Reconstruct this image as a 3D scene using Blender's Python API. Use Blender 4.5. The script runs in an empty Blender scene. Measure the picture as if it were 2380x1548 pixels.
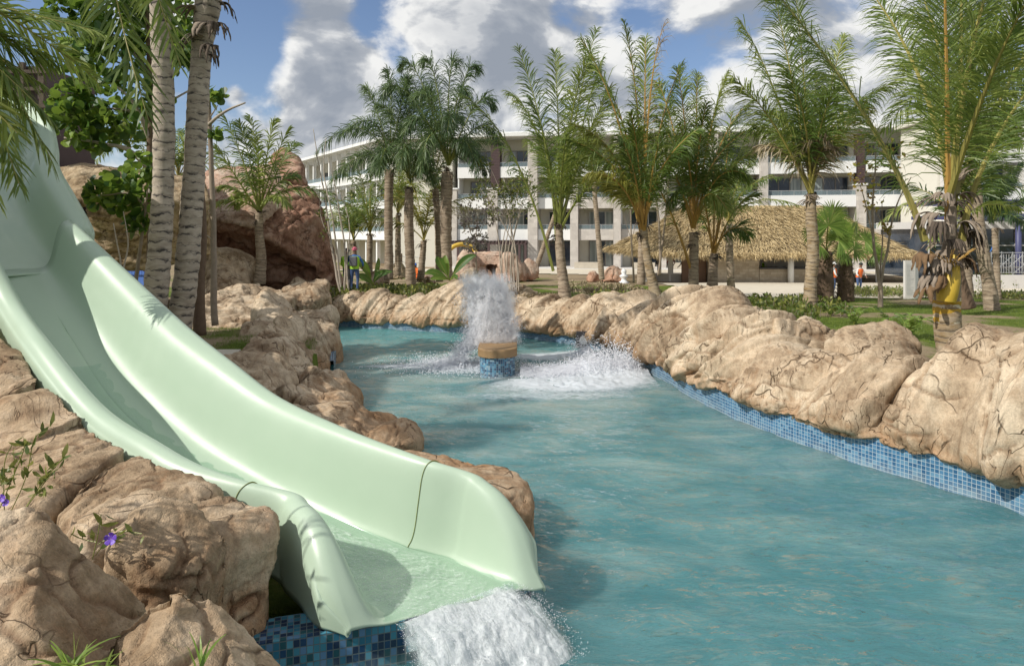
import bpy, bmesh, math, random
import numpy as np
from mathutils import Vector, Matrix

# ------------------------------------------------------------------ camera, sky, sun, exposure
SC = bpy.context.scene
COL = SC.collection
F, CX, HY, H = 1587.0, 1190.0, 545.0, 3.5
cam_d = bpy.data.cameras.new("camera"); cam = bpy.data.objects.new("camera", cam_d); COL.objects.link(cam)
cam.location = (0, 0, H); cam.rotation_euler = (math.radians(90), 0, 0)
cam_d.sensor_width = 36; cam_d.lens = 36*F/2380; cam_d.shift_y = (HY-774)/2380.0
cam_d.clip_start = 0.05; cam_d.clip_end = 3000
SC.camera = cam
SC.view_settings.view_transform = 'Standard'; SC.view_settings.look = 'None'
SC.view_settings.gamma = 1.0; SC.view_settings.exposure = 0.0
SC.cycles.max_bounces = 8; SC.cycles.transparent_max_bounces = 48
SC.cycles.sample_clamp_indirect = 4

TO_SUN = Vector((-0.68, -0.38, 0.66)).normalized()
SUN_EL = math.asin(TO_SUN.z)
sun_d = bpy.data.lights.new("sun", 'SUN'); sun_d.energy = 4.3; sun_d.angle = math.radians(0.5); sun_d.color = (1, .95, .87)
sun = bpy.data.objects.new("sun", sun_d); COL.objects.link(sun); sun.location = (-20, -20, 30)
sun.rotation_euler = TO_SUN.to_track_quat('Z', 'Y').to_euler()

def px_dir(px, py): return ((px-CX)/F, 1.0, (HY-py)/F)

world = bpy.data.worlds.new("World"); SC.world = world; world.use_nodes = True
def build_world():
    nt = world.node_tree; nt.nodes.clear(); L = nt.links; nn = nt.nodes.new
    out = nn('ShaderNodeOutputWorld'); bg = nn('ShaderNodeBackground'); L.new(bg.outputs[0], out.inputs[0])
    sky = nn('ShaderNodeTexSky'); sky.sky_type = 'NISHITA'; sky.sun_disc = False
    sky.sun_elevation = SUN_EL; sky.sun_rotation = math.atan2(TO_SUN.x, TO_SUN.y)
    sky.air_density = 1.0; sky.dust_density = 0.6; sky.ozone_density = 2.2
    bg.inputs[1].default_value = 0.125
    tc = nn('ShaderNodeTexCoord')
    def M(op, a, b=None, c=None, clamp=False):
        n = nn('ShaderNodeMath'); n.operation = op; n.use_clamp = clamp
        for i, v in enumerate((a, b, c)):
            if v is None: continue
            if isinstance(v, (int, float)): n.inputs[i].default_value = v
            else: L.new(v, n.inputs[i])
        return n.outputs[0]
    def V(op, a, b):
        n = nn('ShaderNodeVectorMath'); n.operation = op
        for i, v in enumerate((a, b)):
            if isinstance(v, tuple): n.inputs[i].default_value = v
            else: L.new(v, n.inputs[i])
        return n
    d = tc.outputs['Generated']
    def noise(vec, scale, detail, rough=.55, dist=0.0):
        n = nn('ShaderNodeTexNoise'); n.inputs['Scale'].default_value = scale; n.inputs['Detail'].default_value = detail
        n.inputs['Roughness'].default_value = rough; n.inputs['Distortion'].default_value = dist
        L.new(vec, n.inputs['Vector']); return n.outputs[0]
    sq = V('MULTIPLY', d, (1, 1, 1.5)).outputs[0]
    n1 = noise(sq, 6.5, 9, .58, .25)
    off = V('ADD', sq, (-.030, -.0, .040)).outputs[0]
    n2 = noise(off, 6.5, 4, .5, .25)
    n3 = noise(sq, 15, 6, .55, .1)
    cov = M('ADD', M('MULTIPLY', n1, 1.0), M('MULTIPLY', M('SUBTRACT', n3, .5), .22))
    blobs = [((560, 170), .055, -.42), ((600, 60), .06, -.25), ((860, 45), .030, -.28), ((930, 130), .028, -.24),
             ((640, 270), .02, -.15), ((1300, 5), .03, -.2), ((1560, 150), .06, -.16), ((160, 150), .10, -.35),
             ((790, 190), .055, .22), ((680, 120), .03, .18), ((1120, 90), .11, .22), ((720, 350), .10, .16),
             ((545, 215), .018, .35), ((1720, 330), .09, .08), ((1450, 60), .05, .05), ((740, 30), .04, .15), ((850, 300), .05, .12), ((2000, 200), .12, .1), ((1480, 15), .04, -.2)]
    for (p, r, a) in blobs:
        v = Vector(px_dir(*p)).normalized()
        dn = V('DISTANCE', d, tuple(v)); q = M('DIVIDE', dn.outputs['Value'], r)
        g = M('POWER', 2.718, M('MULTIPLY', M('MULTIPLY', q, q), -1.0))
        cov = M('ADD', cov, M('MULTIPLY', g, a))
    mask = nn('ShaderNodeMapRange'); mask.interpolation_type = 'SMOOTHSTEP'
    mask.inputs['From Min'].default_value = .30; mask.inputs['From Max'].default_value = .52; L.new(cov, mask.inputs[0])
    lit = M('ADD', M('MULTIPLY', M('SUBTRACT', n1, n2), 5.0), .62, clamp=True)
    dens = nn('ShaderNodeMapRange'); dens.inputs['From Min'].default_value = .50; dens.inputs['From Max'].default_value = .85; L.new(cov, dens.inputs[0])
    lit2 = M('SUBTRACT', lit, M('MULTIPLY', dens.outputs[0], .40), clamp=True)
    ramp = nn('ShaderNodeValToRGB'); e = ramp.color_ramp.elements
    e[0].position = 0.05; e[0].color = (2.5, 2.8, 3.3, 1); e[1].position = .9; e[1].color = (7.2, 7.2, 7.1, 1)
    m_ = ramp.color_ramp.elements.new(.45); m_.color = (3.4, 3.65, 4.05, 1)
    L.new(lit2, ramp.inputs[0])
    skc = nn('ShaderNodeMix'); skc.data_type = 'RGBA'; skc.blend_type = 'MULTIPLY'; skc.inputs[0].default_value = 1
    L.new(sky.outputs[0], skc.inputs[6]); skc.inputs[7].default_value = (.92, .90, .95, 1)
    mix = nn('ShaderNodeMix'); mix.data_type = 'RGBA'; L.new(mask.outputs[0], mix.inputs[0])
    L.new(skc.outputs[2], mix.inputs[6]); L.new(ramp.outputs[0], mix.inputs[7]); L.new(mix.outputs[2], bg.inputs[0])
build_world()

# ------------------------------------------------------------------ small maths
def P(px, py, D): return np.array([(px-CX)/F*D, D, H-(py-HY)/F*D])
def G(px, py, z=0.0):
    D = F*(H-z)/(py-HY); return np.array([(px-CX)/F*D, D, z])
_rs = np.random.RandomState(7)
_TAB = _rs.rand(64, 64, 64).astype(np.float32)
_JIT = _rs.rand(32, 32, 32, 6).astype(np.float32)
def vnoise(p):
    i = np.floor(p).astype(int); f = p-i; f = f*f*(3-2*f); o = np.zeros(len(p))
    for a in (0, 1):
        for b in (0, 1):
            for c in (0, 1):
                w = (f[:, 0] if a else 1-f[:, 0])*(f[:, 1] if b else 1-f[:, 1])*(f[:, 2] if c else 1-f[:, 2])
                o += w*_TAB[(i[:, 0]+a) & 63, (i[:, 1]+b) & 63, (i[:, 2]+c) & 63]
    return o*2-1
_Q = np.linalg.qr(np.random.RandomState(5).normal(0, 1, (3, 3)))[0]
def lnoise(p):
    """piecewise linear noise: flat facets that meet in creases"""
    p = p@_Q; i = np.floor(p).astype(int); f = p-i; o = np.argsort(-f, axis=1); fs_ = np.take_along_axis(f, o, 1); n = np.arange(len(p))
    c = i.copy(); v = _TAB[c[:, 0] & 63, c[:, 1] & 63, c[:, 2] & 63]*(1-fs_[:, 0])
    for k in range(3):
        c[n, o[:, k]] += 1; w = fs_[:, k]-(fs_[:, k+1] if k < 2 else 0); v = v+_TAB[c[:, 0] & 63, c[:, 1] & 63, c[:, 2] & 63]*w
    return v*2-1
def fbm(p, oct=4, gain=.5, lac=2.03):
    o = np.zeros(len(p)); a = 1.0; q = np.array(p, float)
    for k in range(oct):
        o += a*vnoise(q+k*17.3); a *= gain; q = q*lac
    return o
def ridged(p, oct=4):
    o = np.zeros(len(p)); a = 1.0; q = np.array(p, float)
    for k in range(oct):
        o += a*(1-np.abs(vnoise(q+k*11.7))*2); a *= .5; q = q*2.05
    return o/1.9
def worley(p):
    i = np.floor(p).astype(int); f1 = np.full(len(p), 9.0); f2 = np.full(len(p), 9.0)
    rel = np.zeros((len(p), 3)); idv = np.zeros((len(p), 3))
    for a in (-1, 0, 1):
        for b in (-1, 0, 1):
            for c in (-1, 0, 1):
                j = i+np.array([a, b, c]); r = _JIT[j[:, 0] & 31, j[:, 1] & 31, j[:, 2] & 31]
                dv = p-(j+r[:, :3]); d = np.sqrt((dv**2).sum(1))
                n = d < f1
                f2 = np.where(n, f1, np.minimum(f2, d)); f1 = np.where(n, d, f1)
                rel[n] = dv[n]; idv[n] = r[n, 3:]
    return f1, f2, rel, idv
def smooth(a, b, x): t = np.clip((x-a)/(b-a), 0, 1); return t*t*(3-2*t)
def nrm(v): v = np.asarray(v, float); return v/(np.linalg.norm(v, axis=-1, keepdims=True)+1e-12)
def catmull(pts, n):
    """n points per span through pts (k x m)"""
    pts = np.asarray(pts, float); Q = np.vstack([2*pts[0]-pts[1], pts, 2*pts[-1]-pts[-2]]); out = []
    for i in range(1, len(Q)-2):
        for t in np.linspace(0, 1, n, endpoint=False):
            out.append(.5*((2*Q[i])+(Q[i+1]-Q[i-1])*t+(2*Q[i-1]-5*Q[i]+4*Q[i+1]-Q[i+2])*t*t+(-Q[i-1]+3*Q[i]-3*Q[i+1]+Q[i+2])*t**3))
    out.append(pts[-1]); return np.array(out)
def resample(c, step, k=3):
    d = np.r_[0, np.cumsum(np.linalg.norm(np.diff(c[:, :k], axis=0), axis=1))]
    n = max(2, int(d[-1]/step)+1); s = np.linspace(0, d[-1], n)
    return np.stack([np.interp(s, d, c[:, j]) for j in range(c.shape[1])], 1), s

# ------------------------------------------------------------------ objects
def tag(o, label=None, cat=None, group=None, kind=None):
    if label: o['label'] = label
    if cat: o['category'] = cat
    if group: o['group'] = group
    if kind: o['kind'] = kind
    return o
def thing(name, label, cat, loc, group=None):
    o = bpy.data.objects.new(name, None); COL.objects.link(o); o.location = tuple(float(v) for v in loc); o.empty_display_size = .2
    return tag(o, label, cat, group)
def wloc(o):
    v = np.zeros(3)
    while o is not None: v += np.array(o.location); o = o.parent
    return v
class MB:
    def __init__(s): s.v = []; s.f = []; s.m = []; s.n = 0; s.at = {}; s.uv = []
    def add(s, v, f, m=0, **at):
        v = np.asarray(v, float).reshape(-1, 3); f = list(map(tuple, (np.asarray(f)+s.n).tolist())) if not isinstance(f, list) else [tuple(int(i)+s.n for i in q) for q in f]
        for k in set(list(s.at)+list(at)):
            if k not in s.at: s.at[k] = [np.zeros(s.n)]
            a = at.get(k, 0.0); s.at[k].append(np.broadcast_to(np.asarray(a, float), (len(v),)))
        s.v.append(v); s.f += f; s.m += ([m]*len(f) if isinstance(m, int) else list(m)); s.n += len(v); return s
    def box(s, x0, x1, y0, y1, z0, z1, m=0, fr=None):
        v = np.array([[x, y, z] for z in (z0, z1) for y in (y0, y1) for x in (x0, x1)], float)
        if fr is not None: v = fr(v)
        return s.add(v, [(0, 2, 3, 1), (4, 5, 7, 6), (0, 1, 5, 4), (2, 6, 7, 3), (0, 4, 6, 2), (1, 3, 7, 5)], m)
    def tube(s, pts, r, n=8, m=0, cap=True, **at):
        pts = np.asarray(pts, float); r = np.broadcast_to(np.asarray(r, float), (len(pts),))
        T = nrm(np.gradient(pts, axis=0)); ref = np.array([0, 0, 1.0]) if abs(T[:, 2]).mean() < .8 else np.array([1.0, 0, 0])
        A = nrm(np.cross(T, ref)); B = np.cross(T, A); an = np.linspace(0, 2*np.pi, n, endpoint=False)
        v = pts[:, None]+r[:, None, None]*(np.cos(an)[None, :, None]*A[:, None]+np.sin(an)[None, :, None]*B[:, None])
        k = len(pts); i, j = np.meshgrid(np.arange(k-1), np.arange(n), indexing='ij'); a = (i*n+j).ravel(); b = (i*n+(j+1) % n).ravel()
        f = np.stack([a, b, b+n, a+n], 1).tolist()
        if cap: f = f+[list(range(n))[::-1], list(range((k-1)*n, k*n))]
        at = {q: (np.repeat(w, n) if np.ndim(w) else w) for q, w in at.items()}
        return s.add(v.reshape(-1, 3), [tuple(q) for q in f], m, **at)
    def grid(s, V, m=0, closed=False, flip=False, **at):
        a, b = V.shape[:2]; i, j = np.meshgrid(np.arange(a-1), np.arange(b if closed else b-1), indexing='ij')
        p = (i*b+j).ravel(); q = (i*b+(j+1) % b).ravel(); f = np.stack([p, q, q+b, p+b], 1)
        if flip: f = f[:, ::-1]
        return s.add(V.reshape(-1, 3), f, m, **{k: (np.asarray(w).ravel() if np.ndim(w) else w) for k, w in at.items()})
    def build(s, name, mats, parent=None, smooth=False, label=None, cat=None, group=None, kind=None, solid=0):
        me = bpy.data.meshes.new(name); v = np.vstack(s.v)
        if parent is not None: v = v-wloc(parent)
        me.from_pydata(v.tolist(), [], s.f)
        for m in (mats if isinstance(mats, (list, tuple)) else [mats]): me.materials.append(m)
        if max(s.m) > 0: me.polygons.foreach_set('material_index', np.array(s.m, dtype=np.int32))
        for k, w in s.at.items():
            a = me.attributes.new(k, 'FLOAT', 'POINT'); a.data.foreach_set('value', np.concatenate(w).astype(np.float32))
        if smooth: me.polygons.foreach_set('use_smooth', np.ones(len(me.polygons), dtype=bool))
        me.validate(); me.update()
        o = bpy.data.objects.new(name, me); COL.objects.link(o)
        if parent is not None: o.parent = parent
        if solid:
            q = o.modifiers.new("solid", 'SOLIDIFY'); q.thickness = solid; q.offset = -1
        return tag(o, label, cat, group, kind)

# ------------------------------------------------------------------ materials
class NM:
    def __init__(s, name):
        s.mat = bpy.data.materials.new(name); s.mat.use_nodes = True; s.nt = s.mat.node_tree; s.nt.nodes.clear()
        s.out = s.nt.nodes.new('ShaderNodeOutputMaterial'); s.L = s.nt.links
    def n(s, t, **kw):
        n = s.nt.nodes.new(t)
        for k, v in kw.items(): setattr(n, k, v)
        return n
    def put(s, sock, v):
        if isinstance(v, (int, float)): sock.default_value = v
        elif isinstance(v, tuple): sock.default_value = v if len(v) == len(sock.default_value) else (*v, 1)[:len(sock.default_value)]
        else: s.L.new(v, sock)
    def coord(s, kind='Object', scale=(1, 1, 1), rot=(0, 0, 0)):
        tc = s.n('ShaderNodeTexCoord'); mp = s.n('ShaderNodeMapping'); mp.inputs['Scale'].default_value = scale; mp.inputs['Rotation'].default_value = rot
        s.L.new(tc.outputs[kind], mp.inputs[0]); return mp.outputs[0]
    def pos(s, scale=(1, 1, 1), rot=(0, 0, 0)):
        g = s.n('ShaderNodeNewGeometry'); mp = s.n('ShaderNodeMapping'); mp.inputs['Scale'].default_value = scale; mp.inputs['Rotation'].default_value = rot
        s.L.new(g.outputs['Position'], mp.inputs[0]); return mp.outputs[0]
    def noise(s, vec, scale, detail=4, rough=.5, dist=0, col=False):
        n = s.n('ShaderNodeTexNoise'); s.put(n.inputs['Vector'], vec); s.put(n.inputs['Scale'], scale); n.inputs['Detail'].default_value = detail
        n.inputs['Roughness'].default_value = rough; n.inputs['Distortion'].default_value = dist; return n.outputs[1 if col else 0]
    def vor(s, vec, scale, feature='F1', rnd=1.0):
        n = s.n('ShaderNodeTexVoronoi', feature=feature); s.put(n.inputs['Vector'], vec); n.inputs['Scale'].default_value = scale; n.inputs['Randomness'].default_value = rnd; return n
    def ramp(s, fac, stops, interp='LINEAR'):
        n = s.n('ShaderNodeValToRGB'); s.put(n.inputs[0], fac); cr = n.color_ramp; cr.interpolation = interp
        while len(cr.elements) < len(stops): cr.elements.new(.5)
        for e, (p, c) in zip(cr.elements, stops): e.position = p; e.color = (*c, 1) if isinstance(c, tuple) else (c, c, c, 1)
        return n.outputs[0]
    def m(s, op, a, b=0.0, clamp=False):
        n = s.n('ShaderNodeMath', operation=op, use_clamp=clamp); s.put(n.inputs[0], a); s.put(n.inputs[1], b); return n.outputs[0]
    def mix(s, fac, a, b, blend='MIX'):
        n = s.n('ShaderNodeMix', data_type='RGBA', blend_type=blend); s.put(n.inputs[0], fac); s.put(n.inputs[6], a); s.put(n.inputs[7], b); return n.outputs[2]
    def attr(s, name): n = s.n('ShaderNodeAttribute', attribute_name=name); return n.outputs['Fac']
    def rng(s, v, a, b, c=0.0, d=1.0):
        n = s.n('ShaderNodeMapRange'); s.put(n.inputs[0], v)
        for i, x in enumerate((a, b, c, d)): n.inputs[1+i].default_value = x
        return n.outputs[0]
    def bump(s, h, strength=.5, dist=.02, normal=None):
        n = s.n('ShaderNodeBump'); s.put(n.inputs['Height'], h); n.inputs['Strength'].default_value = strength; n.inputs['Distance'].default_value = dist
        if normal is not None: s.L.new(normal, n.inputs['Normal'])
        return n.outputs[0]
    def pbr(s, col, rough=.6, normal=None, **kw):
        b = s.n('ShaderNodeBsdfPrincipled'); s.put(b.inputs['Base Color'], col); s.put(b.inputs['Roughness'], rough)
        if normal is not None: s.L.new(normal, b.inputs['Normal'])
        for k, v in kw.items(): s.put(b.inputs[k.replace('_', ' ')], v)
        return b.outputs[0]
    def sh(s, kind, **kw):
        n = s.n('ShaderNodeBsdf'+kind)
        for k, v in kw.items(): s.put(n.inputs[k], v)
        return n.outputs[0]
    def mixs(s, fac, a, b):
        n = s.n('ShaderNodeMixShader'); s.put(n.inputs[0], fac); s.L.new(a, n.inputs[1]); s.L.new(b, n.inputs[2]); return n.outputs[0]
    def done(s, shader): s.L.new(shader, s.out.inputs[0]); return s.mat

def plain(name, col, rough=.6, var=.12, scale=3.0, bump=.15, **kw):
    k = NM(name); c = k.pos(); n = k.noise(c, scale, 5, .6)
    cc = k.mix(n, tuple(x*(1-var) for x in col), tuple(min(1, x*(1+var)) for x in col))
    return k.done(k.pbr(cc, rough, k.bump(k.noise(c, scale*12, 3), bump, .01), **kw))

def rock_mat(name, c1, c2, c3, stain, fine=1.0, grit=1.0):
    k = NM(name); c = k.pos()
    big = k.noise(c, .9, 5, .6, .4); mid = k.noise(c, 4.5, 6, .65, .3); fin = k.noise(c, 38*fine, 4, .7)
    col = k.ramp(k.m('ADD', k.m('MULTIPLY', big, .65), k.m('MULTIPLY', mid, .35)), [(.38, c1), (.49, c2), (.60, c3)])
    st = k.rng(k.noise(k.pos((1, 1, .45)), 1.7, 6, .7, .6), .55, .72)
    col = k.mix(k.m('MULTIPLY', st, .55), col, stain)
    sz = k.n('ShaderNodeSeparateXYZ'); k.L.new(c, sz.inputs[0]); wet = k.rng(k.m('ADD', sz.outputs[2], k.m('MULTIPLY', k.m('SUBTRACT', mid, .5), .9)), .40, .78, 1, 0); col = k.mix(k.m('MULTIPLY', wet, .55), col, tuple(x*1.15 for x in stain))
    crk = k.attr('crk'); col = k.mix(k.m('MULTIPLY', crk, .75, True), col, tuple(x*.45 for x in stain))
    wp = k.noise(c, 1.6, 3, .5, col=True); ww = k.n('ShaderNodeVectorMath', operation='ADD'); k.L.new(c, ww.inputs[0])
    sc = k.n('ShaderNodeVectorMath', operation='SCALE'); k.L.new(wp, sc.inputs[0]); sc.inputs[3].default_value = .55; k.L.new(sc.outputs[0], ww.inputs[1])
    vv = k.vor(ww.outputs[0], 1.25, 'DISTANCE_TO_EDGE').outputs[0]
    hair = k.rng(vv, .0, .018, 1, 0); gate = k.rng(k.noise(c, 1.3, 2), .50, .60)
    hair = k.m('MULTIPLY', hair, gate)
    col = k.mix(k.m('MULTIPLY', hair, .8), col, tuple(x*.3 for x in stain))
    pit = k.rng(k.vor(c, 55*fine).outputs[0], .0, .35, 0, 1)
    sp = k.ramp(fin, [(.3, .78), (.6, 1.10)]); col = k.mix(1.0, col, sp, 'MULTIPLY')
    ln = k.noise(k.pos((1, 1, .25), (.3, .45, 0)), 1.9, 4, .5, .7); lf = k.m('FRACT', k.m('MULTIPLY', ln, 9.0)); ll = k.rng(k.m('ABSOLUTE', k.m('SUBTRACT', lf, .5)), 0, .045, 1, 0); ll = k.m('MULTIPLY', ll, k.rng(k.noise(c, 1.1, 3), .46, .56)); col = k.mix(k.m('MULTIPLY', ll, .75), col, tuple(x*.35 for x in stain)); gr = k.noise(k.pos((1, 1, .22), (.25, .35, 0)), 9, 5, .65, .5); col = k.mix(1.0, col, k.ramp(gr, [(.32, .80), (.5, 1.0), (.68, 1.12)]), 'MULTIPLY')
    h = k.m('ADD', k.m('ADD', k.m('MULTIPLY', gr, .9), k.m('MULTIPLY', ll, -1.1)), k.m('ADD', k.m('MULTIPLY', mid, .22), k.m('ADD', k.m('MULTIPLY', fin, .30*grit), k.m('MULTIPLY', hair, -1.0))))
    h = k.m('ADD', h, k.m('MULTIPLY', pit, .08*grit))
    return k.done(k.pbr(col, .88, k.bump(h, .75, .035), Specular_IOR_Level=.25))

M = {}
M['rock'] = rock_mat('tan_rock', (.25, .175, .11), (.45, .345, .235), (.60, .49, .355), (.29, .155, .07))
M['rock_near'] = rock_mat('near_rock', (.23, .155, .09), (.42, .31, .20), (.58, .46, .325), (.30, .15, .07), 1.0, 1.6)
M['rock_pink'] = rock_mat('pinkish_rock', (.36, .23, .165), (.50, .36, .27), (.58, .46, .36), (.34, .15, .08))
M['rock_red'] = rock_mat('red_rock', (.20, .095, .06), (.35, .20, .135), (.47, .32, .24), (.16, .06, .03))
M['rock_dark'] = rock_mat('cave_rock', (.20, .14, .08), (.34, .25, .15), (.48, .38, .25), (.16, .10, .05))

def leaf_mat(name, dark, mid, light, scale=.8, transl=.35, rough=.45):
    k = NM(name); a = k.attr('rnd'); n = k.noise(k.pos(), scale, 3)
    fac = k.m('ADD', k.m('MULTIPLY', a, .62), k.m('MULTIPLY', n, .45))
    col = k.ramp(fac, [(.22, dark), (.5, mid), (.85, light)])
    p = k.pbr(col, rough, Specular_IOR_Level=.45)
    t = k.sh('Translucent', Color=k.mix(.5, col, tuple(min(1, x*1.5) for x in light)))
    return k.done(k.mixs(transl, p, t))
M['coco'] = leaf_mat('coconut_leaflets', (.030, .070, .014), (.105, .175, .028), (.36, .40, .10))
M['coco_y'] = leaf_mat('yellowing_leaflets', (.06, .09, .018), (.20, .22, .035), (.42, .36, .09))
M['queen'] = leaf_mat('feathery_leaflets', (.022, .052, .020), (.065, .120, .040), (.19, .26, .10))
M['dry'] = leaf_mat('dry_leaflets', (.10, .075, .04), (.25, .19, .11), (.45, .37, .24), transl=.15)
M['fan'] = leaf_mat('fan_leaflets', (.05, .10, .02), (.14, .24, .04), (.34, .42, .10))
M['broad'] = leaf_mat('broad_leaves', (.012, .045, .010), (.045, .125, .016), (.24, .34, .05), 1.5)
M['shrub'] = leaf_mat('shrub_leaves', (.03, .06, .012), (.10, .15, .03), (.30, .30, .08), 2.0)
M['grass'] = leaf_mat('grass_blades', (.05, .09, .012), (.12, .19, .025), (.24, .30, .06), 1.2, .3)
M['stalk'] = plain('frond_stalk', (.30, .26, .07), .45, .35, 2.5)
M['stalk_g'] = plain('green_stalk', (.22, .24, .05), .45, .3, 2.5)
M['stalk_o'] = plain('orange_stalk', (.40, .235, .06), .45, .25, 2.5)
M['bark'] = plain('thin_bark', (.30, .24, .18), .85, .4, 9, .5)
M['bark_pale'] = plain('pale_bark', (.42, .36, .29), .85, .35, 9, .5)
M['bark_dk'] = plain('dark_bark', (.15, .10, .065), .9, .5, 9, .7)
M['sheath'] = plain('dry_sheath', (.27, .215, .165), .9, .45, 6, .8)
M['sheath_d'] = plain('dark_sheath', (.10, .075, .055), .9, .5, 6, .8)
M['fibre'] = plain('brown_fibre', (.20, .12, .06), .95, .5, 14, 1.0)
M['yellow'] = plain('yellow_sheath', (.52, .36, .04), .5, .3, 5, .2)

def trunk_mat(name, c_light, c_mid, c_dark, freq=9.0, dark_amt=.5, dist=1.0):
    k = NM(name); ln = k.attr('len'); c = k.pos()
    wob = k.noise(k.pos((1, 1, 1)), 5.0, 3); u = k.m('ADD', k.m('MULTIPLY', ln, freq), k.m('MULTIPLY', wob, dist))
    fr = k.m('FRACT', u); ring = k.rng(fr, .0, .14, 1, 0)
    big = k.noise(k.pos((1, 1, 3)), 3.0, 5, .65, .4)
    col = k.ramp(big, [(.32, c_mid), (.62, c_light)])
    blot = k.rng(k.noise(k.pos((1, 1, 3.0)), 3.6, 4, .6), .46, .54)
    top = k.rng(fr, .10, .55, 1, 0)
    col = k.mix(k.m('MULTIPLY', k.m('MULTIPLY', blot, top), dark_amt), col, c_dark)
    col = k.mix(k.m('MULTIPLY', ring, .6), col, tuple(min(1, x*1.25) for x in c_light))
    edge = k.rng(fr, .14, .20, 1, 0); edge = k.m('SUBTRACT', edge, ring, True)
    col = k.mix(k.m('MULTIPLY', edge, .5), col, tuple(x*.8 for x in c_dark))
    fib = k.noise(k.pos((1, 1, .12)), 60, 3)
    h = k.m('ADD', k.m('MULTIPLY', ring, .8), k.m('ADD', k.m('MULTIPLY', fib, .35), k.m('MULTIPLY', big, .8)))
    return k.done(k.pbr(col, .85, k.bump(h, .7, .02), Specular_IOR_Level=.2))
M['trunk_big'] = trunk_mat('ringed_trunk', (.50, .43, .35), (.33, .275, .22), (.03, .028, .03), 5.2, 1.0, 1.3)
M['trunk'] = trunk_mat('palm_trunk', (.42, .34, .25), (.22, .16, .11), (.07, .05, .035), 7, .7)
M['trunk_y'] = trunk_mat('yellow_ringed_trunk', (.42, .34, .24), (.25, .17, .08), (.045, .035, .025), 9, .85)

def ring_y():
    k = NM('yellow_and_white_rings'); ln = k.attr('len'); u = k.m('ADD', k.m('MULTIPLY', ln, 7.5), k.m('MULTIPLY', k.noise(k.pos(), 5, 3), 1.3)); f = k.m('FRACT', u)
    col = k.mix(k.m('GREATER_THAN', f, .62), (.46, .28, .03), (.62, .55, .42)); col = k.mix(k.rng(f, .0, .08, 1, 0), col, (.10, .07, .03)); return k.done(k.pbr(col, .6, k.bump(f, .5, .02)))
M['ringy'] = ring_y()
def slide_mat():
    k = NM('slide_gelcoat'); c = k.pos()
    n = k.noise(c, 1.5, 4, .6); col = k.mix(n, (.395, .51, .385), (.44, .545, .42))
    sp = k.rng(k.vor(c, 11).outputs[0], .02, .035, 1, 0); g = k.rng(k.noise(c, 3, 2), .55, .6); col = k.mix(k.m('MULTIPLY', k.m('MULTIPLY', sp, g), .6), col, (.12, .15, .1))
    return k.done(k.pbr(col, k.ramp(k.noise(c, 5, 4), [(.3, .32), (.7, .46)]), k.bump(k.noise(c, 2.2, 2), .08, .05), Coat_Weight=.22, Coat_Roughness=.10))
M['slide'] = slide_mat()

def tile_mat(name, cols, grout, size=.05, rough=.18):
    k = NM(name); u = k.attr('tu'); v = k.attr('tv')
    su = k.m('DIVIDE', u, size); sv = k.m('DIVIDE', v, size)
    fu = k.m('FRACT', su); fv = k.m('FRACT', sv)
    def ed(f): return k.m('MAXIMUM', k.rng(f, .0, .1, 1, 0), k.rng(f, .9, 1, 0, 1))
    g = k.m('GREATER_THAN', k.m('MAXIMUM', ed(fu), ed(fv)), .35)
    cb = k.n('ShaderNodeCombineXYZ'); k.put(cb.inputs[0], k.m('FLOOR', su)); k.put(cb.inputs[1], k.m('FLOOR', sv))
    wn = k.n('ShaderNodeTexWhiteNoise', noise_dimensions='3D'); k.L.new(cb.outputs[0], wn.inputs['Vector'])
    n = len(cols); col = k.ramp(wn.outputs[0], [(i/n, c) for i, c in enumerate(cols)], 'CONSTANT')
    big = k.noise(k.pos(), 1.2, 3); col = k.mix(1, col, k.ramp(big, [(.3, .8), (.7, 1.15)]), 'MULTIPLY')
    col = k.mix(g, col, grout); sz = k.n('ShaderNodeSeparateXYZ'); k.L.new(k.pos(), sz.inputs[0]); wl = k.m('MULTIPLY', k.rng(sz.outputs[2], .02, .16, 1, 0), k.rng(k.noise(k.pos((1, 1, .3)), 5, 4, .7), .35, .6)); col = k.mix(k.m('MULTIPLY', wl, .35), col, (.40, .44, .42))
    return k.done(k.pbr(col, k.m('ADD', k.m('MULTIPLY', g, .5), rough), k.bump(k.m('SUBTRACT', 1.0, g), .4, .004)))
M['tile'] = tile_mat('blue_mosaic', [(.028, .10, .20), (.045, .14, .25), (.07, .18, .30), (.035, .115, .22), (.11, .23, .34), (.05, .15, .27)], (.34, .40, .44), .058)
M['tile_dk'] = tile_mat('dark_mosaic', [(.015, .05, .12), (.03, .14, .22), (.05, .20, .28), (.02, .08, .10), (.08, .26, .36), (.015, .03, .07), (.10, .20, .34)], (.11, .14, .15), .05)
M['tile_isl'] = tile_mat('island_mosaic', [(.02, .07, .16), (.05, .17, .30), (.08, .26, .40), (.03, .10, .16), (.14, .30, .44), (.02, .05, .12), (.26, .38, .46)], (.22, .28, .32), .052)

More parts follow.
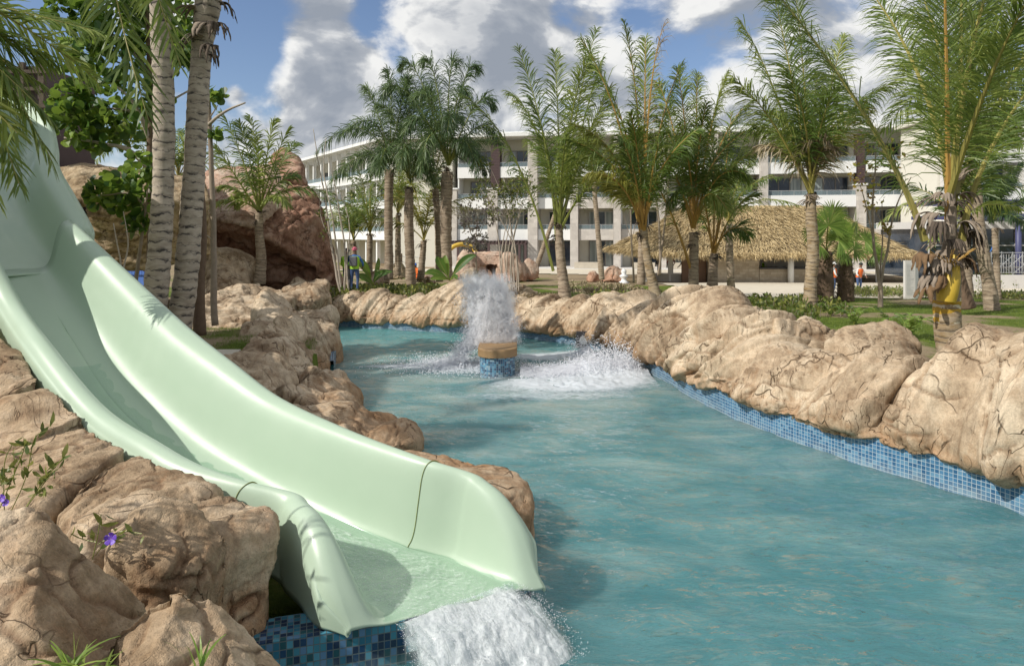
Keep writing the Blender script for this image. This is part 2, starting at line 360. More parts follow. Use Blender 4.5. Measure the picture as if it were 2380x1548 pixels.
def water_mat():
    k = NM('pool_water'); c = k.pos()
    r1 = k.noise(k.pos((1, 1.9, 1)), 2.6, 4, .6, .9); r2 = k.noise(k.pos((1, 2.4, 1), (0, 0, .35)), 9, 3, .55, .6); r3 = k.noise(k.pos((1, 1.5, 1)), 30, 2)
    h = k.m('ADD', k.m('ADD', r1, k.m('MULTIPLY', r2, .35)), k.m('MULTIPLY', r3, .09))
    nor = k.bump(h, .95, .085)
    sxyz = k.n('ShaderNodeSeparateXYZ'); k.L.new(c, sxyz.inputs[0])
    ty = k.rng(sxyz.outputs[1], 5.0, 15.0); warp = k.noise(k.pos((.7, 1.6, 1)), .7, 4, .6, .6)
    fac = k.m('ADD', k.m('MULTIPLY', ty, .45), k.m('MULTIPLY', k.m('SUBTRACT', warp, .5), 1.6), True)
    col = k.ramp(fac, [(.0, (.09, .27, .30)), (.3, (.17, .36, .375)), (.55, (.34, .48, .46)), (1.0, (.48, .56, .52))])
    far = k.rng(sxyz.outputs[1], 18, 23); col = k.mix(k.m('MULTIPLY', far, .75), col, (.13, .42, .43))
    beige_refl = k.m('MULTIPLY', k.rng(k.noise(k.pos((.8, 2.6, 1), (0, 0, .15)), 2.4, 6, .66, 1.6), .54, .60), .22); col = k.mix(beige_refl, col, (.44, .43, .33))  # beige streaks of reflection painted into the water colour
    sss = k.n('ShaderNodeSubsurfaceScattering', falloff='BURLEY'); k.put(sss.inputs['Color'], col); sss.inputs['Scale'].default_value = 1.0; sss.inputs['Radius'].default_value = (.4, .9, 1.0); k.L.new(nor, sss.inputs['Normal']); murk = k.mixs(.85, k.sh('Diffuse', Color=col, Normal=nor), sss.outputs[0])
    tr = k.sh('Transparent', Color=(.52, .80, .80, 1))
    body = k.mixs(.66, tr, murk)
    fr = k.n('ShaderNodeFresnel'); fr.inputs[0].default_value = 1.33; k.L.new(nor, fr.inputs[1])
    gl = k.sh('Glossy', Color=(1, 1, 1, 1), Roughness=.04, Normal=nor)
    return k.done(k.mixs(k.m('MULTIPLY', fr.outputs[0], .95), body, gl))
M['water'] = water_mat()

def foam_mat(name, scale, lo, hi, maxa=1.0, col=(.86, .89, .94)):
    k = NM(name); a = k.attr('a'); n = k.noise(k.pos((1, 1.3, 1)), scale, 6, .72, .6); n2 = k.noise(k.pos(), scale*5, 3, .7)
    v = k.m('ADD', k.m('MULTIPLY', n, .75), k.m('MULTIPLY', n2, .25))
    al = k.m('MULTIPLY', k.rng(k.m('ADD', v, k.m('SUBTRACT', a, 1.0)), lo, hi), maxa, True)
    d = k.pbr(col, .5, k.bump(v, .8, .05)); t = k.sh('Translucent', Color=(*col, 1))
    return k.done(k.mixs(al, k.sh('Transparent'), k.mixs(.4, d, t)))
M['foam'] = foam_mat('white_foam', 3.2, -.38, .05)
M['sheet'] = foam_mat('running_water', 30, .30, .52, .9, (.84, .93, .85))
M['jet'] = foam_mat('falling_water', 15, .12, .42, .97, (.92, .95, .96))
def jet_mat(name, su, sv, lo, hi, maxa, col, bstr):
    k = NM(name); cb = k.n('ShaderNodeCombineXYZ'); k.put(cb.inputs[0], k.m('MULTIPLY', k.attr('fu'), su)); k.put(cb.inputs[1], k.m('MULTIPLY', k.attr('fv'), sv))
    n = k.noise(cb.outputs[0], 1.0, 6, .68, .9); n2 = k.noise(k.pos(), 60, 3, .6); v = k.m('ADD', k.m('MULTIPLY', n, .85), k.m('MULTIPLY', n2, .15)); a = k.attr('a')
    al = k.m('MULTIPLY', k.rng(k.m('ADD', v, k.m('SUBTRACT', a, 1.0)), lo, hi), maxa, True)
    d = k.pbr(col, .35, k.bump(v, bstr, .04)); t = k.sh('Translucent', Color=(*col, 1)); cl = k.mixs(.12, k.sh('Transparent', Color=(.86, .93, .90, 1)), k.sh('Glossy', Roughness=.08, Normal=k.bump(v, .3, .03)))
    return k.done(k.mixs(al, cl, k.mixs(.4, d, t)))
M['jet'] = jet_mat('falling_water', 17, 4.5, .30, .58, .97, (.90, .94, .95), .9)
M['sheet'] = jet_mat('running_water', 26, 9, .44, .66, .75, (.84, .93, .86), .35)
def drop_mat():
    k = NM('water_drops'); return k.done(k.mixs(.5, k.sh('Diffuse', Color=(.96, .97, 1.0, 1)), k.sh('Translucent', Color=(.96, .97, 1.0, 1))))
M['drop'] = drop_mat()

def ground_mat():
    k = NM('lawn_ground'); c = k.pos(); n = k.noise(c, .35, 5, .6, .3); f = k.noise(c, 22, 4, .7)
    g = k.ramp(k.noise(c, 3.5, 5, .7), [(.3, (.055, .085, .015)), (.55, (.12, .165, .028)), (.75, (.20, .20, .055))])
    s = k.ramp(f, [(.3, (.20, .15, .09)), (.7, (.38, .30, .20))])
    col = k.mix(k.attr('soil'), g, s)
    return k.done(k.pbr(col, .95, k.bump(k.m('ADD', f, k.m('MULTIPLY', k.noise(c, 90, 2), .5)), .8, .03), Specular_IOR_Level=.1))
M['ground'] = ground_mat()
M['soil'] = plain('sandy_soil', (.34, .27, .19), .95, .35, 4, 1.0)
M['plaza'] = plain('cream_paving', (.60, .54, .43), .9, .14, 1.3, .3)
M['concrete'] = plain('concrete', (.50, .45, .37), .9, .2, 3, .3)
M['white'] = plain('white_render', (.76, .765, .755), .85, .05, .7, .1)
M['cream'] = plain('cream_render', (.68, .655, .57), .85, .06, .7, .1)
M['basin'] = plain('pool_plaster', (.42, .62, .62), .8, .1, 1)
def stone_mat():
    k = NM('stone_cladding'); u = k.n('ShaderNodeCombineXYZ'); k.put(u.inputs[0], k.attr('tu')); k.put(u.inputs[1], k.attr('tv'))
    b = k.n('ShaderNodeTexBrick'); k.L.new(u.outputs[0], b.inputs[0]); b.inputs['Scale'].default_value = 1.0; b.inputs['Brick Width'].default_value = .8; b.inputs['Row Height'].default_value = .42; b.inputs['Mortar Size'].default_value = .006
    b.inputs['Color1'].default_value = (.58, .54, .49, 1); b.inputs['Color2'].default_value = (.47, .435, .395, 1); b.inputs['Mortar'].default_value = (.42, .39, .35, 1)
    col = k.mix(1, b.outputs[0], k.ramp(k.noise(k.pos(), 2.2, 6, .7, .8), [(.3, .86), (.7, 1.08)]), 'MULTIPLY')
    return k.done(k.pbr(col, .8))
M['stone'] = stone_mat()
def stone2():
    k = NM('bar_stone'); b = k.n('ShaderNodeTexBrick'); k.L.new(k.pos((1, 1, 1), (math.radians(90), 0, 0)), b.inputs[0]); b.inputs['Scale'].default_value = 1.0; b.inputs['Brick Width'].default_value = .45; b.inputs['Row Height'].default_value = .2; b.inputs['Mortar Size'].default_value = .006
    b.inputs['Color1'].default_value = (.40, .33, .24, 1); b.inputs['Color2'].default_value = (.50, .43, .33, 1); b.inputs['Mortar'].default_value = (.30, .25, .18, 1)
    col = k.mix(1, b.outputs[0], k.ramp(k.noise(k.pos(), 3, 6, .7, .8), [(.3, .8), (.7, 1.1)]), 'MULTIPLY')
    return k.done(k.pbr(col, .85))
M['barstone'] = stone2()
def glass_mat():
    k = NM('dark_glass'); c = k.pos(); n = k.noise(c, .6, 3); col = k.ramp(n, [(.35, (.012, .018, .028)), (.65, (.05, .07, .10))])
    return k.done(k.pbr(col, .06, Specular_IOR_Level=.8))
M['glass'] = glass_mat()
def curtain_mat():
    k = NM('curtained_glass'); w = k.noise(k.pos((1, 1, .02)), 7, 3, .6)
    col = k.ramp(w, [(.35, (.16, .19, .19)), (.65, (.40, .44, .42))]); return k.done(k.pbr(col, .12, Specular_IOR_Level=.8))
M['curtain'] = curtain_mat()
def railglass():
    k = NM('rail_glass'); g = k.sh('Transparent', Color=(.74, .82, .84, 1)); s = k.pbr((.35, .42, .45), .05, Specular_IOR_Level=.9); return k.done(k.mixs(.30, g, s))
M['railglass'] = railglass()
M['steel'] = plain('brushed_steel', (.55, .56, .57), .35, .05, 5, .05, Metallic=.6)
M['frame'] = plain('bronze_frame', (.22, .20, .18), .5, .05, 5, .05)
M['framew'] = plain('pale_frame', (.55, .54, .52), .5, .05, 5, .05)
M['brown'] = plain('brown_slats', (.075, .045, .045), .6, .2, 4, .2)
M['navy'] = plain('navy_steel', (.060, .065, .15), .5, .1, 4, .1)
M['black'] = plain('black_paint', (.03, .03, .035), .6, .2, 4, .1)
M['thatch'] = leaf_mat('thatch_straw', (.24, .17, .08), (.52, .40, .21), (.74, .60, .36), 1.6, .1, .8)
M['thatch_b'] = plain('thatch_bed', (.20, .15, .085), .95, .3, 5, .8)
M['caprock'] = plain('island_cap', (.27, .17, .08), .6, .25, 4, .2)
M['purple'] = plain('violet_petal', (.16, .07, .50), .5, .2, 9)
M['yslide'] = plain('yellow_slide', (.62, .42, .06), .3, .05, 4)
M['bluetarp'] = plain('blue_sheet', (.10, .22, .62), .6, .2, 4)
M['palewall'] = plain('pale_wall', (.62, .60, .57), .85, .1, 2)
M['wood'] = plain('door_wood', (.14, .075, .04), .6, .3, 5)
M['cobble'] = plain('rough_stone', (.45, .42, .38), .9, .3, 6, .6)

# ------------------------------------------------------------------ ground, water, pool
RIVER = np.array([(8.3, 2.5), (7.2, 6.0), (6.5, 8.3), (6.15, 9.1), (5.45, 10.15), (4.9, 11.2), (4.35, 12.6), (3.95, 14.2), (3.65, 16.2), (3.42, 18.0), (2.85, 20.1),
    (2.1, 21.4), (.09, 23.3), (-1.9, 24.2), (-4.3, 25.1), (-6.7, 26), (-11, 27.5), (-16, 28.4), (-16, 25.5), (-9, 23.6), (-6.6, 21.9), (-5.5, 20.2), (-5.1, 18.6), (-4.1, 16.0),
    (-3.1, 13.6), (-1.9, 11.5), (-.8, 10.5), (.3, 8.6), (.2, 7.5), (-.35, 6.6), (-.97, 5.87), (-1.68, 5.66), (-1.94, 5.62), (-2.3, 4.8), (-1.6, 3.2), (-.6, 1.0), (8.6, 1.0)])
def in_poly(x, y, poly):
    c = np.zeros(x.shape, bool); n = len(poly)
    for i in range(n):
        x1, y1 = poly[i]; x2, y2 = poly[(i+1) % n]
        if y1 == y2: continue
        k = ((y1 > y) != (y2 > y)) & (x < (x2-x1)*(y-y1)/(y2-y1)+x1); c ^= k
    return c
def expand(poly, d):
    o = []; n = len(poly)
    for i in range(n):
        a, b, c = poly[i-1], poly[i], poly[(i+1) % n]; t1 = nrm(b-a); t2 = nrm(c-b); nn_ = nrm(np.array([-(t1+t2)[1], (t1+t2)[0]])); o.append(b-nn_*d)
    return np.array(o)
_area = sum(RIVER[i-1][0]*RIVER[i][1]-RIVER[i][0]*RIVER[i-1][1] for i in range(len(RIVER)))
RIV_OUT = expand(RIVER, .42 if _area > 0 else -.42)
def gz(x, y):
    x = np.asarray(x, float); y = np.asarray(y, float)
    z = 1.12*(1-smooth(17, 46, y)); z = z*(1-.16*smooth(-3, -4.4, x)*(1-smooth(20, 27, y)))
    z = z*(1-.97*smooth(-5.6, -4.5, x)*smooth(16.5, 14, y)*(x < 2.2))
    p = np.stack([np.ravel(x)*.35, np.ravel(y)*.35, np.zeros(x.size)], 1); z = z+(.04*(1-smooth(40, 60, y))*vnoise(p).reshape(x.shape))
    return z
def axis(parts):
    o = []
    for a, b, s in parts: o += list(np.arange(a, b, s))
    return np.array(o+[parts[-1][1]])
gx = axis([(-1500, -300, 200), (-300, -60, 20), (-60, -16, 2), (-16, 20, .25), (20, 60, 1), (60, 300, 20), (300, 1500, 200)])
gy = axis([(-300, -20, 40), (-20, 0, 4), (0, 36, .25), (36, 70, 1), (70, 140, 5), (140, 400, 40), (400, 2600, 300)])
GX, GY = np.meshgrid(gx, gy, indexing='ij'); Z = gz(GX, GY)
inside = in_poly(GX, GY, RIV_OUT); Z = np.where(inside, -1.7, Z)
pn = np.stack([GX.ravel()*.5, GY.ravel()*.5, GX.ravel()*0], 1); nz = fbm(pn, 4).reshape(GX.shape)
soil = smooth(.1, .35, nz*.6+.9*np.exp(-((GY-29)/3.2)**2)*(GX < 9)+.5*(GX < -2.5)*(GY < 22)*smooth(-.1, .3, nz)+.55*(GY > 47))
mb = MB(); mb.grid(np.stack([GX, GY, Z], 2), soil=soil, flip=True)
mb.build('ground', M['ground'], smooth=True, kind='structure', label='sandy ground and lawns sloping from the river to the hotel')
mb = MB(); mb.box(-16, 9, 0, 29, -1.35, -1.2); mb.build('pool_floor', M['basin'], kind='structure')

wx = np.arange(-16.5, 9.3, .09); wy = np.arange(-.5, 29, .09); WX, WY = np.meshgrid(wx, wy, indexing='ij')
wp = np.stack([WX.ravel()*1.1, WY.ravel()*1.9, WX.ravel()*0], 1)
wz = (.030*fbm(wp*1.25, 4, .55)).reshape(WX.shape)
turb = np.exp(-(((WX-1.3)/2.2)**2+((WY-16.8)/1.8)**2))
wz += turb*.05*fbm(wp*2.2+5, 3).reshape(WX.shape)
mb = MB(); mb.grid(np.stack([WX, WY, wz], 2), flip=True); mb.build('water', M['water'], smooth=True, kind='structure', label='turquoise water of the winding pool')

def tile_wall(name, pts, z0, z1, mat, label, thick=.3, step=.1):
    c, s = resample(np.array(pts, float), step, 2); t = nrm(np.gradient(c[:, :2], axis=0)); nr = np.stack([-t[:, 1], t[:, 0]], 1)
    zt = c[:, 2] if c.shape[1] > 2 else np.full(len(c), z1)
    prof = [(0, None), (0, 1), (thick, 1), (thick, None)]; V = np.zeros((len(c), 4, 3)); tu = np.zeros((len(c), 4)); tv = np.zeros((len(c), 4))
    for j, (o, top) in enumerate(prof):
        V[:, j, :2] = c[:, :2]-nr*o; V[:, j, 2] = zt if top else z0; tu[:, j] = s; tv[:, j] = (zt if top else z0)+(o if top else 0)
    mb = MB(); mb.grid(V, tu=tu+20, tv=tv+20, flip=True); return mb.build(name, mat, label=label, cat='pool wall')

BANK = [(8.3, 2.5, .48, 1.8), (7.2, 6.0, .48, 2.0), (6.5, 8.3, .48, 2.1), (6.15, 9.1, .48, 2.26), (5.75, 9.7, .47, 1.75), (5.45, 10.15, .46, 1.50), (5.2, 10.6, .46, 1.78), (4.9, 11.2, .45, 1.58),
    (4.55, 12.0, .43, 1.40), (4.35, 12.6, .42, 1.36), (4.15, 13.3, .40, 1.93), (3.95, 14.2, .38, 1.83), (3.8, 15.0, .36, 2.02), (3.65, 16.2, .34, 1.90), (3.52, 17.1, .32, 2.10), (3.42, 18.0, .30, 1.78),
    (3.2, 19.2, .30, 1.42), (2.85, 20.1, .30, 1.62), (2.1, 21.4, .28, 1.52), (1.2, 22.3, .28, 1.30), (.09, 23.3, .28, 1.32), (-.9, 23.75, .27, 1.45), (-1.9, 24.2, .27, 1.88), (-3.2, 24.7, .24, 1.50),
    (-4.3, 25.1, .25, 1.12), (-5.2, 25.4, .25, 1.33), (-6.7, 26, .25, 1.12), (-8.3, 26.6, .25, 1.0), (-11, 27.5, .25, 1.1)]
bank, bank_s = resample(catmull([b for b in BANK], 12), .035, 2)
tile_wall('pool_wall', np.c_[bank[::4, :2], bank[::4, 2]+.03], -1.2, .5, M['tile'], 'light blue mosaic tiled pool wall under the long rock bank', thick=.3)

def disp_rock(p, nr, seed=0, facet=.16, fs=1.0, strat=.0, sfreq=3.0, sdir=(0, 0, 1), crack=.05, cs=.75, fine=.007, big=.12, aniso=(1, 1, 1), warp=.35, grain=None, stretch=.35, grainamp=.012, groove=.03, gl=1.0):
    """displacement along the normal and a crack attribute for chiselled artificial rock"""
    q = p*np.array(aniso)+seed*13.1; w = np.stack([fbm(q*1.3+7, 3), fbm(q*1.3+31, 3), fbm(q*1.3+57, 3)], 1)*warp
    d = big*fbm(q*.7+3, 3)
    rr = np.random.RandomState(int(seed*7)+3); tl = rr.uniform(-.5, .5, 2); g = nrm(np.array([tl[0], tl[1], 1.0])) if grain is None else nrm(np.array(grain, float))
    along = q@g; qa = q-np.outer(along, g)*(1-stretch)
    c1 = lnoise(qa*fs*1.25+w*.35); c2 = lnoise(qa*fs*2.9+w*.5+40); c3 = lnoise(qa*fs*6.5+w*.6+20)
    d += facet*(1.1*c1+.26*c2+.09*c3)
    f1, f2, rel, idv = worley((qa+w*.7)*fs*1.2)
    d += facet*.30*((rel*(idv*2-1)).sum(1))
    d += grainamp*(ridged(qa*np.array([4.2, 4.2, 4.2])+w*.5+11, 4)-.4)
    nn1 = fbm(qa*gl+w*.9+61, 3, .42)*2.6; fr_ = nn1-np.round(nn1); sl = np.exp(-(fr_/.055)**2)*smooth(-.25, .25, vnoise(q*1.1+33)); d -= groove*sl; 
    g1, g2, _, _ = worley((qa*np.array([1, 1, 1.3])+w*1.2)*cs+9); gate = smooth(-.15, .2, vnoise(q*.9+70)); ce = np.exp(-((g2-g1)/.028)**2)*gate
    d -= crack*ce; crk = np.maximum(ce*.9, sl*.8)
    if strat:
        t = (q@np.array(sdir))*sfreq+fbm(q*.8+90, 3)*.9+fbm(q*3+20, 2)*.12; fr = t-np.floor(t)
        amp = .4+.6*vnoise(np.stack([np.floor(t)*.37+5, q[:, 0]*.4, q[:, 1]*.4], 1))**2*2
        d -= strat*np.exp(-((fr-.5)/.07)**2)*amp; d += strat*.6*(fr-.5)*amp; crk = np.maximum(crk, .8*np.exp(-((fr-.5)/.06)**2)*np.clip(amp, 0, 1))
    d += fine*fbm(q*9, 4, .6)
    return d, np.clip(crk, 0, 1)

def grid_normals(V, closed=False):
    a = np.gradient(V, axis=0)
    b = (np.roll(V, -1, 1)-np.roll(V, 1, 1)) if closed else np.gradient(V, axis=1)
    return nrm(np.cross(a, b))
def bank_piece(i0, i1, label, seed, mat, shear=0.0, flute=.075, fold=.16):
    lab = np.cumsum(np.r_[0, np.linalg.norm(np.diff(np.array([b[:2] for b in BANK]), axis=0), axis=1)])
    tot = np.array([bank_s[np.argmin(((bank[:, :2]-np.array(b[:2]))**2).sum(1))] for b in BANK])
    s0, s1 = tot[i0]-(.22 if i0 else 0), tot[i1]+.22; sel = (bank_s >= s0) & (bank_s <= s1); c = bank[sel]; s = bank_s[sel]
    t = nrm(np.gradient(bank[:, :2], axis=0))[sel]; out = np.stack([t[:, 1], -t[:, 0]], 1)   # away from the water
    e = np.abs((s-(s0+s1)/2)/((s1-s0)/2)); rnd = np.sqrt(np.clip(1-e**9, 0.0, 1)); rnd = .6+.4*rnd
    # profile: (offset outward, height fraction between tile top and crest)
    prof = np.array([(.30, -.30), (.05, -.16), (-.09, -.05), (-.17, .03), (-.20, .16), (-.12, .34), (.0, .50), (.14, .66), (.30, .80), (.52, .92), (.80, .99), (1.05, 1.0), (1.35, .95), (1.65, .80), (1.95, .55), (2.15, .2), (2.2, -.2)])
    pr, _ = resample(catmull(prof, 8), .022, 2)
    zt, zc = c[:, 2], c[:, 3]
    wob = .07*vnoise(np.stack([s*1.7, s*0+seed, s*0], 1))
    zb = zt+wob
    V = np.zeros((len(c), len(pr), 3)); R = rnd[:, None]
    wid = 1+.18*vnoise(np.stack([s*.6, s*0+3+seed, s*0], 1))
    off = pr[None, :, 0]*wid[:, None]; off = .9+(off-.9)*R
    V[..., :2] = c[:, None, :2]+out[:, None]*off[..., None]
    pz = np.where(pr[:, 1] < 0, pr[:, 1]*(.35 if True else 1), pr[:, 1]); V[..., 2] = zb[:, None]+(zc-zb)[:, None]*pz[None]*(.80+.20*R)-(.06*(1-R))
    N = grid_normals(V); 
    if N[len(c)//2, len(pr)//2, 2] < 0: N = -N
    p = V.reshape(-1, 3); n = N.reshape(-1, 3)
    S = np.repeat(s, len(pr)); T = np.tile(pr[:, 1], len(c)); hh = np.repeat(zc-zb, len(pr))*T
    u = S+shear*hh*1.1+.10*fbm(p*1.2+seed, 3); z0 = u*0+seed*3.7
    A = lambda fu, fh, o=0: np.stack([u*fu, hh*fh, z0+o], 1)
    prr = np.tile(pr[:, 0], len(c)); edge = smooth(-.05, .12, hh)*1.0; edge = .25+.75*edge
    big = .8*lnoise(A(.80, .28)); mid_ = lnoise(A(1.7, .30, 9)); sm_ = lnoise(A(4.2, .40, 21)); ti = lnoise(A(11, .8, 33)); tn2 = lnoise(A(25, 1.6, 47))
    d = edge*(flute*2.3*big+flute*1.5*mid_)+flute*.62*sm_+.026*ti+.011*tn2
    def saw(x, k=.72): f = x-np.floor(x); return np.where(f < k, f/k, (1-f)/(1-k))
    def n1(f, o): return vnoise(np.stack([u*f, hh*.25, z0+o], 1))
    d += edge*(fold*(saw(-u*.80+.9*n1(.45, 5))-.5)+fold*.5*(saw(-u*2.1+1.0*n1(.8, 15))-.5)+fold*.16*(saw(-u*6.3+1.3*n1(1.5, 25))-.5)*smooth(-.3, .3, n1(.9, 41)))
    d += .04*lnoise(p*1.2+seed)+.005*fbm(p*9, 3)
    t_ = hh*1.9+.9*lnoise(A(.5, .2, 60))+.10*fbm(A(3, 1, 5), 2); ft = t_-np.round(t_); lg = np.exp(-(ft/.035)**2)*smooth(.0, .3, vnoise(A(.9, .5, 77)))
    d += -.035*lg+.05*ft*smooth(-.2, .2, vnoise(A(.7, .4, 88)))
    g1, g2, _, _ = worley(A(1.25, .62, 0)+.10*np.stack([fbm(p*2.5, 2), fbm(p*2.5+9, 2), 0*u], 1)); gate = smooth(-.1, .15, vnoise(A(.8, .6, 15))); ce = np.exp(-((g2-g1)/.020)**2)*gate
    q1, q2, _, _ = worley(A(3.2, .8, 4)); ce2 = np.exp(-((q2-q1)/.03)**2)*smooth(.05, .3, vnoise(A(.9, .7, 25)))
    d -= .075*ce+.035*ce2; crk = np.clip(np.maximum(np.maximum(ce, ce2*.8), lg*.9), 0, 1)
    V2 = (p+n*d[:, None]).reshape(V.shape)
    cap0 = V2[0].mean(0); cap1 = V2[-1].mean(0)
    V2 = np.concatenate([np.repeat(cap0[None, None], len(pr), 1), V2, np.repeat(cap1[None, None], len(pr), 1)], 0)
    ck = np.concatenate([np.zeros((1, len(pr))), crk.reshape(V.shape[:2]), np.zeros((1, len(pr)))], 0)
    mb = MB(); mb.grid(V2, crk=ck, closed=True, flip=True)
    return mb.build('bank_rock', mat, smooth=True, label=label, cat='rock', group='rocks lining the winding pool')
bank_piece(0, 5, 'tall sloping tan rock at the right edge of the photo above the tiled wall', 1, M['rock'], .2, .09, fold=.15)
bank_piece(5, 9, 'low broad tan bank rock with a long dark slot, in front of the right palm', 2, M['rock'], .3, .09, fold=.15)
bank_piece(9, 12, 'fluted bank rock leaning left over the blue tiles, with a shaded hollow beside it', 3, M['rock'], .9, .09, fold=.26)
bank_piece(12, 15, 'highest peaked bank rock with slanting folds above the frothing water', 4, M['rock'], 1.1, .09, fold=.30)
bank_piece(15, 16, 'narrow slanting bank rock in the dip behind the highest peak', 5, M['rock'], 1.0, .08, fold=.26)
bank_piece(16, 19, 'bank rock with steep vertical grooves above the black water outlet', 6, M['rock'], .5, .08, fold=.22)
bank_piece(19, 21, 'low blocky bank rock just right of the fountain plume', 7, M['rock'], .1, .05, fold=.14)
bank_piece(21, 24, 'big humped pale bank rock on the far side left of the fountain plume', 8, M['rock'], .6, .06, fold=.13)
bank_piece(24, 28, 'long low cracked bank rock at the far left end of the blue tiles', 9, M['rock'], .3, .05, fold=.14)

def A0(f): return np.array([f, f, 1.0 if f > .5 else 0.0])
def hull_rock(chunks, vox, seed, mat, label, name='boulder', sm=2, group=None, kindlab='rock', shrink=0, **dk):
    if shrink: chunks = [[np.mean(c_, 0)*A0(1-shrink)+np.array(v)*A0(shrink) for v in c_] for c_ in chunks]
    bm = bmesh.new()
    for ch in chunks:
        vs = [bm.verts.new(tuple(float(c) for c in v)) for v in ch]
        r = bmesh.ops.convex_hull(bm, input=vs)
        bmesh.ops.delete(bm, geom=[g for g in set(r['geom_interior']+r['geom_unused']) if isinstance(g, bmesh.types.BMVert)], context='VERTS')
    me = bpy.data.meshes.new('tmp'); bm.to_mesh(me); bm.free(); o = bpy.data.objects.new('tmp', me); COL.objects.link(o)
    q = o.modifiers.new('r', 'REMESH'); q.mode = 'VOXEL'; q.voxel_size = vox
    q = o.modifiers.new('s', 'SMOOTH'); q.iterations = sm; q.factor = .6
    dg = bpy.context.evaluated_depsgraph_get(); ev = o.evaluated_get(dg); m2 = bpy.data.meshes.new_from_object(ev)
    n = len(m2.vertices); v = np.zeros(n*3); m2.vertices.foreach_get('co', v); v = v.reshape(-1, 3)
    nr = np.zeros(n*3); m2.vertices.foreach_get('normal', nr); nr = nr.reshape(-1, 3)
    bpy.data.objects.remove(o); bpy.data.meshes.remove(me)
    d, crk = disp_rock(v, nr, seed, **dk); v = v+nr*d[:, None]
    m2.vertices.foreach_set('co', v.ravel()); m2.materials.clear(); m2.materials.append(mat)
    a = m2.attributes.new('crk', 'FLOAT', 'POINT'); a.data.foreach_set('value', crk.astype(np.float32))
    m2.polygons.foreach_set('use_smooth', np.ones(len(m2.polygons), bool)); m2.update(); m2.name = name
    ob = bpy.data.objects.new(name, m2); COL.objects.link(ob); return tag(ob, label, kindlab, group)
def ch(pts, base=-.3, back=0.0, extra=()):
    """points (px, py, D) plus copies dropped to z=base and, optionally, pushed back"""
    a = [P(*p) for p in pts]; o = list(a)
    o += [np.array([p[0], p[1], base]) for p in a]
    if back: o += [np.array([p[0]*1.0, p[1]+back, p[2]-.12*back]) for p in a]+[np.array([p[0], p[1]+back, base]) for p in a]
    return o+[np.array(e, float) for e in extra]

# domes standing behind the right bank
hull_rock([ch([(1915, 790, 12.0), (1960, 752, 12.2), (2078, 738, 12.4), (2120, 768, 12.2), (2140, 800, 12.0), (2000, 815, 11.6), (2060, 745, 13.2)], .3)], .035, 21, M['rock'], 'rounded dome of tan rock left of the yellow ringed palm trunk', fs=.9, facet=.12, big=.06)
hull_rock([ch([(1795, 800, 13.6), (1800, 740, 13.4), (1886, 742, 13.6), (1945, 765, 13.8), (1952, 800, 13.4), (1840, 830, 13.0), (1870, 740, 14.4)], .3)], .035, 22, M['rock'], 'flat topped tan rock with a dark shaded end behind the fluted bank', fs=.9, facet=.14, big=.05)
LBG = 'rocks on the slide side of the pool'
hull_rock([ch([(670, 728, 18.8), (763, 719, 19.2), (780, 765, 18.9), (778, 812, 18.6), (700, 790, 17.6), (690, 722, 20.5), (771, 721, 20.6)], -.2)], .035, 31, M['rock'], 'squared tan rock whose dark end stands in the pool at its left bend', group=LBG, fs=1.3, facet=.17)
hull_rock([ch([(582, 752, 17.8), (617, 682, 19.2), (632, 680, 19.4), (700, 713, 19), (650, 775, 17.3), (565, 775, 17.2), (640, 688, 20.5)], .2)], .035, 32, M['rock'], 'pointed tan rock rising left of the squared pool rock', group=LBG, fs=1.2, facet=.17)
hull_rock([ch([(560, 812, 13.8), (600, 772, 14.8), (643, 740, 15.8), (716, 770, 16.4), (752, 822, 17.2), (760, 842, 17.6), (735, 745, 17.8), (700, 742, 16.8), (650, 830, 14.4)], -.2)], .03, 33, M['rock'], 'ridged grey tan rock sloping to the small patch of blue tiles', group=LBG, fs=1.3, facet=.17, strat=.03, sfreq=2.5, sdir=(.6, .3, .7))
hull_rock([ch([(506, 866, 11.5), (515, 838, 11.9), (598, 800, 13.1), (662, 782, 13.8), (716, 822, 14.4), (712, 862, 13.3), (598, 930, 10.8), (545, 900, 11.0), (752, 868, 16.6), (748, 838, 16.6), (690, 800, 15.4)], -.2)], .03, 34, M['rock'], 'folded tan rock at the end of the narrow concrete slab', group=LBG, fs=1.1, facet=.17, strat=.04, sfreq=2.2, sdir=(.5, .2, .8))
hull_rock([ch([(663, 905, 11.7), (730, 855, 13.2), (785, 866, 13.5), (813, 893, 13.4), (842, 938, 13.1), (851, 975, 12.8), (720, 940, 11.6), (790, 950, 12), (812, 893, 15.2), (780, 868, 16.2)], -.3)], .03, 35, M['rock'], 'ridged rock beside the pool above the flat ledge', group=LBG, fs=1.4, facet=.17)
hull_rock([ch([(600, 930, 11.1), (731, 926, 11.8), (860, 968, 12.2), (943, 978, 11.9), (960, 1002, 11.5), (972, 1030, 11.0), (914, 1052, 10.4), (800, 1040, 9.4), (640, 1000, 9.6), (880, 1010, 11)], -.3)], .03, 36, M['rock'], 'low flat rock ledge along the slide', group=LBG, fs=1.3, facet=.16, strat=.03, sfreq=5)
hull_rock([ch([(914, 1048, 9.9), (1000, 1047, 9.9), (1080, 1062, 9.5), (1199, 1099, 8.5), (1219, 1128, 8.0), (1238, 1200, 7.6), (1160, 1172, 7.25), (1000, 1110, 8.0), (1110, 1170, 7.1)], -.4)], .028, 37, M['rock'], 'flat tan slab with a dark end jutting into the water beyond the slide mouth', group=LBG, fs=.8, facet=.10, big=.04, strat=.02, sfreq=3)
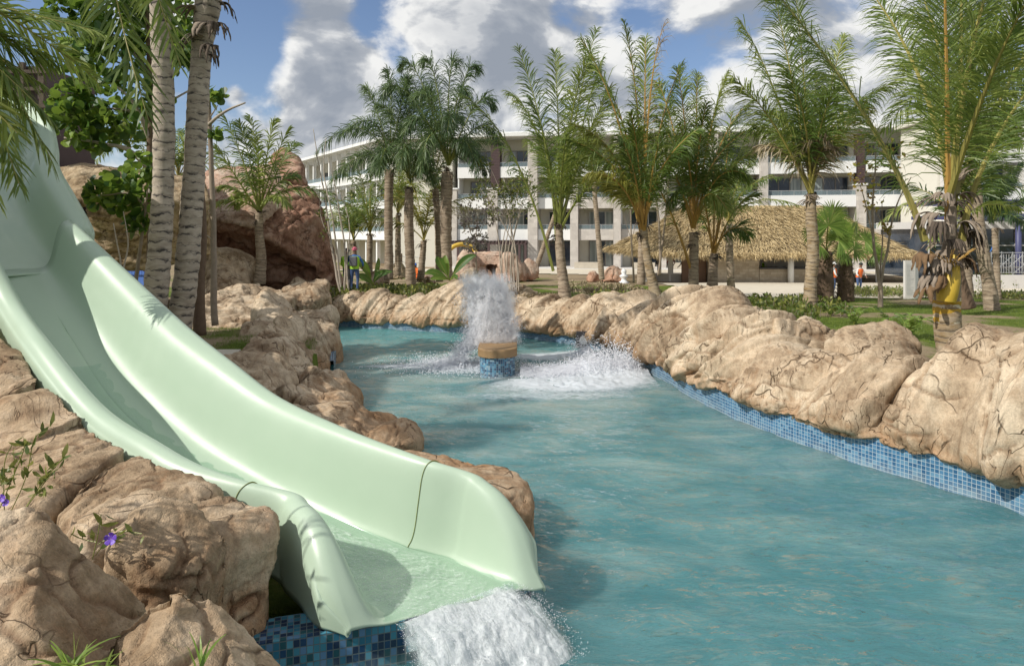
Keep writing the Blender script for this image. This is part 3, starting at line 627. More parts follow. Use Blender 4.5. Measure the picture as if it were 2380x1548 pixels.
hull_rock([ch([(438, 748, 18.6), (560, 765, 18.8), (600, 660, 25.4), (480, 680, 23), (440, 700, 21), (690, 690, 24)], .3)], .04, 38, M['rock'], 'long layered pale rock slope behind the thin trunks', group=LBG, fs=1.2, facet=.17, strat=.06, sfreq=2.4, sdir=(-.3, 0, 1))
hull_rock([ch([(648, 688, 24.3), (764, 655, 26), (769, 690, 25.2), (697, 712, 23.6), (690, 660, 27), (745, 660, 27.4)], .3)], .04, 39, M['rock'], 'angular pale block where the far bank meets the slide side', group=LBG, fs=.9, facet=.17)
hull_rock([ch([(472, 575, 27), (510, 578, 27), (597, 605, 27.5), (602, 662, 27.8), (470, 700, 24.5), (560, 690, 26), (560, 585, 29), (440, 600, 27)], .3)], .045, 40, M['rock'], 'grey tan boulder under the overhang of the red rock', fs=.8, facet=.18)
hull_rock([ch([(668, 655, 28), (690, 638, 28.3), (722, 658, 28), (700, 668, 27.6)], .6)], .04, 41, M['rock'], 'small pale stone at the foot of the red rock', fs=1.2)
hull_rock([ch([(300, 668, 11.7), (345, 700, 12.0), (385, 735, 12.0), (405, 790, 11.4), (425, 830, 11.0), (340, 740, 10.9), (300, 700, 11)], .8)], .03, 42, M['rock'], 'grey rock edge between the slide and the big ringed trunks', facet=.2)
# the two big background formations
hull_rock([
    ch([(455, 440, 29), (500, 402, 31), (629, 392, 32), (726, 455, 31), (753, 500, 30.5), (778, 600, 31), (757, 636, 30), (621, 553, 28.5), (553, 528, 28.5), (460, 505, 28.5)], 3.3, 4.0)[:10]+[P(629, 400, 35), P(726, 455, 35), P(770, 600, 34), P(500, 410, 35), P(560, 540, 33), P(757, 640, 33)],
    [P(*p) for p in [(618, 410, 32), (634, 380, 32), (658, 360, 32), (686, 380, 32), (708, 440, 31.5), (720, 470, 31), (600, 440, 32), (650, 380, 34), (700, 450, 34)]],
    [P(*p) for p in [(634, 400, 31.5), (640, 366, 31.6), (662, 352, 31.8), (690, 372, 31.6), (704, 430, 31.2), (660, 420, 30.9), (655, 360, 33), (700, 430, 33)]],
    [P(*p) for p in [(700, 560, 30.5), (757, 560, 30.5), (778, 600, 31), (790, 680, 31), (700, 690, 31), (735, 640, 29.6), (800, 690, 33), (690, 690, 34)]],
    [P(*p) for p in [(470, 500, 29), (620, 545, 28.9), (745, 630, 30), (700, 690, 31.4), (560, 690, 31), (470, 690, 31), (470, 520, 34), (740, 640, 35)]],
], .075, 51, M['rock_red'], 'huge red brown layered rock with a dark overhang behind the little palm', name='rock_formation', fs=.40, facet=.34, strat=.16, sfreq=1.15, sdir=(.16, 0, 1), big=.05, crack=.12, cs=.4, grain=(1, 0, -.15), stretch=.3)
hull_rock([
    [P(*p) for p in [(440, 425, 30.2), (505, 398, 30), (632, 388, 31.2), (610, 470, 28.9), (600, 530, 28.3), (553, 522, 28.1), (455, 500, 28.1), (632, 400, 33), (500, 410, 33), (660, 480, 29.6), (680, 440, 30.6)]],
], .06, 50, M['rock_pink'], 'smooth pale upper slab of the big rock lit by the sun', name='rock_formation', fs=.5, facet=.12, strat=.045, sfreq=2.2, sdir=(.15, 0, 1), big=.10, crack=.06, cs=.8)
hull_rock([
    [P(*p) for p in [(100, 410, 24), (190, 388, 24), (250, 420, 24), (360, 425, 24), (480, 405, 25), (490, 470, 24), (180, 470, 23), (100, 460, 24), (190, 392, 28), (480, 410, 28), (100, 420, 28)]],
    [P(*p) for p in [(215, 480, 23.2), (490, 470, 24), (490, 590, 24.5), (350, 622, 24.5), (262, 620, 24.5), (205, 545, 24), (490, 600, 28), (262, 620, 28), (215, 480, 28)]],
    [P(*p) for p in [(80, 450, 24.5), (165, 470, 24.5), (170, 560, 24.5), (80, 600, 24.5), (80, 450, 28), (170, 560, 28)]],
    [P(*p) for p in [(200, 392, 24.6), (230, 380, 24.8), (262, 392, 25), (215, 420, 24.4), (262, 420, 26)]],
], .07, 52, M['rock_dark'], 'layered tan rock arch with a dark hole seen over the green slide', name='rock_formation', fs=.5, facet=.24, strat=.12, sfreq=2.0, sdir=(.05, 0, 1), big=.05, crack=.05, grain=(1, 0, 0), stretch=.3)
# far rocks
def far_rock(x0, x1, y0, y1, D, seed, mat, label, **k):
    xm = (x0+x1)/2; rs = np.random.RandomState(seed); j = lambda a: rs.uniform(-a, a)*(x1-x0)
    pts = [(x0, y1, D), (x0+.1*(x1-x0), y0+.45*(y1-y0), D), (xm-.15*(x1-x0)+j(.08), y0, D), (xm+.18*(x1-x0)+j(.06), y0+.1*(y1-y0), D), (x1-.06*(x1-x0), y0+.5*(y1-y0), D), (x1, y1, D), (xm, y1+4, D-.7*(x1-x0)/F*D*.5)]
    a = [P(*p) for p in pts]; d = (x1-x0)/F*D*.8; a += [q+np.array([0, d, -.15*d]) for q in a[1:5]]
    a += [np.array([q[0], q[1], P(xm, y1+6, D)[2]]) for q in a]
    return hull_rock([a], max(.04, D*.0016), seed, mat, label, fs=k.get('fs', .8), facet=.3, big=.06, group=k.get('group'), name='boulder')
far_rock(1060, 1110, 585, 640, 50, 61, M['rock_pink'], 'tall pale boulder at the left of the little cave mouth')
far_rock(1155, 1218, 588, 650, 50, 62, M['rock_pink'], 'pinkish boulder at the right of the little cave mouth')
far_rock(1210, 1258, 606, 645, 51, 63, M['rock_pink'], 'lower reddish boulder at the right end of the cave rocks')
far_rock(1068, 1114, 626, 658, 44, 64, M['rock'], 'small pale boulder in front of the cave rocks beside the banana leaves')
far_rock(1360, 1392, 630, 650, 50, 65, M['rock_pink'], 'smaller of two boulders on the far lawn')
far_rock(1400, 1450, 619, 650, 50, 66, M['rock_pink'], 'bigger of two boulders on the far lawn')
far_rock(1165, 1257, 664, 688, 30, 67, M['rock'], 'flat tan rock lying behind the bank right of the plume')
far_rock(905, 946, 597, 642, 42, 68, M['rock'], 'pale boulder seen between the feathery palm trunks')
far_rock(1012, 1050, 578, 640, 47, 69, M['rock_pink'], 'tall pinkish boulder behind the feathery palms')
far_rock(850, 905, 625, 655, 38, 70, M['rock_pink'], 'pinkish stone behind the bed left of the feathery palms')
far_rock(960, 1010, 632, 655, 38, 71, M['rock_pink'], 'low pinkish stone behind the red leaved bed')
mb = MB(); 
hull_rock([[P(*p) for p in [(1085, 600, 51), (1100, 588, 51), (1165, 588, 51), (1170, 618, 50.6), (1085, 616, 50.6), (1100, 590, 54), (1165, 590, 54)]],
           [P(*p) for p in [(1085, 600, 51), (1130, 612, 50.7), (1128, 655, 50.7), (1085, 655, 50.7), (1085, 600, 54), (1128, 655, 54)]],
           [P(*p) for p in [(1154, 605, 50.9), (1175, 605, 50.7), (1175, 655, 50.7), (1154, 655, 50.7), (1175, 600, 54), (1154, 655, 54)]],
           [P(*p) for p in [(1085, 600, 54), (1175, 600, 54), (1175, 655, 54), (1085, 655, 54), (1085, 600, 55), (1175, 600, 55), (1175, 655, 55), (1085, 655, 55)]]],
          .08, 72, M['rock_pink'], 'rock lintel with a square dark cave mouth behind the fountain', name='cave_rock', fs=.7, facet=.25, big=.05)

# foreground slope of slabs under the slide
FG = 'slabs stepping down beside the slide'
nk = dict(fs=1.1, facet=.12, big=.015, sm=1, strat=.022, sfreq=3.2, sdir=(.75, -.45, .35), crack=.03, cs=1.0, fine=.008, group=FG, shrink=.91, groove=.02, gl=1.6, grain=(.75, .55, .1))
hull_rock([ch([(-220, 620, 9.2), (0, 772, 8.3), (60, 830, 7.9), (108, 882, 7.45), (50, 903, 7.2), (0, 922, 7.1), (-200, 940, 7.4)], .2)], .028, 81, M['rock_near'], 'uppermost stone slab left of the slide at the frame edge', **nk)
hull_rock([ch([(-220, 950, 7.2), (0, 936, 7.0), (55, 915, 7.1), (118, 897, 7.35), (208, 963, 7.0), (95, 1012, 6.55), (0, 1042, 6.4), (-200, 1080, 6.4)], .2)], .026, 82, M['rock_near'], 'second stone slab down beside the slide between two orange clefts', **nk)
hull_rock([ch([(-220, 1100, 6.2), (0, 1062, 6.3), (98, 1028, 6.5), (215, 978, 6.95), (312, 1038, 6.5), (222, 1066, 6.15), (150, 1108, 5.8), (108, 1180, 5.45), (0, 1200, 5.3), (-200, 1220, 5.3)], .2)], .024, 83, M['rock_near'], 'third stone slab down beside the slide behind the purple flowers', **nk)
hull_rock([ch([(115, 1200, 5.4), (160, 1125, 5.75), (228, 1082, 6.05), (325, 1048, 6.4), (425, 1105, 6.1), (515, 1140, 6.0), (470, 1160, 5.75), (330, 1165, 5.55), (190, 1235, 5.1)], .2)], .022, 84, M['rock_near'], 'long slab above the violet flower, fourth down beside the slide', **nk)
hull_rock([ch([(335, 1185, 5.45), (475, 1172, 5.70), (540, 1158, 5.90), (622, 1172, 5.85), (640, 1190, 5.75), (632, 1235, 5.6), (500, 1262, 5.25), (400, 1240, 5.2)], .2)], .022, 90, M['rock_near'], 'lowest slab whose flat top meets the mouth of the slide', **{**nk, 'shrink': .95})
hull_rock([ch([(255, 1228, 5.1), (340, 1182, 5.15), (430, 1168, 5.3), (470, 1205, 5.25), (535, 1245, 5.2), (470, 1330, 4.95), (360, 1330, 4.8), (270, 1280, 4.85)], -.2)], .020, 85, M['rock_near'], 'squared brown block between the violet flower and the slide mouth', fs=1.4, facet=.12, big=.01, crack=.05, fine=.010, sm=1, cs=1.3)
hull_rock([ch([(440, 1275, 5.35), (520, 1252, 5.4), (632, 1232, 5.62), (634, 1300, 5.6), (634, 1400, 5.5), (632, 1440, 5.45), (595, 1480, 5.3), (430, 1400, 5.1)], -.3)], .020, 86, M['rock_near'], 'mossy brown upright rock face left of the slide mouth above the dark tiles', fs=1.3, facet=.10, big=.01, crack=.06, fine=.010, sm=1, cs=1.3, grain=(.1, 0, 1))
hull_rock([ch([(-160, 1230, 4.0), (0, 1196, 4.15), (60, 1192, 4.2), (125, 1212, 4.2), (205, 1290, 4.2), (262, 1352, 4.25), (345, 1398, 4.4), (330, 1460, 4.1), (150, 1600, 3.4), (-120, 1600, 3.2), (80, 1400, 3.6)], .3)], .018, 87, M['rock_near'], 'large rough boulder filling the bottom left corner', fs=1.0, facet=.10, big=.03, crack=.03, fine=.012)
hull_rock([ch([(250, 1470, 3.9), (340, 1395, 4.1), (430, 1352, 4.2), (520, 1400, 4.25), (580, 1462, 4.3), (612, 1530, 4.3), (660, 1580, 4.2), (560, 1640, 3.7), (300, 1640, 3.4), (420, 1480, 3.85)], .2)], .018, 88, M['rock_near'], 'rough boulder at the bottom of the photo in front of the dark tiles', fs=1.1, facet=.10, big=.03, crack=.03, fine=.012)
mb = MB()
hull_rock([[np.array(v, float) for v in [(-9, 4, .2), (-9, 10, .2), (-6.5, 9.5, .3), (-2.2, 5.9, .2), (-2.4, 4.6, .2), (-5, 3.5, .2), (-8.5, 9.0, 2.0), (-5.6, 7.5, 1.35), (-3.2, 6.0, .75), (-6, 5.2, .9), (-8.8, 5, 1.2)]]], .06, 89, M['rock_near'], 'orange brown rock core showing in the clefts between the slabs', name='rock_core', big=.02, facet=.05)

tile_wall('pool_wall', [(-.05, 6.55), (-.40, 6.25), (-.97, 5.90), (-1.70, 5.68), (-2.3, 5.50), (-2.9, 5.2)], -1.2, .36, M['tile_dk'], 'dark blue and teal mosaic wall under the mouth of the slide', thick=-.35, step=.04)
tile_wall('pool_wall', [(-4.72, 16.9), (-5.02, 18.1), (-5.1, 18.9), (-5.5, 20.2)], -1.2, .36, M['tile'], 'short strip of blue mosaic wall under the rocks on the slide side', thick=.3)

# ------------------------------------------------------------------ the water slide
def A3(*v): return np.array(v, float)
def slide_sheet(st, mats_, name, parent, nst=10, solid=.02, seam=None, right_lo=None):
    """st rows: crest L (xyz), crest R (xyz), floor z, inner width L, inner width R, skirt L, skirt R"""
    S = catmull(np.array([np.r_[r[0], r[1], r[2:]] for r in st], float), nst); rows = []
    for r in S:
        L, R, zf, iL, iR, sL, sR = r[:3], r[3:6], r[6], r[7], r[8], r[9], r[10]
        u = R-L; u[2] = 0; W = np.linalg.norm(u); u = u/W
        hL, hR = L[2]-zf, R[2]-zf; fl = lambda h: min(1, max(.25, h/.35))
        a = []
        for (w, dz) in [(-.13, -1.0), (-.15, -.6), (-.155, -.3)]: a.append(L+u*w*fl(hL)+A3(0, 0, dz*sL))
        for (w, dz) in [(-.135, -.10), (-.10, -.035), (-.05, .0), (0, .0)]: a.append(L+u*w*fl(hL)+A3(0, 0, dz*fl(hL)))
        for (q, k) in [(.22, .05), (.40, .18), (.58, .45), (.80, .78), (1.1, .95), (1.6, 1.0)]:
            p = L+u*iL*q; p[2] = L[2]-hL*k; a.append(p)
        c = (L+R)/2; c[2] = zf; a.append(c)
        for (q, k) in [(.22, .05), (.40, .18), (.58, .45), (.80, .78), (1.1, .95), (1.6, 1.0)][::-1]:
            p = R-u*iR*q; p[2] = R[2]-hR*k; a.append(p)
        for (w, dz) in [(-.135, -.10), (-.10, -.035), (-.05, .0), (0, .0)][::-1]: a.append(R-u*w*fl(hR)+A3(0, 0, dz*fl(hR)))
        for (w, dz) in [(-.155, -.3), (-.15, -.6), (-.13, -1.0)]: a.append(R-u*w*fl(hR)+A3(0, 0, dz*sR))
        rows.append(catmull(a, 5))
    V = np.array(rows); mb = MB(); mb.grid(V, flip=True)
    o = mb.build(name, mats_, parent, smooth=True, solid=solid); return o, V
SL = thing('water_slide', 'pale green fibreglass water slide curving down into the pool', 'water slide', (-3.5, 7.5, .2))
main_st = [  # from the mouth upwards
    (A3(-1.25, 5.38, .385), A3(.26, 6.16, .30), .345, .30, .24, .04, .03),
    (A3(-1.36, 5.46, .64), A3(.17, 6.22, .47), .347, .30, .22, .26, .14),
    (A3(-1.50, 5.62, .90), A3(.03, 6.32, .77), .352, .27, .20, .56, .30),
    (A3(-1.66, 5.82, 1.07), A3(-.14, 6.44, 1.0), .36, .22, .19, .70, .42),
    (A3(-1.84, 6.02, 1.13), A3(-.33, 6.56, 1.12), .375, .19, .18, .76, .48),
    (A3(-1.98, 6.14, 1.165), A3(-.47, 6.63, 1.17), .39, .19, .18, .74, .48),
    (A3(-2.46, 6.24, 1.235), A3(-.934, 6.78, 1.26), .45, .20, .18, .62, .48),
    (A3(-2.96, 6.40, 1.33), A3(-1.78, 7.28, 1.385), .58, .21, .22, .55, .48),
    (A3(-3.45, 6.64, 1.46), A3(-2.74, 7.92, 1.58), .73, .22, .32, .52, .5),
    (A3(-4.33, 7.18, 1.685), A3(-3.49, 8.42, 1.886), .95, .22, .42, .5, .5),
    (A3(-5.34, 7.85, 2.235), A3(-4.37, 9.0, 2.28), 1.37, .22, .48, .5, .5),
    (A3(-6.41, 8.7, 2.81), A3(-5.44, 9.7, 2.858), 2.02, .22, .42, .5, .5),
    (A3(-7.62, 9.42, 4.15), A3(-6.86, 10.52, 3.70), 2.98, .22, .26, .5, .5)]  # top left rim, out of view, raised to shade the trough
body, SV = slide_sheet(main_st, M['slide'], 'slide_trough', SL)
up_st = [
    (P(-88, 530, 9.2), P(184, 538, 10.62), 2.90, .3, .35, .4, .3),
    (P(-115, 480, 9.5), P(190, 518, 10.8), 3.02, .3, .40, .4, .4),
    (P(-190, 360, 10.3), P(147, 440, 11.4), 3.62, .35, .5, .4, .4),
    (P(-260, 250, 11.2), P(114, 378, 12.0), 4.10, .4, .5, .4, .4),
    (P(-320, 200, 12.0), P(112, 330, 12.5), 4.45, .4, .5, .4, .4),
    (P(-360, 170, 12.8), P(96, 272, 12.9), 4.75, .4, .5, .4, .4),
    (P(-390, 150, 13.6), P(40, 234, 13.4), 5.0, .4, .6, .4, .4),
    (P(-420, 140, 14.5), P(-60, 225, 14.2), 5.2, .4, .6, .4, .4)]
up_st = [(r[0]+A3(0, 0, .3+1.3*min(1, i/3)), *r[1:]) for i, r in enumerate(up_st)]  # unseen left rims raised so the wall throws shade into the chute
slide_sheet(up_st, M['slide'], 'upper_chute', SL)
# seams: thin dark joints across both walls
fr = 58; ring = SV[fr]+np.array([0, 0, .004]); n_ = len(ring)
for lo, hi in ((6, 58), (n_-58, n_-6)):
    mb = MB(); seg = ring[lo:hi]; off = grid_normals(SV)[fr, lo:hi]*.003; side_ = nrm(SV[fr+1]-SV[fr])[lo:hi]*.0018
    prof = [seg+off*9-side_, seg+off*9+side_, seg-off*9+side_, seg-off*9-side_]; mb.grid(np.stack(prof, 1), closed=True); mb.build('seam', M['stalk_g'], SL)
# water film running down the floor, and the sheet falling from the mouth
S_ = catmull(np.array([np.r_[r[0], r[1], r[2:]] for r in main_st], float), 14)[:150]
rows = []; aa = []
for i, r in enumerate(S_):
    L, R, zf = r[:3], r[3:6], r[6]; u = R-L; u[2] = 0; W = np.linalg.norm(u); u /= W; row = []
    for q in np.linspace(0, 1, 40):
        w = r[7]*.85+(W-(r[7]+r[8])*.85)*q; p = L+u*w; p[2] = zf+.036; row.append(p); 
    rows.append(row); up = smooth(95, 150, i); aa.append([(1.0-.55*up*(.5))*(1-.8*(abs(q-.5)*2)**8) for q in np.linspace(0, 1, 40)])
V = np.array(rows); pp = V.reshape(-1, 3); dz = .012*fbm(pp*np.array([9, 9, 4]), 4); V[..., 2] += dz.reshape(V.shape[:2])
FU = np.tile(np.linspace(0, 1.2, 40), (len(V), 1)); FV = np.repeat(np.linspace(0, 8, len(V))[:, None], 40, 1)
mb = MB(); mb.grid(V, a=np.array(aa), fu=FU, fv=FV, flip=True)
mb.build('running_water', M['sheet'], smooth=True, kind='stuff', label='thin sheet of speckled water running down the slide floor')
r0 = S_[0]; Lf = A3(-.93, 5.50, .37); Rf = A3(.0, 6.14, .37); fwd = nrm(A3(.55, -.62, 0)); rows = []; aa = []
nt_, nq = 70, 90
for t in np.linspace(0, 1.0, nt_):
    row = []; T = t*.30
    for q in np.linspace(0, 1, nq):
        b = Lf+(Rf-Lf)*q; sp = (q-.5)*.32*t
        p = b+fwd*(2.6*T)+nrm(Rf-Lf)*sp+A3(0, 0, -4.9*T*T*1.02); p[2] += .03*math.sin(q*9)*t-.05*(abs(q-.5)*2)**4*t; row.append(p)
    rows.append(row); aa.append([1.12-.35*(abs(q-.5)*2)**6 for q in np.linspace(0, 1, nq)])
V = np.array(rows); pp = V.reshape(-1, 3); 
V[..., 2] += (.045*fbm(pp*np.array([7, 7, 3.]), 5, .65)).reshape(V.shape[:2])*np.linspace(.25, 1, nt_)[:, None]
FU = np.tile(np.linspace(0, 1.2, nq), (nt_, 1)); FV = np.repeat(np.linspace(0, 1.0, nt_)[:, None], nq, 1)
mb = MB(); mb.grid(V, a=np.array(aa), fu=FU, fv=FV, flip=True)
V2 = V-np.array([0, 0, .035])+.02*vnoise(pp*11+3).reshape(V.shape[:2])[..., None]; mb.grid(V2, a=np.array(aa)-.02, fu=FU*1.1+4, fv=FV+3)
mb.build('falling_water', M['jet'], smooth=True, kind='stuff', label='white water pouring off the mouth of the slide')

OCT = np.array([(1, 0, 0), (-1, 0, 0), (0, 1, 0), (0, -1, 0), (0, 0, 1), (0, 0, -1)], float)
OCF = np.array([(0, 2, 4), (2, 1, 4), (1, 3, 4), (3, 0, 4), (2, 0, 5), (1, 2, 5), (3, 1, 5), (0, 3, 5)])
def drops(name, pts, r, label, seed=0, stretch=None):
    rs = np.random.RandomState(seed); n = len(pts); r = np.broadcast_to(r, (n,))*rs.uniform(.5, 1.5, n)
    st = np.ones((n, 3)) if stretch is None else stretch
    v = pts[:, None]+OCT[None]*r[:, None, None]*st[:, None]; f = (OCF[None]+6*np.arange(n)[:, None, None]).reshape(-1, 3)
    me = bpy.data.meshes.new(name); me.vertices.add(n*6); me.vertices.foreach_set('co', v.ravel()); me.loops.add(f.size); me.loops.foreach_set('vertex_index', f.ravel().astype(np.int32))
    me.polygons.add(len(f)); me.polygons.foreach_set('loop_start', np.arange(0, f.size, 3, dtype=np.int32)); me.materials.append(M['drop']); me.polygons.foreach_set('use_smooth', np.ones(len(f), bool)); me.update(calc_edges=True)
    o = bpy.data.objects.new(name, me); COL.objects.link(o); return tag(o, label, None, None, 'stuff')
rs = np.random.RandomState(3)
# droplets of the slide outflow
n = 5000; q = rs.uniform(-.02, 1.02, n); t = rs.uniform(0, 1.1, n)**.8; T = t*.30
pts = Lf+(Rf-Lf)*q[:, None]+fwd*(2.6*T)[:, None]+nrm(Rf-Lf)*((q-.5)*.36*t)[:, None]; pts[:, 2] += -5*T*T+.02+np.abs(rs.normal(0, .035, n))*t
pts[:, :2] += rs.normal(0, .03, (n, 2))*t[:, None]; drops('water_spray', pts, .0028, 'fine spray jumping off the water below the slide mouth', 1)

# ------------------------------------------------------------------ island with fountain
def stadium(cx, cy, r, ln, n=28):
    a = np.linspace(math.pi, 2*math.pi, n); b = np.linspace(0, math.pi, n)
    return np.r_[np.stack([cx+r*np.cos(a), cy+r*np.sin(a)], 1), np.stack([cx+r*np.cos(b), cy+ln+r*np.sin(b)], 1)]
ISL = thing('fountain_island', 'low mosaic clad island with a sandstone cap in the pool, under the white plume', 'fountain', (-.36, 17.0, 0))
c = stadium(-.36, 17.0, .44, 1.9); k = len(c); d = np.r_[0, np.cumsum(np.linalg.norm(np.diff(np.vstack([c, c[:1]]), axis=0), axis=1))]
mb = MB(); cc = np.vstack([c, c[:1]]); V = np.stack([np.c_[cc, np.full(k+1, z)] for z in (-1.2, .50)], 1); mb.grid(V, tu=np.stack([d, d], 1)+5, tv=np.tile([3.8, 5.5], (k+1, 1))); mb.build('mosaic_drum', M['tile_isl'], ISL, smooth=True)
mb = MB(); c2 = stadium(-.36, 17.0, .49, 1.9)
prof = [(0, .50), (0.0, .66), (.012, .69), (.03, .70)]
V = np.stack([np.c_[c2-(c2-np.array([-.36, 17.9]))/np.linalg.norm(c2-np.array([-.36, 17.9]), axis=1)[:, None]*o, np.full(k, z)] for o, z in prof], 0)
mb.grid(V, closed=True); mb.add(V[-1], [tuple(range(k))]); mb.add(V[0]-np.array([0, 0, .001]), [tuple(range(k))[::-1]]); mb.build('cap_stone', M['caprock'], ISL)
mb = MB(); mb.tube([(-.45, 18.0, .68), (-.45, 18.0, .78)], .05, 12); mb.build('nozzle', M['steel'], ISL)
# plume
def plume(n, c, h, w, lean, seed, r, pw=1.3):
    rs = np.random.RandomState(seed); t = rs.uniform(0, 1, n)**.85; wid = w*(.80+.25*t)
    a = rs.uniform(0, 2*np.pi, n); q = np.abs(rs.normal(0, .55, n)); q = np.minimum(q, 1.35)
    x = c[0]+lean*t+np.cos(a)*wid*q; y = c[1]+np.sin(a)*wid*q*.7; top = h*(1-.13*q**2)+.16*vnoise(np.stack([x*6, y*6, x*0], 1))
    return np.stack([x, y, c[2]+t*top], 1)
pl = [plume(26000, (-.50, 18.0, .62), 1.60, .60, -.26, 11, .012), plume(8000, (-.36, 18.0, .6), .9, .62, -.1, 12, .012)]
rsx = np.random.RandomState(14); n = 9000                      # falling curtain to the left
t = rsx.uniform(0, 1, n); x = -.75-.60*t-np.abs(rsx.normal(0, .25, n))*t; pl.append(np.stack([x, 18.1+rsx.normal(0, .30, n), .05+1.65*(1-t**1.4)*rsx.uniform(.3, 1, n)], 1))
pl = np.vstack(pl); drops('fountain_spray', pl, .0095, 'tall white plume of spray bursting above the island', 2)
# solid white cores inside the spray
def lump(name, rings, seed, mat, label, amp=.09, a=1.0):
    c, s = resample(np.array(rings, float), .03, 3); an = np.linspace(0, 2*np.pi, 60, endpoint=False)
    V = np.stack([c[:, 0][:, None]+c[:, 3][:, None]*np.cos(an), c[:, 1][:, None]+c[:, 4][:, None]*np.sin(an), c[:, 2][:, None]+0*an], 2)
    N = V-c[:, None, :3]; N[..., 2] *= 0; N = nrm(N); p = V.reshape(-1, 3); V = V+N*(amp*fbm(p*4+seed, 5, .62).reshape(V.shape[:2]))[..., None]
    mb = MB(); mb.grid(V, closed=True, a=a); mb.add(V[-1], [tuple(range(60))], a=a); return mb.build(name, mat, smooth=True, kind='stuff', label=label)
def mist_mat(name, dens, cx, cy, z0, z1, rad, lean):
    k = NM(name); c = k.pos(); sx = k.n('ShaderNodeSeparateXYZ'); k.L.new(c, sx.inputs[0]); x, y, z = sx.outputs
    t = k.rng(z, z0, z1); t.node.clamp = False; ax = k.m('SUBTRACT', k.m('SUBTRACT', x, cx), k.m('MULTIPLY', t, lean)); ay = k.m('MULTIPLY', k.m('SUBTRACT', y, cy), 1.3)
    r = k.m('DIVIDE', k.m('SQRT', k.m('ADD', k.m('MULTIPLY', ax, ax), k.m('MULTIPLY', ay, ay))), rad)
    n = k.noise(k.pos((1, 1, .55)), 5.5, 6, .72, .8); n2 = k.noise(c, 24, 4, .7)
    body = k.m('SUBTRACT', 1.05, k.m('MAXIMUM', r, k.m('POWER', t, 2.2))); v = k.m('ADD', body, k.m('MULTIPLY', k.m('SUBTRACT', n, .5), 2.3)); v = k.m('ADD', v, k.m('MULTIPLY', k.m('SUBTRACT', n2, .5), 1.3))
    d = k.m('MULTIPLY', k.rng(v, .22, .75), dens); vol = k.n('ShaderNodeVolumePrincipled'); vol.inputs['Color'].default_value = (.99, .99, 1, 1); k.put(vol.inputs['Density'], d); vol.inputs['Anisotropy'].default_value = 0.0
    k.L.new(vol.outputs[0], k.out.inputs['Volume']); return k.mat
SC.cycles.volume_bounces = 5; SC.cycles.volume_step_rate = .6; SC.cycles.volume_max_steps = 256
an = np.linspace(0, 2*np.pi, 40, endpoint=False); mb = MB()
V = np.array([[(-.46-.24*t+r*.95*math.cos(q), 18.0+r*.75*math.sin(q), .62+1.9*t) for q in an] for t, r in ((0, .02), (.0, .80), (.35, .98), (.7, .98), (1.0, .75), (1.25, .5), (1.3, .01))]); mb.grid(V, closed=True, flip=False)
mb.build('fountain_mist', mist_mat('spray_mist', 24, -.46, 18.0, .6, 2.48, .74, -.26), kind='stuff', label='dense white upright body of the fountain plume')
# foam on the water
def foam_patch(name, x0, x1, y0, y1, fn, hfn, label, step=.035):
    X, Y = np.meshgrid(np.arange(x0, x1, step), np.arange(y0, y1, step), indexing='ij'); a = fn(X, Y); h = hfn(X, Y)
    p = np.stack([X.ravel()*2.6, Y.ravel()*3.4, X.ravel()*0], 1); r = fbm(p, 5, .6).reshape(X.shape); r2 = ridged(p*2.2, 3).reshape(X.shape)
    Zf = .03+h*(.55+.6*r)+.045*a*(r2-.3)*np.clip(a*1.6-.4, 0, 1)
    keep = a > .12; mb = MB(); i, j = np.where(keep[:-1, :-1] & keep[1:, 1:]); b = X.shape[1]; q = i*b+j
    mb.add(np.stack([X, Y, Zf], 2).reshape(-1, 3), np.stack([q, q+b, q+b+1, q+1], 1), a=a.ravel()); return mb.build(name, M['foam'], smooth=True, kind='stuff', label=label)
def gss(X, Y, cx, cy, sx, sy, rot=0):
    c, s = math.cos(rot), math.sin(rot); u = (X-cx)*c+(Y-cy)*s; v = -(X-cx)*s+(Y-cy)*c; return np.exp(-((u/sx)**2+(v/sy)**2))
fa = lambda X, Y: np.clip(1.15*gss(X, Y, 1.35, 15.9, 1.5, .75, .05)+1.0*gss(X, Y, 2.5, 17.2, 1.1, .9, .5)+.8*gss(X, Y, 1.3, 17.2, 1.5, .7)+.75*gss(X, Y, -1.6, 18.2, 1.0, 1.0)+.8*gss(X, Y, 2.0, 19.6, .7, .8)+.75*gss(X, Y, .9, 19.4, 1.0, .5)+.6*gss(X, Y, -3.0, 18.0, 1.0, .25)+.3*gss(X, Y, .6, 14.6, 2.2, .4), 0, 1.05)
hf = lambda X, Y: .34*gss(X, Y, 2.75, 17.4, .70, .55, .3)+.24*gss(X, Y, 1.7, 17.1, .7, .35, .1)+.16*gss(X, Y, .6, 17.0, .5, .35)+.10*gss(X, Y, 1.4, 15.8, 1.2, .5)+.32*gss(X, Y, 2.12, 19.9, .22, .3)
foam_patch('foam', -4.6, 3.45, 13.4, 21.0, fa, hf, 'churned white foam between the island and the right bank')
n = 15000; rsx = np.random.RandomState(5); u = rsx.uniform(0, 1, n); 
x = .2+3.0*u; y = 16.9+.5*u+rsx.normal(0, .28, n); hmax = .16+.42*np.exp(-((u-.78)/.28)**2); zz = .04+hmax*np.abs(rsx.normal(0, .55, n))
sp = np.stack([x, y, zz], 1); n2 = 900; sp2 = np.stack([rsx.normal(2.1, .22, n2), rsx.normal(19.8, .25, n2), .05+.45*np.abs(rsx.normal(0, .5, n2))], 1); n3 = 5000
sp3 = np.stack([rsx.normal(-1.5, .8, n3), rsx.normal(18.1, .6, n3), .03+.12*np.abs(rsx.normal(0, .6, n3))], 1)
drops('water_spray', np.vstack([sp, sp2, sp3]), .011, 'low spray thrown up along the frothing water', 6)
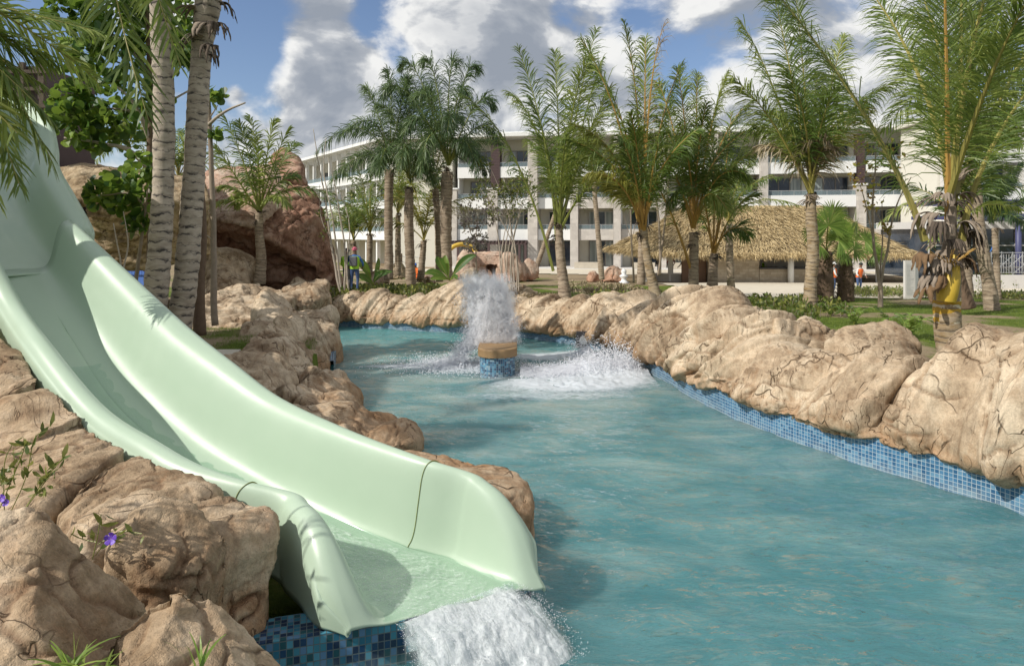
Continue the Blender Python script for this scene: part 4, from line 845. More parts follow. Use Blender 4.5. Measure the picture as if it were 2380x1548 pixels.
OUT = thing('water_outlet', 'small dark square water outlet in the blue tiles under the grooved rock', 'outlet', (2.15, 21.3, .1))
mb = MB(); mb.box(2.0, 2.42, 20.98, 21.5, -.1, .50, fr=None); mb.build('outlet_box', M['black'], OUT)
mb = MB(); an = np.linspace(0, 2*np.pi, 14, endpoint=False); mb.tube([(2.2, 20.99, .26), (2.2, 20.9, .26)], .13, 16); mb.build('outlet_pipe', M['steel'], OUT)

# ------------------------------------------------------------------ hotel
def frame_fn(o, du):
    """local (u along facade, v back into the building, z) -> world"""
    du = nrm(np.array([du[0], du[1], 0.0])); dv = np.array([-du[1], du[0], 0.0]); o = np.array([o[0], o[1], 0.0])
    return lambda a: o+np.asarray(a)[..., 0:1]*du+np.asarray(a)[..., 1:2]*dv+np.asarray(a)[..., 2:3]*np.array([0, 0, 1.0])
HO = np.array([-6.4, 73.0]); HE = np.array([38.0, 65.4]); fh = frame_fn(HO, HE-HO)
def hu(px):
    d = np.array([(px-CX)/F, 1.0]); w = HE-HO; m_ = np.array([[d[0], -w[0]], [d[1], -w[1]]]); t = np.linalg.solve(m_, HO); return t[1]*np.linalg.norm(w)
def rbox(mb, u0, u1, v0, v1, z0, z1, m=0, fr=fh):
    a = mb.n; mb.box(u0, u1, v0, v1, z0, z1, m, fr); return mb
HT = thing('hotel', 'long white four storey hotel with glass railed balconies behind the palms', 'building', (10, 71, 0))
LV = [0.12, 3.32, 6.60, 9.88]; ROOF = 13.75
bays = []   # (px0, px1, levels, recess depth)
piers = []  # (px0, px1, ztop, material)
uL, uR = 0.0, hu(2142)
def stone_box(mb, u0, u1, v0, v1, z0, z1, m):
    v = np.array([[x, y, z] for z in (z0, z1) for y in (v0, v1) for x in (u0, u1)], float); w = fh(v)
    for q in [(0, 1, 5, 4), (2, 6, 7, 3), (0, 4, 6, 2), (1, 3, 7, 5), (4, 5, 7, 6), (0, 2, 3, 1)]:
        p = v[list(q)]; mb.add(w[list(q)], [(0, 1, 2, 3)], m, tu=p[:, 0]+p[:, 1]+30, tv=p[:, 2]+5)
mb = MB()
mb.box(uL, uR+14, 2.2, 14, 0, ROOF-.05, 0, fh)
mb.build('rear_wall', M['cream'], HT)
mb = MB(); mb.box(uL-.6, hu(1250), -.9, 14.5, ROOF-.04, ROOF+.32, 0, fh); mb.box(hu(1250)+.02, uR+.5, -.3, 14.4, ROOF-.04, ROOF+.30, 0, fh); mb.box(uL+3, uR-3, 3, 12, ROOF+.31, ROOF+1.0, 0, fh); mb.build('roof', M['white'], HT)
PIER = [(1050, 1064, 8.25, 0), (1135, 1158, 8.25, 0), (1228, 1250, ROOF-.06, 0), (1326, 1344, 8.0 if 0 else ROOF-.06, 0), (1426, 1443, ROOF-.06, 0), (1530, 1548, ROOF-.06, 0), (1650, 1668, ROOF-.06, 0), (1766, 1783, ROOF-.06, 0), (1989, 2010, 8.25, 0), (2110, 2141, 8.25, 0)]
for a, b, zt, _ in PIER:
    mb = MB(); stone_box(mb, hu(a), hu(b), -.45, 2.15, 0, zt, 0); o = mb.build('pier', M['stone'], HT)
    if zt < 9:
        mb = MB(); mb.box(hu(a)-.12, hu(b)+.12, -.57, 2.1, zt+.003, zt+.16, 0, fh); mb.build('pier_cap', M['white'], o)
for a, b in ((1142, 1163), (1991, 2008)):
    mb = MB(); u0, u1 = hu(a), hu(b)
    for z in np.arange(8.45, 13.1, .16): mb.box(u0, u1, -.30, .9, z, z+.13, 0, fh)
    mb.box(u0+.08, u1-.08, -.2, .85, 8.42, 13.2, 0, fh); mb.build('slatted_screen', M['brown'], HT)
BAYS = [(1064, 1138), (1158, 1228), (1250, 1326), (1344, 1426), (1443, 1530), (1548, 1650), (1668, 1766), (1783, 1877), (1887, 1989), (2010, 2110)]
rs = np.random.RandomState(5)
for bi, (a, b) in enumerate(BAYS):
    u0, u1 = hu(a)+.02, hu(b)-.02; back = 0.35 if 2 <= bi <= 6 and bi % 2 == 0 else 0.0
    for k, z in enumerate(LV):
        if k:   # balcony: solid white band, slab, glass rail
            mb = MB(); zt = z+.72; stonef = (bi >= 3 and k == 1) or (3 <= bi <= 5 and k == 2)
            mb2 = MB(); (stone_box(mb2, u0, u1, -.2+back, -.02+back, z-.42, zt, 0)) ; mb2.build('balcony_front', M['stone'] if stonef else M['white'], HT)
            mb.box(u0, u1, -.015+back, 2.15, z-.22, z, 0, fh); mb.build('balcony_slab', M['cream'], HT)
            mb = MB(); mb.box(u0+.05, u1-.05, -.12+back, -.10+back, zt+.01, zt+.42, 0, fh)
            mb.box(u0, u1, -.14+back, -.08+back, zt+.43, zt+.48, 1, fh)
            for q in np.linspace(u0+.06, u1-.06, 4): mb.box(q-.02, q+.02, -.13+back, -.09+back, zt+.0, zt+.43, 1, fh)
            mb.build('railing', [M['railglass'], M['steel']], HT)
        side = .0
        wl = u0+(u1-u0)*(.28 if bi < 7 else .10); wr = u1-(.05 if bi < 7 else .1); zt = z+2.55 if k else 2.75
        fo = MB(); n = 3; pw = (wr-wl)/n
        for q in range(n+1): fo.box(wl+q*pw-.045, wl+q*pw+.045, 2.02, 2.16, z+.02, zt, 0, fh)
        fo.box(wl-.045, wr+.045, 2.03, 2.15, zt+.002, zt+.09, 0, fh)
        w = fo.build('window', M['frame'] if k != 1 else M['framew'], HT)
        g = MB(); cur = rs.choice(n)
        for q in range(n): g.box(wl+q*pw+.047, wl+(q+1)*pw-.047, 2.08, 2.12, z+.03, zt, 1 if (rs.rand() < (.55 if k < 2 else .22)) else 0, fh)
        g.build('window_pane', [M['glass'], M['curtain']], w)
        if bi % 3 == 1 or bi == 0:   # pale side wall of the loggia
            mb = MB(); mb.box(u0+.0, u0+.12, .0+back, 2.0, z+.03, z+3.0 if k < 3 else ROOF-.08, 0, fh); mb.build('loggia_wall', M['white'], HT)
mb = MB()
for q in np.linspace(hu(1056), hu(1225), 22): mb.box(q, q+.12, -1.6, .2, 2.62, 2.84, 0, fh)
mb.box(hu(1052), hu(1228), -1.5, -1.35, 2.45, 2.615, 0, fh); mb.box(hu(1052), hu(1228), .22, .34, 2.45, 2.84, 0, fh)
for px in (1072, 1110, 1142, 1212, 1226): mb.box(hu(px)-.12, hu(px)+.12, -1.48, -1.3, 0, 2.44, 0, fh)
mb.box(hu(1113), hu(1140), -.6, -.5, 0, 1.9, 0, fh); mb.build('pergola', M['brown'], HT)
mb = MB()
for q in np.linspace(hu(2080), hu(2180), 12): mb.box(q, q+.14, -1.6, .0, 2.6, 2.8, 0, fh)
mb.box(hu(2078), hu(2182), -1.5, -1.35, 2.4, 2.595, 0, fh); mb.build('pergola', M['brown'], HT)
mb = MB(); mb.box(uL-1, uR+10, -3.2, 2.1, -.3, .12, 0, fh); mb.build('terrace', M['stone'] if 0 else M['palewall'], HT)
mb = MB()
for a, b in ((1340, 1395), (1470, 1520), (1560, 1600), (1690, 1740)): mb.box(hu(a), hu(b), -2.9, -2.7, .13, .75, 0, fh)
mb.build('terrace_wall', M['concrete'], HT)
# plain wing at the right of the last pier
RW = thing('hotel_wing', 'cream hotel wing with a plain wall and upper balconies at the right edge', 'building', (38, 62, 0))
uw = hu(2145)
mb = MB(); mb.box(uw, uw+2.9, .6, 2.1, 0, 13.2, 0, fh); mb.build('wall', M['cream'], RW)
mb = MB(); mb.box(uw+.9, uw+2.0, .5, .59, 8.9, 10.4, 0, fh); mb.box(uw+.9, uw+2.0, .5, .59, 5.6, 7.0, 0, fh); mb.build('window', M['framew'], RW)
mb = MB(); f2 = frame_fn((36.6, 57.0), (1.0, -.05))
mb.box(0, 26, 1.9, 8, 0, 13.4, 0, f2); mb.box(-.5, 26, -.6, 8.2, 13.45, 13.8, 0, f2); mb.build('wall', M['cream'], RW)
for z in (3.3, 6.6, 9.9):
    for u0 in (1.6, 6.2, 10.8):
        mb = MB(); mb.box(u0, u0+4.2, -.2, 1.88, z-.4, z+.75, 0, f2); mb.build('balcony_front', M['white'], RW)
        mb = MB(); mb.box(u0+.1, u0+4.1, -.1, -.07, z+.77, z+1.15, 0, f2); mb.box(u0, u0+4.2, -.12, -.05, z+1.16, z+1.2, 1, f2); mb.build('railing', [M['railglass'], M['steel']], RW)
        w = MB(); w.box(u0+.4, u0+3.8, 1.80, 1.89, z+.8, z+2.7, 0, f2); wo = w.build('window', M['frame'], RW)
        g = MB(); g.box(u0+.5, u0+2.1, 1.76, 1.79, z+.8, z+2.6, 0, f2); g.box(u0+2.15, u0+3.7, 1.76, 1.79, z+.8, z+2.6, 0, f2); g.build('window_pane', M['glass'], wo)
for u0 in (.2, 5.85, 10.45):
    mb = MB(); mb.box(u0, u0+.32+(.9 if u0 < 1 else 0), -.5, 1.88, 0, 13.4, 0, f2); mb.build('pier', M['stone'] if 0 else M['palewall'], RW)
# left wing, running back to the left
LW = thing('hotel_wing', 'white hotel wing with open upper gallery running back to the left', 'building', (-22, 87, 0))
A_, B_ = np.array([-31.8, 100.0]), np.array([-13.2, 73.6]); fl = frame_fn(A_, B_-A_); LL = float(np.linalg.norm(B_-A_))
mb = MB(); mb.box(0, LL, 3.2, 12, 0, ROOF-.1, 0, fl); mb.box(0, .4, .5, 3.19, 0, ROOF-.1, 0, fl); mb.build('wall', M['cream'], LW)
mb = MB(); mb.box(-.8, LL+.5, -.9, 12, ROOF-.09, ROOF+.24, 0, fl); mb.build('roof', M['white'], LW)
mb = MB()
for z in (3.3, 6.6, 9.9): mb.box(0, LL, -.1, 3.19, z-.35, z, 0, fl); mb.box(0, LL, -.25, -.11, z-.42, z+.55, 0, fl)
mb.build('gallery_floor', M['white'], LW)
for q in np.linspace(1.6, LL-.6, 11):
    mb = MB()
    for z0, z1 in ((.0, 2.87), (3.31, 6.17), (6.61, 9.47), (9.91, ROOF-.1)): mb.box(q-.16, q+.16, .1, .5, z0, z1, 0, fl)
    mb.build('gallery_column', M['white'], LW)
mb = MB(); 
for z in (3.3, 6.6, 9.9): mb.box(.5, LL, -.16, -.14, z+.56, z+1.05, 0, fl)
mb.build('railing', M['railglass'], LW)
for i, q in enumerate(np.linspace(3, LL-4, 6)):
    for z in (3.4, 6.7, 10.0):
        mb = MB(); mb.box(q, q+1.9, 3.12, 3.19, z, z+2.3, 0, fl); mb.build('window', M['glass'], LW)
mb = MB(); f3 = frame_fn(B_, HO-B_); l3 = float(np.linalg.norm(HO-B_)); mb.box(0, l3, .05, 8, 0, ROOF-.1, 0, f3); mb.box(.0, l3-.7, -.5, 8, ROOF-.08, ROOF+.38, 1, f3); mb.build('link_wall', [M['cream'], M['white']], LW)

# ------------------------------------------------------------------ thatched bar
BAR = thing('thatched_bar', 'open stone poolside bar under a long straw thatched roof', 'bar building', (18, 51, 0))
ev = [A3(7.0, 50.5, 2.45), A3(9.5, 48.2, 2.05), A3(28.4, 47.6, 1.98), A3(29.4, 51, 2.2), A3(28.6, 60, 2.4), A3(9.0, 60, 2.4)]; rg = [A3(14.2, 54, 5.75), A3(24.2, 54, 5.75)]
tris = [(ev[0], ev[1], rg[0]), (ev[1], ev[2], rg[1], rg[0]), (ev[2], ev[3], rg[1]), (ev[3], ev[4], rg[1]), (ev[4], ev[5], rg[0], rg[1]), (ev[5], ev[0], rg[0])]
mb = MB()
for t in tris: mb.add(np.array(t), [tuple(range(len(t)))]); 
mb.add(np.array(ev)-np.array([0, 0, .05]), [tuple(range(6))[::-1]]); R_ = mb.build('thatch_roof', M['thatch_b'], BAR)
def blades(mb, base, dirs, ln, wd, nrml, rnd, segs=2, droop=.0):
    n = len(base); side = nrm(np.cross(dirs, nrml)); ts = np.linspace(0, 1, segs+1); V = np.zeros((n, segs+1, 2, 3))
    for i, t in enumerate(ts):
        c = base+dirs*(ln*t)[:, None]+np.array([0, 0, -1.0])*(droop*ln*t*t)[:, None]; w = wd*(1-.85*t)*.5
        V[:, i, 0] = c-side*w[:, None]; V[:, i, 1] = c+side*w[:, None]
    m_ = (segs+1)*2; q = np.array([(2*i, 2*i+1, 2*i+3, 2*i+2) for i in range(segs)]); f = (q[None]+m_*np.arange(n)[:, None, None]).reshape(-1, 4)
    mb.add(V.reshape(-1, 3), f, 0, rnd=np.repeat(rnd, m_))
rs = np.random.RandomState(8); mb = MB()
for t, cnt in zip(tris[:4], (2600, 11000, 1500, 500)):
    t = np.array(t); a, b = rs.rand(cnt), rs.rand(cnt)
    if len(t) == 3: lo = t[0]+(t[1]-t[0])*a[:, None]; p = lo+(t[2]-lo)*(b**1.0)[:, None]; k_ = (1-b)[:, None]; p = lo*(1-b[:, None])+t[2]*b[:, None]; dn = nrm(lo-t[2])
    else: lo = t[0]+(t[1]-t[0])*a[:, None]; hi = t[3]+(t[2]-t[3])*a[:, None]; p = lo*(1-b[:, None])+hi*b[:, None]; dn = nrm(lo-hi)
    nn_ = nrm(np.cross(t[1]-t[0], t[-1]-t[0])); nn_ = nn_ if nn_[2] > 0 else -nn_
    d = nrm(dn+rs.normal(0, .16, (cnt, 3))+nn_*.12); blades(mb, p+nn_*.06, d, rs.uniform(.35, .8, cnt), rs.uniform(.04, .09, cnt), np.tile(nn_, (cnt, 1))+rs.normal(0, .3, (cnt, 3)), rs.rand(cnt)*.8, 1)
for i in range(4):
    a, b = ev[i], ev[i+1]; cnt = int(190*np.linalg.norm(b-a)); p = a+(b-a)*rs.rand(cnt)[:, None]; hi = rg[0] if i < 1 else rg[1]; c_ = p.copy(); o_ = nrm(p-np.array([18, 54, 2.2])); o_[:, 2] = -.9
    if i == 1: o_ = np.tile(A3(0, -.55, -.8), (cnt, 1))
    d = nrm(o_+rs.normal(0, .22, (cnt, 3))); blades(mb, p+A3(0, 0, .12)+rs.normal(0, .07, (cnt, 3)), d, rs.uniform(.25, .62, cnt), rs.uniform(.03, .06, cnt), rs.normal(0, 1, (cnt, 3))+A3(0, -1, 0), rs.rand(cnt)*.7, 1)
mb.build('straw', M['thatch'], R_)
mb = MB(); mb.box(14.2, 17.85, 49.3, 49.6, -.1, 2.5); mb.box(17.86, 18.2, 49.3, 49.6, 2.1, 2.5); mb.build('stone_wall', M['barstone'], BAR)
mb = MB(); mb.box(17.87, 21.3, 49.25, 49.75, -.1, 1.0); mb.build('counter_front', M['barstone'], BAR)
mb = MB(); mb.box(17.86, 21.4, 49.05, 50.0, 1.003, 1.12); mb.build('counter_top', M['black'], BAR)
mb = MB(); mb.box(12.4, 14.18, 49.8, 50.0, -.1, 2.5); mb.build('door', M['wood'], BAR)
mb = MB(); mb.box(14.2, 28, 56.2, 56.5, -.1, 2.6); mb.build('rear_wall', M['palewall'], BAR)
for px in (1838, 2042): 
    x = P(px, 600, 48.9)[0]; mb = MB(); mb.tube([(x, 48.9, 0), (x, 48.9, 2.3)], .21, 20); mb.build('column', M['white'], BAR, smooth=True)
for x in (9.8, 11.6): 
    mb = MB(); mb.box(x, x+.3, 50.5, 50.8, 0, 2.6); mb.build('column', M['palewall'], BAR)

# ------------------------------------------------------------------ plaza, beds, small built things
def sheet(name, poly, dz, mat, label, step=.6):
    poly = np.array(poly, float); x0, y0 = poly.min(0); x1, y1 = poly.max(0); X, Y = np.meshgrid(np.arange(x0, x1+step, step), np.arange(y0, y1+step, step), indexing='ij')
    ins = in_poly(X, Y, poly); i, j = np.where(ins[:-1, :-1] & ins[1:, 1:] & ins[1:, :-1] & ins[:-1, 1:]); b = X.shape[1]; q = i*b+j
    mb = MB(); mb.add(np.stack([X, Y, gz(X, Y)+dz], 2).reshape(-1, 3), np.stack([q, q+b, q+b+1, q+1], 1)); return mb.build(name, mat, smooth=True, kind='structure', label=label)
sheet('plaza', [(8.5, 35.0), (12, 31.5), (17, 31), (24, 33.5), (60, 35), (60, 49.2), (10, 49.2), (11, 44), (9, 40)], .05, M['plaza'], 'cream paved terrace in front of the thatched bar', .35)
sheet('path', [(-4.5, 70.3), (60, 61), (60, 56), (9, 58), (-20, 66)], .05, M['plaza'], 'pale path along the hotel', .6)
mb = MB(); s0 = [P(432, 813, 12.9), P(560, 805, 12.9), P(545, 826, 12.3), P(455, 826, 12.3)]
V = np.array([[p[0], p[1], 1.33+z] for z in (-.08, .0) for p in s0]); mb.add(V, [(3, 2, 1, 0), (4, 5, 6, 7), (0, 1, 5, 4), (1, 2, 6, 5), (2, 3, 7, 6), (3, 0, 4, 7)]); mb.build('stone_slab', M['concrete'], label='thin concrete slab lying on the grass beside the folded rock', cat='slab')
NV = thing('pergola', 'dark blue steel pergola in front of the glazed restaurant at the right edge', 'pergola', (35, 47, 0))
for z, y0, y1, m_ in ((4.55, 46.0, 52, 0), (5.7, 50.0, 55, 0)):
    mb = MB(); mb.box(30.2+(y0-46)*.3, 44, y0, y0+.3, z, z+.35, 0)
    for q in np.arange(30.4+(y0-46)*.3, 44, .75): mb.box(q, q+.16, y0+.302, y1, z+.05, z+.30, 0)
    mb.build('beam', M['navy'], NV)
for px in (2352,): 
    x = P(px, 600, 47)[0]; mb = MB(); mb.tube([(x, 46.4, 0), (x, 46.4, 4.55)], .18, 16); mb.build('post', M['navy'], NV, smooth=True)
GB = thing('glass_pavilion', 'glazed restaurant front with pale mullions behind the blue pergola', 'building', (37, 53, 0))
mb = MB(); mb.box(32.4, 46, 53.2, 60, 0, 3.9); mb.build('glazing', M['glass'], GB)
mb = MB(); mb.box(32.0, 46, 52.6, 60, 3.92, 4.5); mb.build('roof', M['palewall'], GB)
mb = MB()
for q in np.arange(32.4, 46, 1.35): mb.box(q, q+.08, 53.08, 53.19, 0, 3.9)
for z in (1.2, 2.6): mb.box(32.49, 46, 53.1, 53.18, z, z+.07)
mb.build('mullion', M['framew'], GB)
mb = MB(); x0 = P(2235, 650, 43)[0]; mb.box(x0, 46, 42.6, 43, 0, .95); mb.build('garden_wall', M['palewall'], label='low pale wall behind the palms at the right edge', cat='wall')
mb = MB(); xs = P(2270, 600, 46)[0]
SCF = thing('scaffold', 'small grey work scaffold beside the blue post', 'scaffold', (xs+1.5, 45, 0))
for q in (0, 1.4, 2.8, 4.2):
    for y in (44.6, 45.6): mb.tube([(xs+q, y, 0), (xs+q, y, 2.35)], .03, 5)
for q in (0, 1.4, 2.8):
    for y in (44.6, 45.6): mb.tube([(xs+q, y, .9), (xs+q+1.4, y, 2.1)], .02, 4); mb.tube([(xs+q, y, 2.1), (xs+q+1.4, y, .9)], .02, 4)
for z in (1.0, 2.3): mb.tube([(xs, 44.6, z), (xs+4.2, 44.6, z)], .025, 5)
for q in np.arange(.1, 2.4, .17): mb.tube([(xs+q, 44.55, .95), (xs+q, 44.55, 2.2)], .018, 4)
mb.build('tubes', M['steel'], SCF); mb = MB(); mb.box(xs, xs+2.6, 44.6, 45.6, 1.3, 1.35); mb.build('platform', M['frame'], SCF)
# upright slatted board
BD = thing('display_board', 'tall grey white upright board printed with faint rows, wrapped in plastic, by the hedge', 'board', P(2116, 683, 31)*A3(1, 1, 0))
x, y = P(2104, 690, 31)[0], 31.0; z0 = float(gz(x, y)); mb = MB(); mb.box(x, x+.46, y, y+.16, z0, z0+1.75); mb.build('panel', M['palewall'], BD)
mb = MB(); mb.box(x+.463, x+.60, y+.0, y+.16, z0, z0+1.74); mb.build('wrapped_edge', M['steel'], BD)
mb = MB(); rs = np.random.RandomState(4)
for q in np.arange(.18, 1.6, .058): mb.box(x+.06, x+.10+rs.uniform(.1, .3), y-.004, y-.001, z0+q, z0+q+.018)
mb.build('printed_rows', M['steel'], BD)
# rope fence behind the feathery palms
RF = thing('rope_fence', 'rope railing on dark posts behind the feathery palms', 'fence', P(940, 640, 50)*A3(1, 1, 0))
pxs = [896, 912, 933, 957, 983]; D0 = 50
for q in pxs:
    b = P(q, 640, D0); mb = MB(); mb.tube([(b[0], D0, .2), (b[0], D0, 2.1)], .07, 8); mb.build('post', M['bark_dk'], RF)
mb = MB()
for z in (1.2, 1.55, 1.95):
    for q0, q1 in zip(pxs[:-1], pxs[1:]):
        a, b = P(q0, 640, D0)[0], P(q1, 640, D0)[0]; mb.tube([(a+(b-a)*t, D0, z-.12*math.sin(math.pi*t)) for t in np.linspace(0, 1, 7)], .035, 5)
mb.build('rope', M['palewall'], RF)
mb = MB(); yc = P(1092, 598, 53); an = np.linspace(-.3, 1.1*np.pi, 16)
mb.tube([(yc[0]-.6+1.1*math.cos(a), 53+.3*math.sin(a*2), yc[2]+.1+.9*math.sin(a)) for a in an], .17, 12); mb.build('water_slide', M['yslide'], smooth=True, label='small bright yellow slide tube curling behind the cave rocks', cat='water slide')
DT = thing('slide_tower', 'dark brown slide tower rising behind the top of the green slide', 'tower', P(85, 400, 24)*A3(1, 1, 0))
mb = MB(); a, b = P(-60, 380, 24)[0], P(118, 380, 24)[0]; mb.box(a, b-.28, 24, 27, 0, 9.4); mb.build('tower_body', M['brown'], DT)
mb = MB()
for q in (b-.20, b-.9, b-1.7): mb.box(q-.08, q+.08, 23.8, 23.95, 0, 9.5)
for z in (7.9, 8.5, 9.1): mb.box(a, b, 23.75, 23.79, z, z+.12)
mb.build('tower_rail', M['sheath_d'], DT)
mb = MB(); a, b = P(255, 640, 33), P(345, 640, 33)
for q in np.arange(a[0]-.6, b[0]+.4, .12): mb.box(q, q+.10, 33, 33.06, 1.55, 2.3)
mb.box(a[0]-.6, b[0]+.4, 33.07, 33.3, .8, 1.54); mb.build('site_fence', [M['bluetarp']], label='blue corrugated sheet fence seen under the rock arch', cat='fence')
SO = thing('garden_ornament', 'small white stacked garden ornament on the far lawn', 'ornament', P(1450, 650, 49)*A3(1, 1, 0))
oc = P(1450, 640, 49); mb = MB(); z = float(gz(oc[0], 49))
prof = [(.34, 0), (.36, .08), (.22, .14), (.16, .3), (.3, .42), (.32, .5), (.14, .6), (.2, .72), (.18, .84), (.05, .95)]
an = np.linspace(0, 2*np.pi, 16, endpoint=False); mb.grid(np.array([[(oc[0]+r*math.cos(t), 49+r*math.sin(t), z+h*1.1) for t in an] for r, h in prof]), closed=True); mb.build('stacked_body', M['white'], SO, smooth=True)
mb = MB(); rc = P(1595, 640, 51); an = np.linspace(math.pi*.95, 2.05*math.pi, 24)
V = np.array([[(rc[0]+(2.3-o)*math.cos(t), 51.5+(1.2-o)*math.sin(t), zz) for t in an] for o, zz in ((0, -.1), (0, .55), (.25, .56), (.25, -.1))]); mb.grid(V); mb.build('low_wall', M['cobble'], label='low curved wall of rough pale stones beside the lawn', cat='wall')
mb = MB(); bx = P(1651, 655, 44); mb.box(bx[0], bx[0]+.42, 44, 44.4, float(gz(bx[0], 44)), .52); mb.build('crate', M['white'], label='white plastic tub by the palm in front of the bar', cat='tub')

# ------------------------------------------------------------------ palms
def bez(p0, p1, p2, t): t = t[:, None]; return (1-t)**2*p0+2*t*(1-t)*p1+t*t*p2
def frond_geo(mb, p0, p1, p2, n=60, L=.8, w=.04, droop=.5, twist=0.0, seed=0, r0=.03, bare=.16, plume=0.0, side=None, tipfall=.25, dens=1.0, ragged=0.12):
    rs = np.random.RandomState(seed); n = int(n*dens); p0, p1, p2 = map(np.array, (p0, p1, p2))
    p3 = p2+np.array([0, 0, -1.0])*tipfall*np.linalg.norm(p2-p0)*.25
    tt = np.linspace(0, 1, 22)
    def cur(t): t = t[:, None]; return (1-t)**3*p0+3*t*(1-t)**2*(p0+(p1-p0)*.67)+3*t*t*(1-t)*(p2+(p1-p2)*.67)+t**3*p3
    c = cur(tt); mb.tube(c, r0*(1-.88*tt**.8), 5, 0, cap=False, rnd=rs.uniform(.2, .8))
    t = np.linspace(bare, 1, n); b = cur(t); e = 1e-3; T = nrm(cur(np.minimum(t+e, 1.001))-cur(t-e))
    h = p2-p0; h = h*np.array([1, 1, 0]); h = nrm(h) if np.linalg.norm(h) > .3 else nrm(rs.normal(0, 1, 3)*np.array([1, 1, 0]))
    s0 = np.array([-h[1], h[0], 0]) if side is None else nrm(np.array(side, float)); S = nrm(s0-T*(T@s0)[:, None]); N = np.cross(S, T)
    S = S*math.cos(twist)+N*math.sin(twist); N = np.cross(S, T)
    base_rnd = rs.uniform(.1, .75)
    for sg in (-1, 1):
        for lay in range(1):
            keep = rs.rand(n) > ragged; m = keep.sum(); tk = t[keep]; bk, Tk, Sk, Nk = b[keep], T[keep], S[keep], N[keep]
            al = np.radians(28+46*(1-tk)+rs.normal(0, 10, m)); ln = L*(np.sin(np.pi*(.16+.80*(tk-bare)/(1-bare)))**.55)*rs.uniform(.82, 1.1, m)
            ro = rs.normal(0, .24+plume, m); d = Sk*sg*(np.sin(al)*np.cos(ro))[:, None]+Tk*np.cos(al)[:, None]+Nk*(np.sin(al)*np.sin(ro)+.12)[:, None]; d = nrm(d)
            wv = nrm(Tk-d*(Tk*d).sum(1)[:, None]); wv = nrm(wv+np.cross(d, wv)*rs.normal(0, .5, m)[:, None])
            V = np.zeros((m, 4, 2, 3)); p = bk.copy(); dd = d; dr = droop*rs.uniform(.5, 1.7, m)
            for i, ww in enumerate((.55, 1.0, .75, .06)):
                V[:, i, 0] = p-wv*(ww*w*.5); V[:, i, 1] = p+wv*(ww*w*.5)
                p = p+dd*(ln/3)[:, None]; dd = nrm(dd+np.array([0, 0, -1.0])*(dr*(.45+.5*i))[:, None])
            q = np.array([(2*i, 2*i+1, 2*i+3, 2*i+2) for i in range(3)]); f = (q[None]+8*np.arange(m)[:, None, None]).reshape(-1, 4)
            mb.add(V.reshape(-1, 3), f, 1, rnd=np.repeat(np.clip(base_rnd+rs.normal(0, .16, m), 0, 1), 8))
def trunk_obj(root, path, r, mat, ring=0.0, n=16, step=.06, name='trunk', seed=0, freq=9.0, smoothf=True):
    c, s = resample(catmull([np.r_[P(*p), rr] for p, rr in zip(path, r)], 12), step, 3); k = len(c)
    rr = c[:, 3]*(1+ring*(np.mod(s*freq/2, 1)-.5)+.035*vnoise(np.stack([s*4, s*0+seed, s*0], 1)))
    mb = MB(); mb.tube(c[:, :3], rr, n, len=s)
    v = mb.v[0]; ax = np.repeat(c[:, :3], n, axis=0); dn = nrm(v[:k*n]-ax); mb.v[0] = v+dn*(.05*c[:, 3].mean()*fbm(v*7+seed, 3))[:, None]
    return mb.build(name, mat, root, smooth=smoothf)
def sheath(root, o, az, L, w, fall, seed, mat, name='dry_sheath', up=.25, curl=.5):
    """a torn fibrous leaf base: a bundle of overlapping frayed strips"""
    rs = np.random.RandomState(seed); mb = MB(); ns = 7
    for k in range(ns):
        q = (k/(ns-1)-.5); a2 = az+q*w*2.2; h = np.array([math.cos(a2), math.sin(a2), 0]); s = np.array([-h[1], h[0], 0]); n = 14; ll = L*rs.uniform(.45, 1.0)*(1-.5*abs(q)); ww = w*.30*rs.uniform(.6, 1.2)
        p = np.array(o, float)+s*q*w*.5; d = nrm(h*.5+np.array([0, 0, up*3])); V = np.zeros((n, 3, 3))
        for i in range(n):
            t = i/(n-1); wd = ww*(1-t**2*.85); V[i, 0] = p-s*wd*.5; V[i, 1] = p+h*wd*.18; V[i, 2] = p+s*wd*.5
            p = p+d*ll/n; d = nrm(d+np.array([0, 0, -1])*fall/n*3.2+h*.02+s*rs.normal(0, .07))
        pp = V.reshape(-1, 3); V = V+(.05*w)*np.stack([fbm(pp*9+seed, 3), fbm(pp*9+seed+9, 3), fbm(pp*9+seed+19, 3)], 1).reshape(V.shape); mb.grid(V)
    return mb.build(name, mat, root, smooth=True, solid=.008)
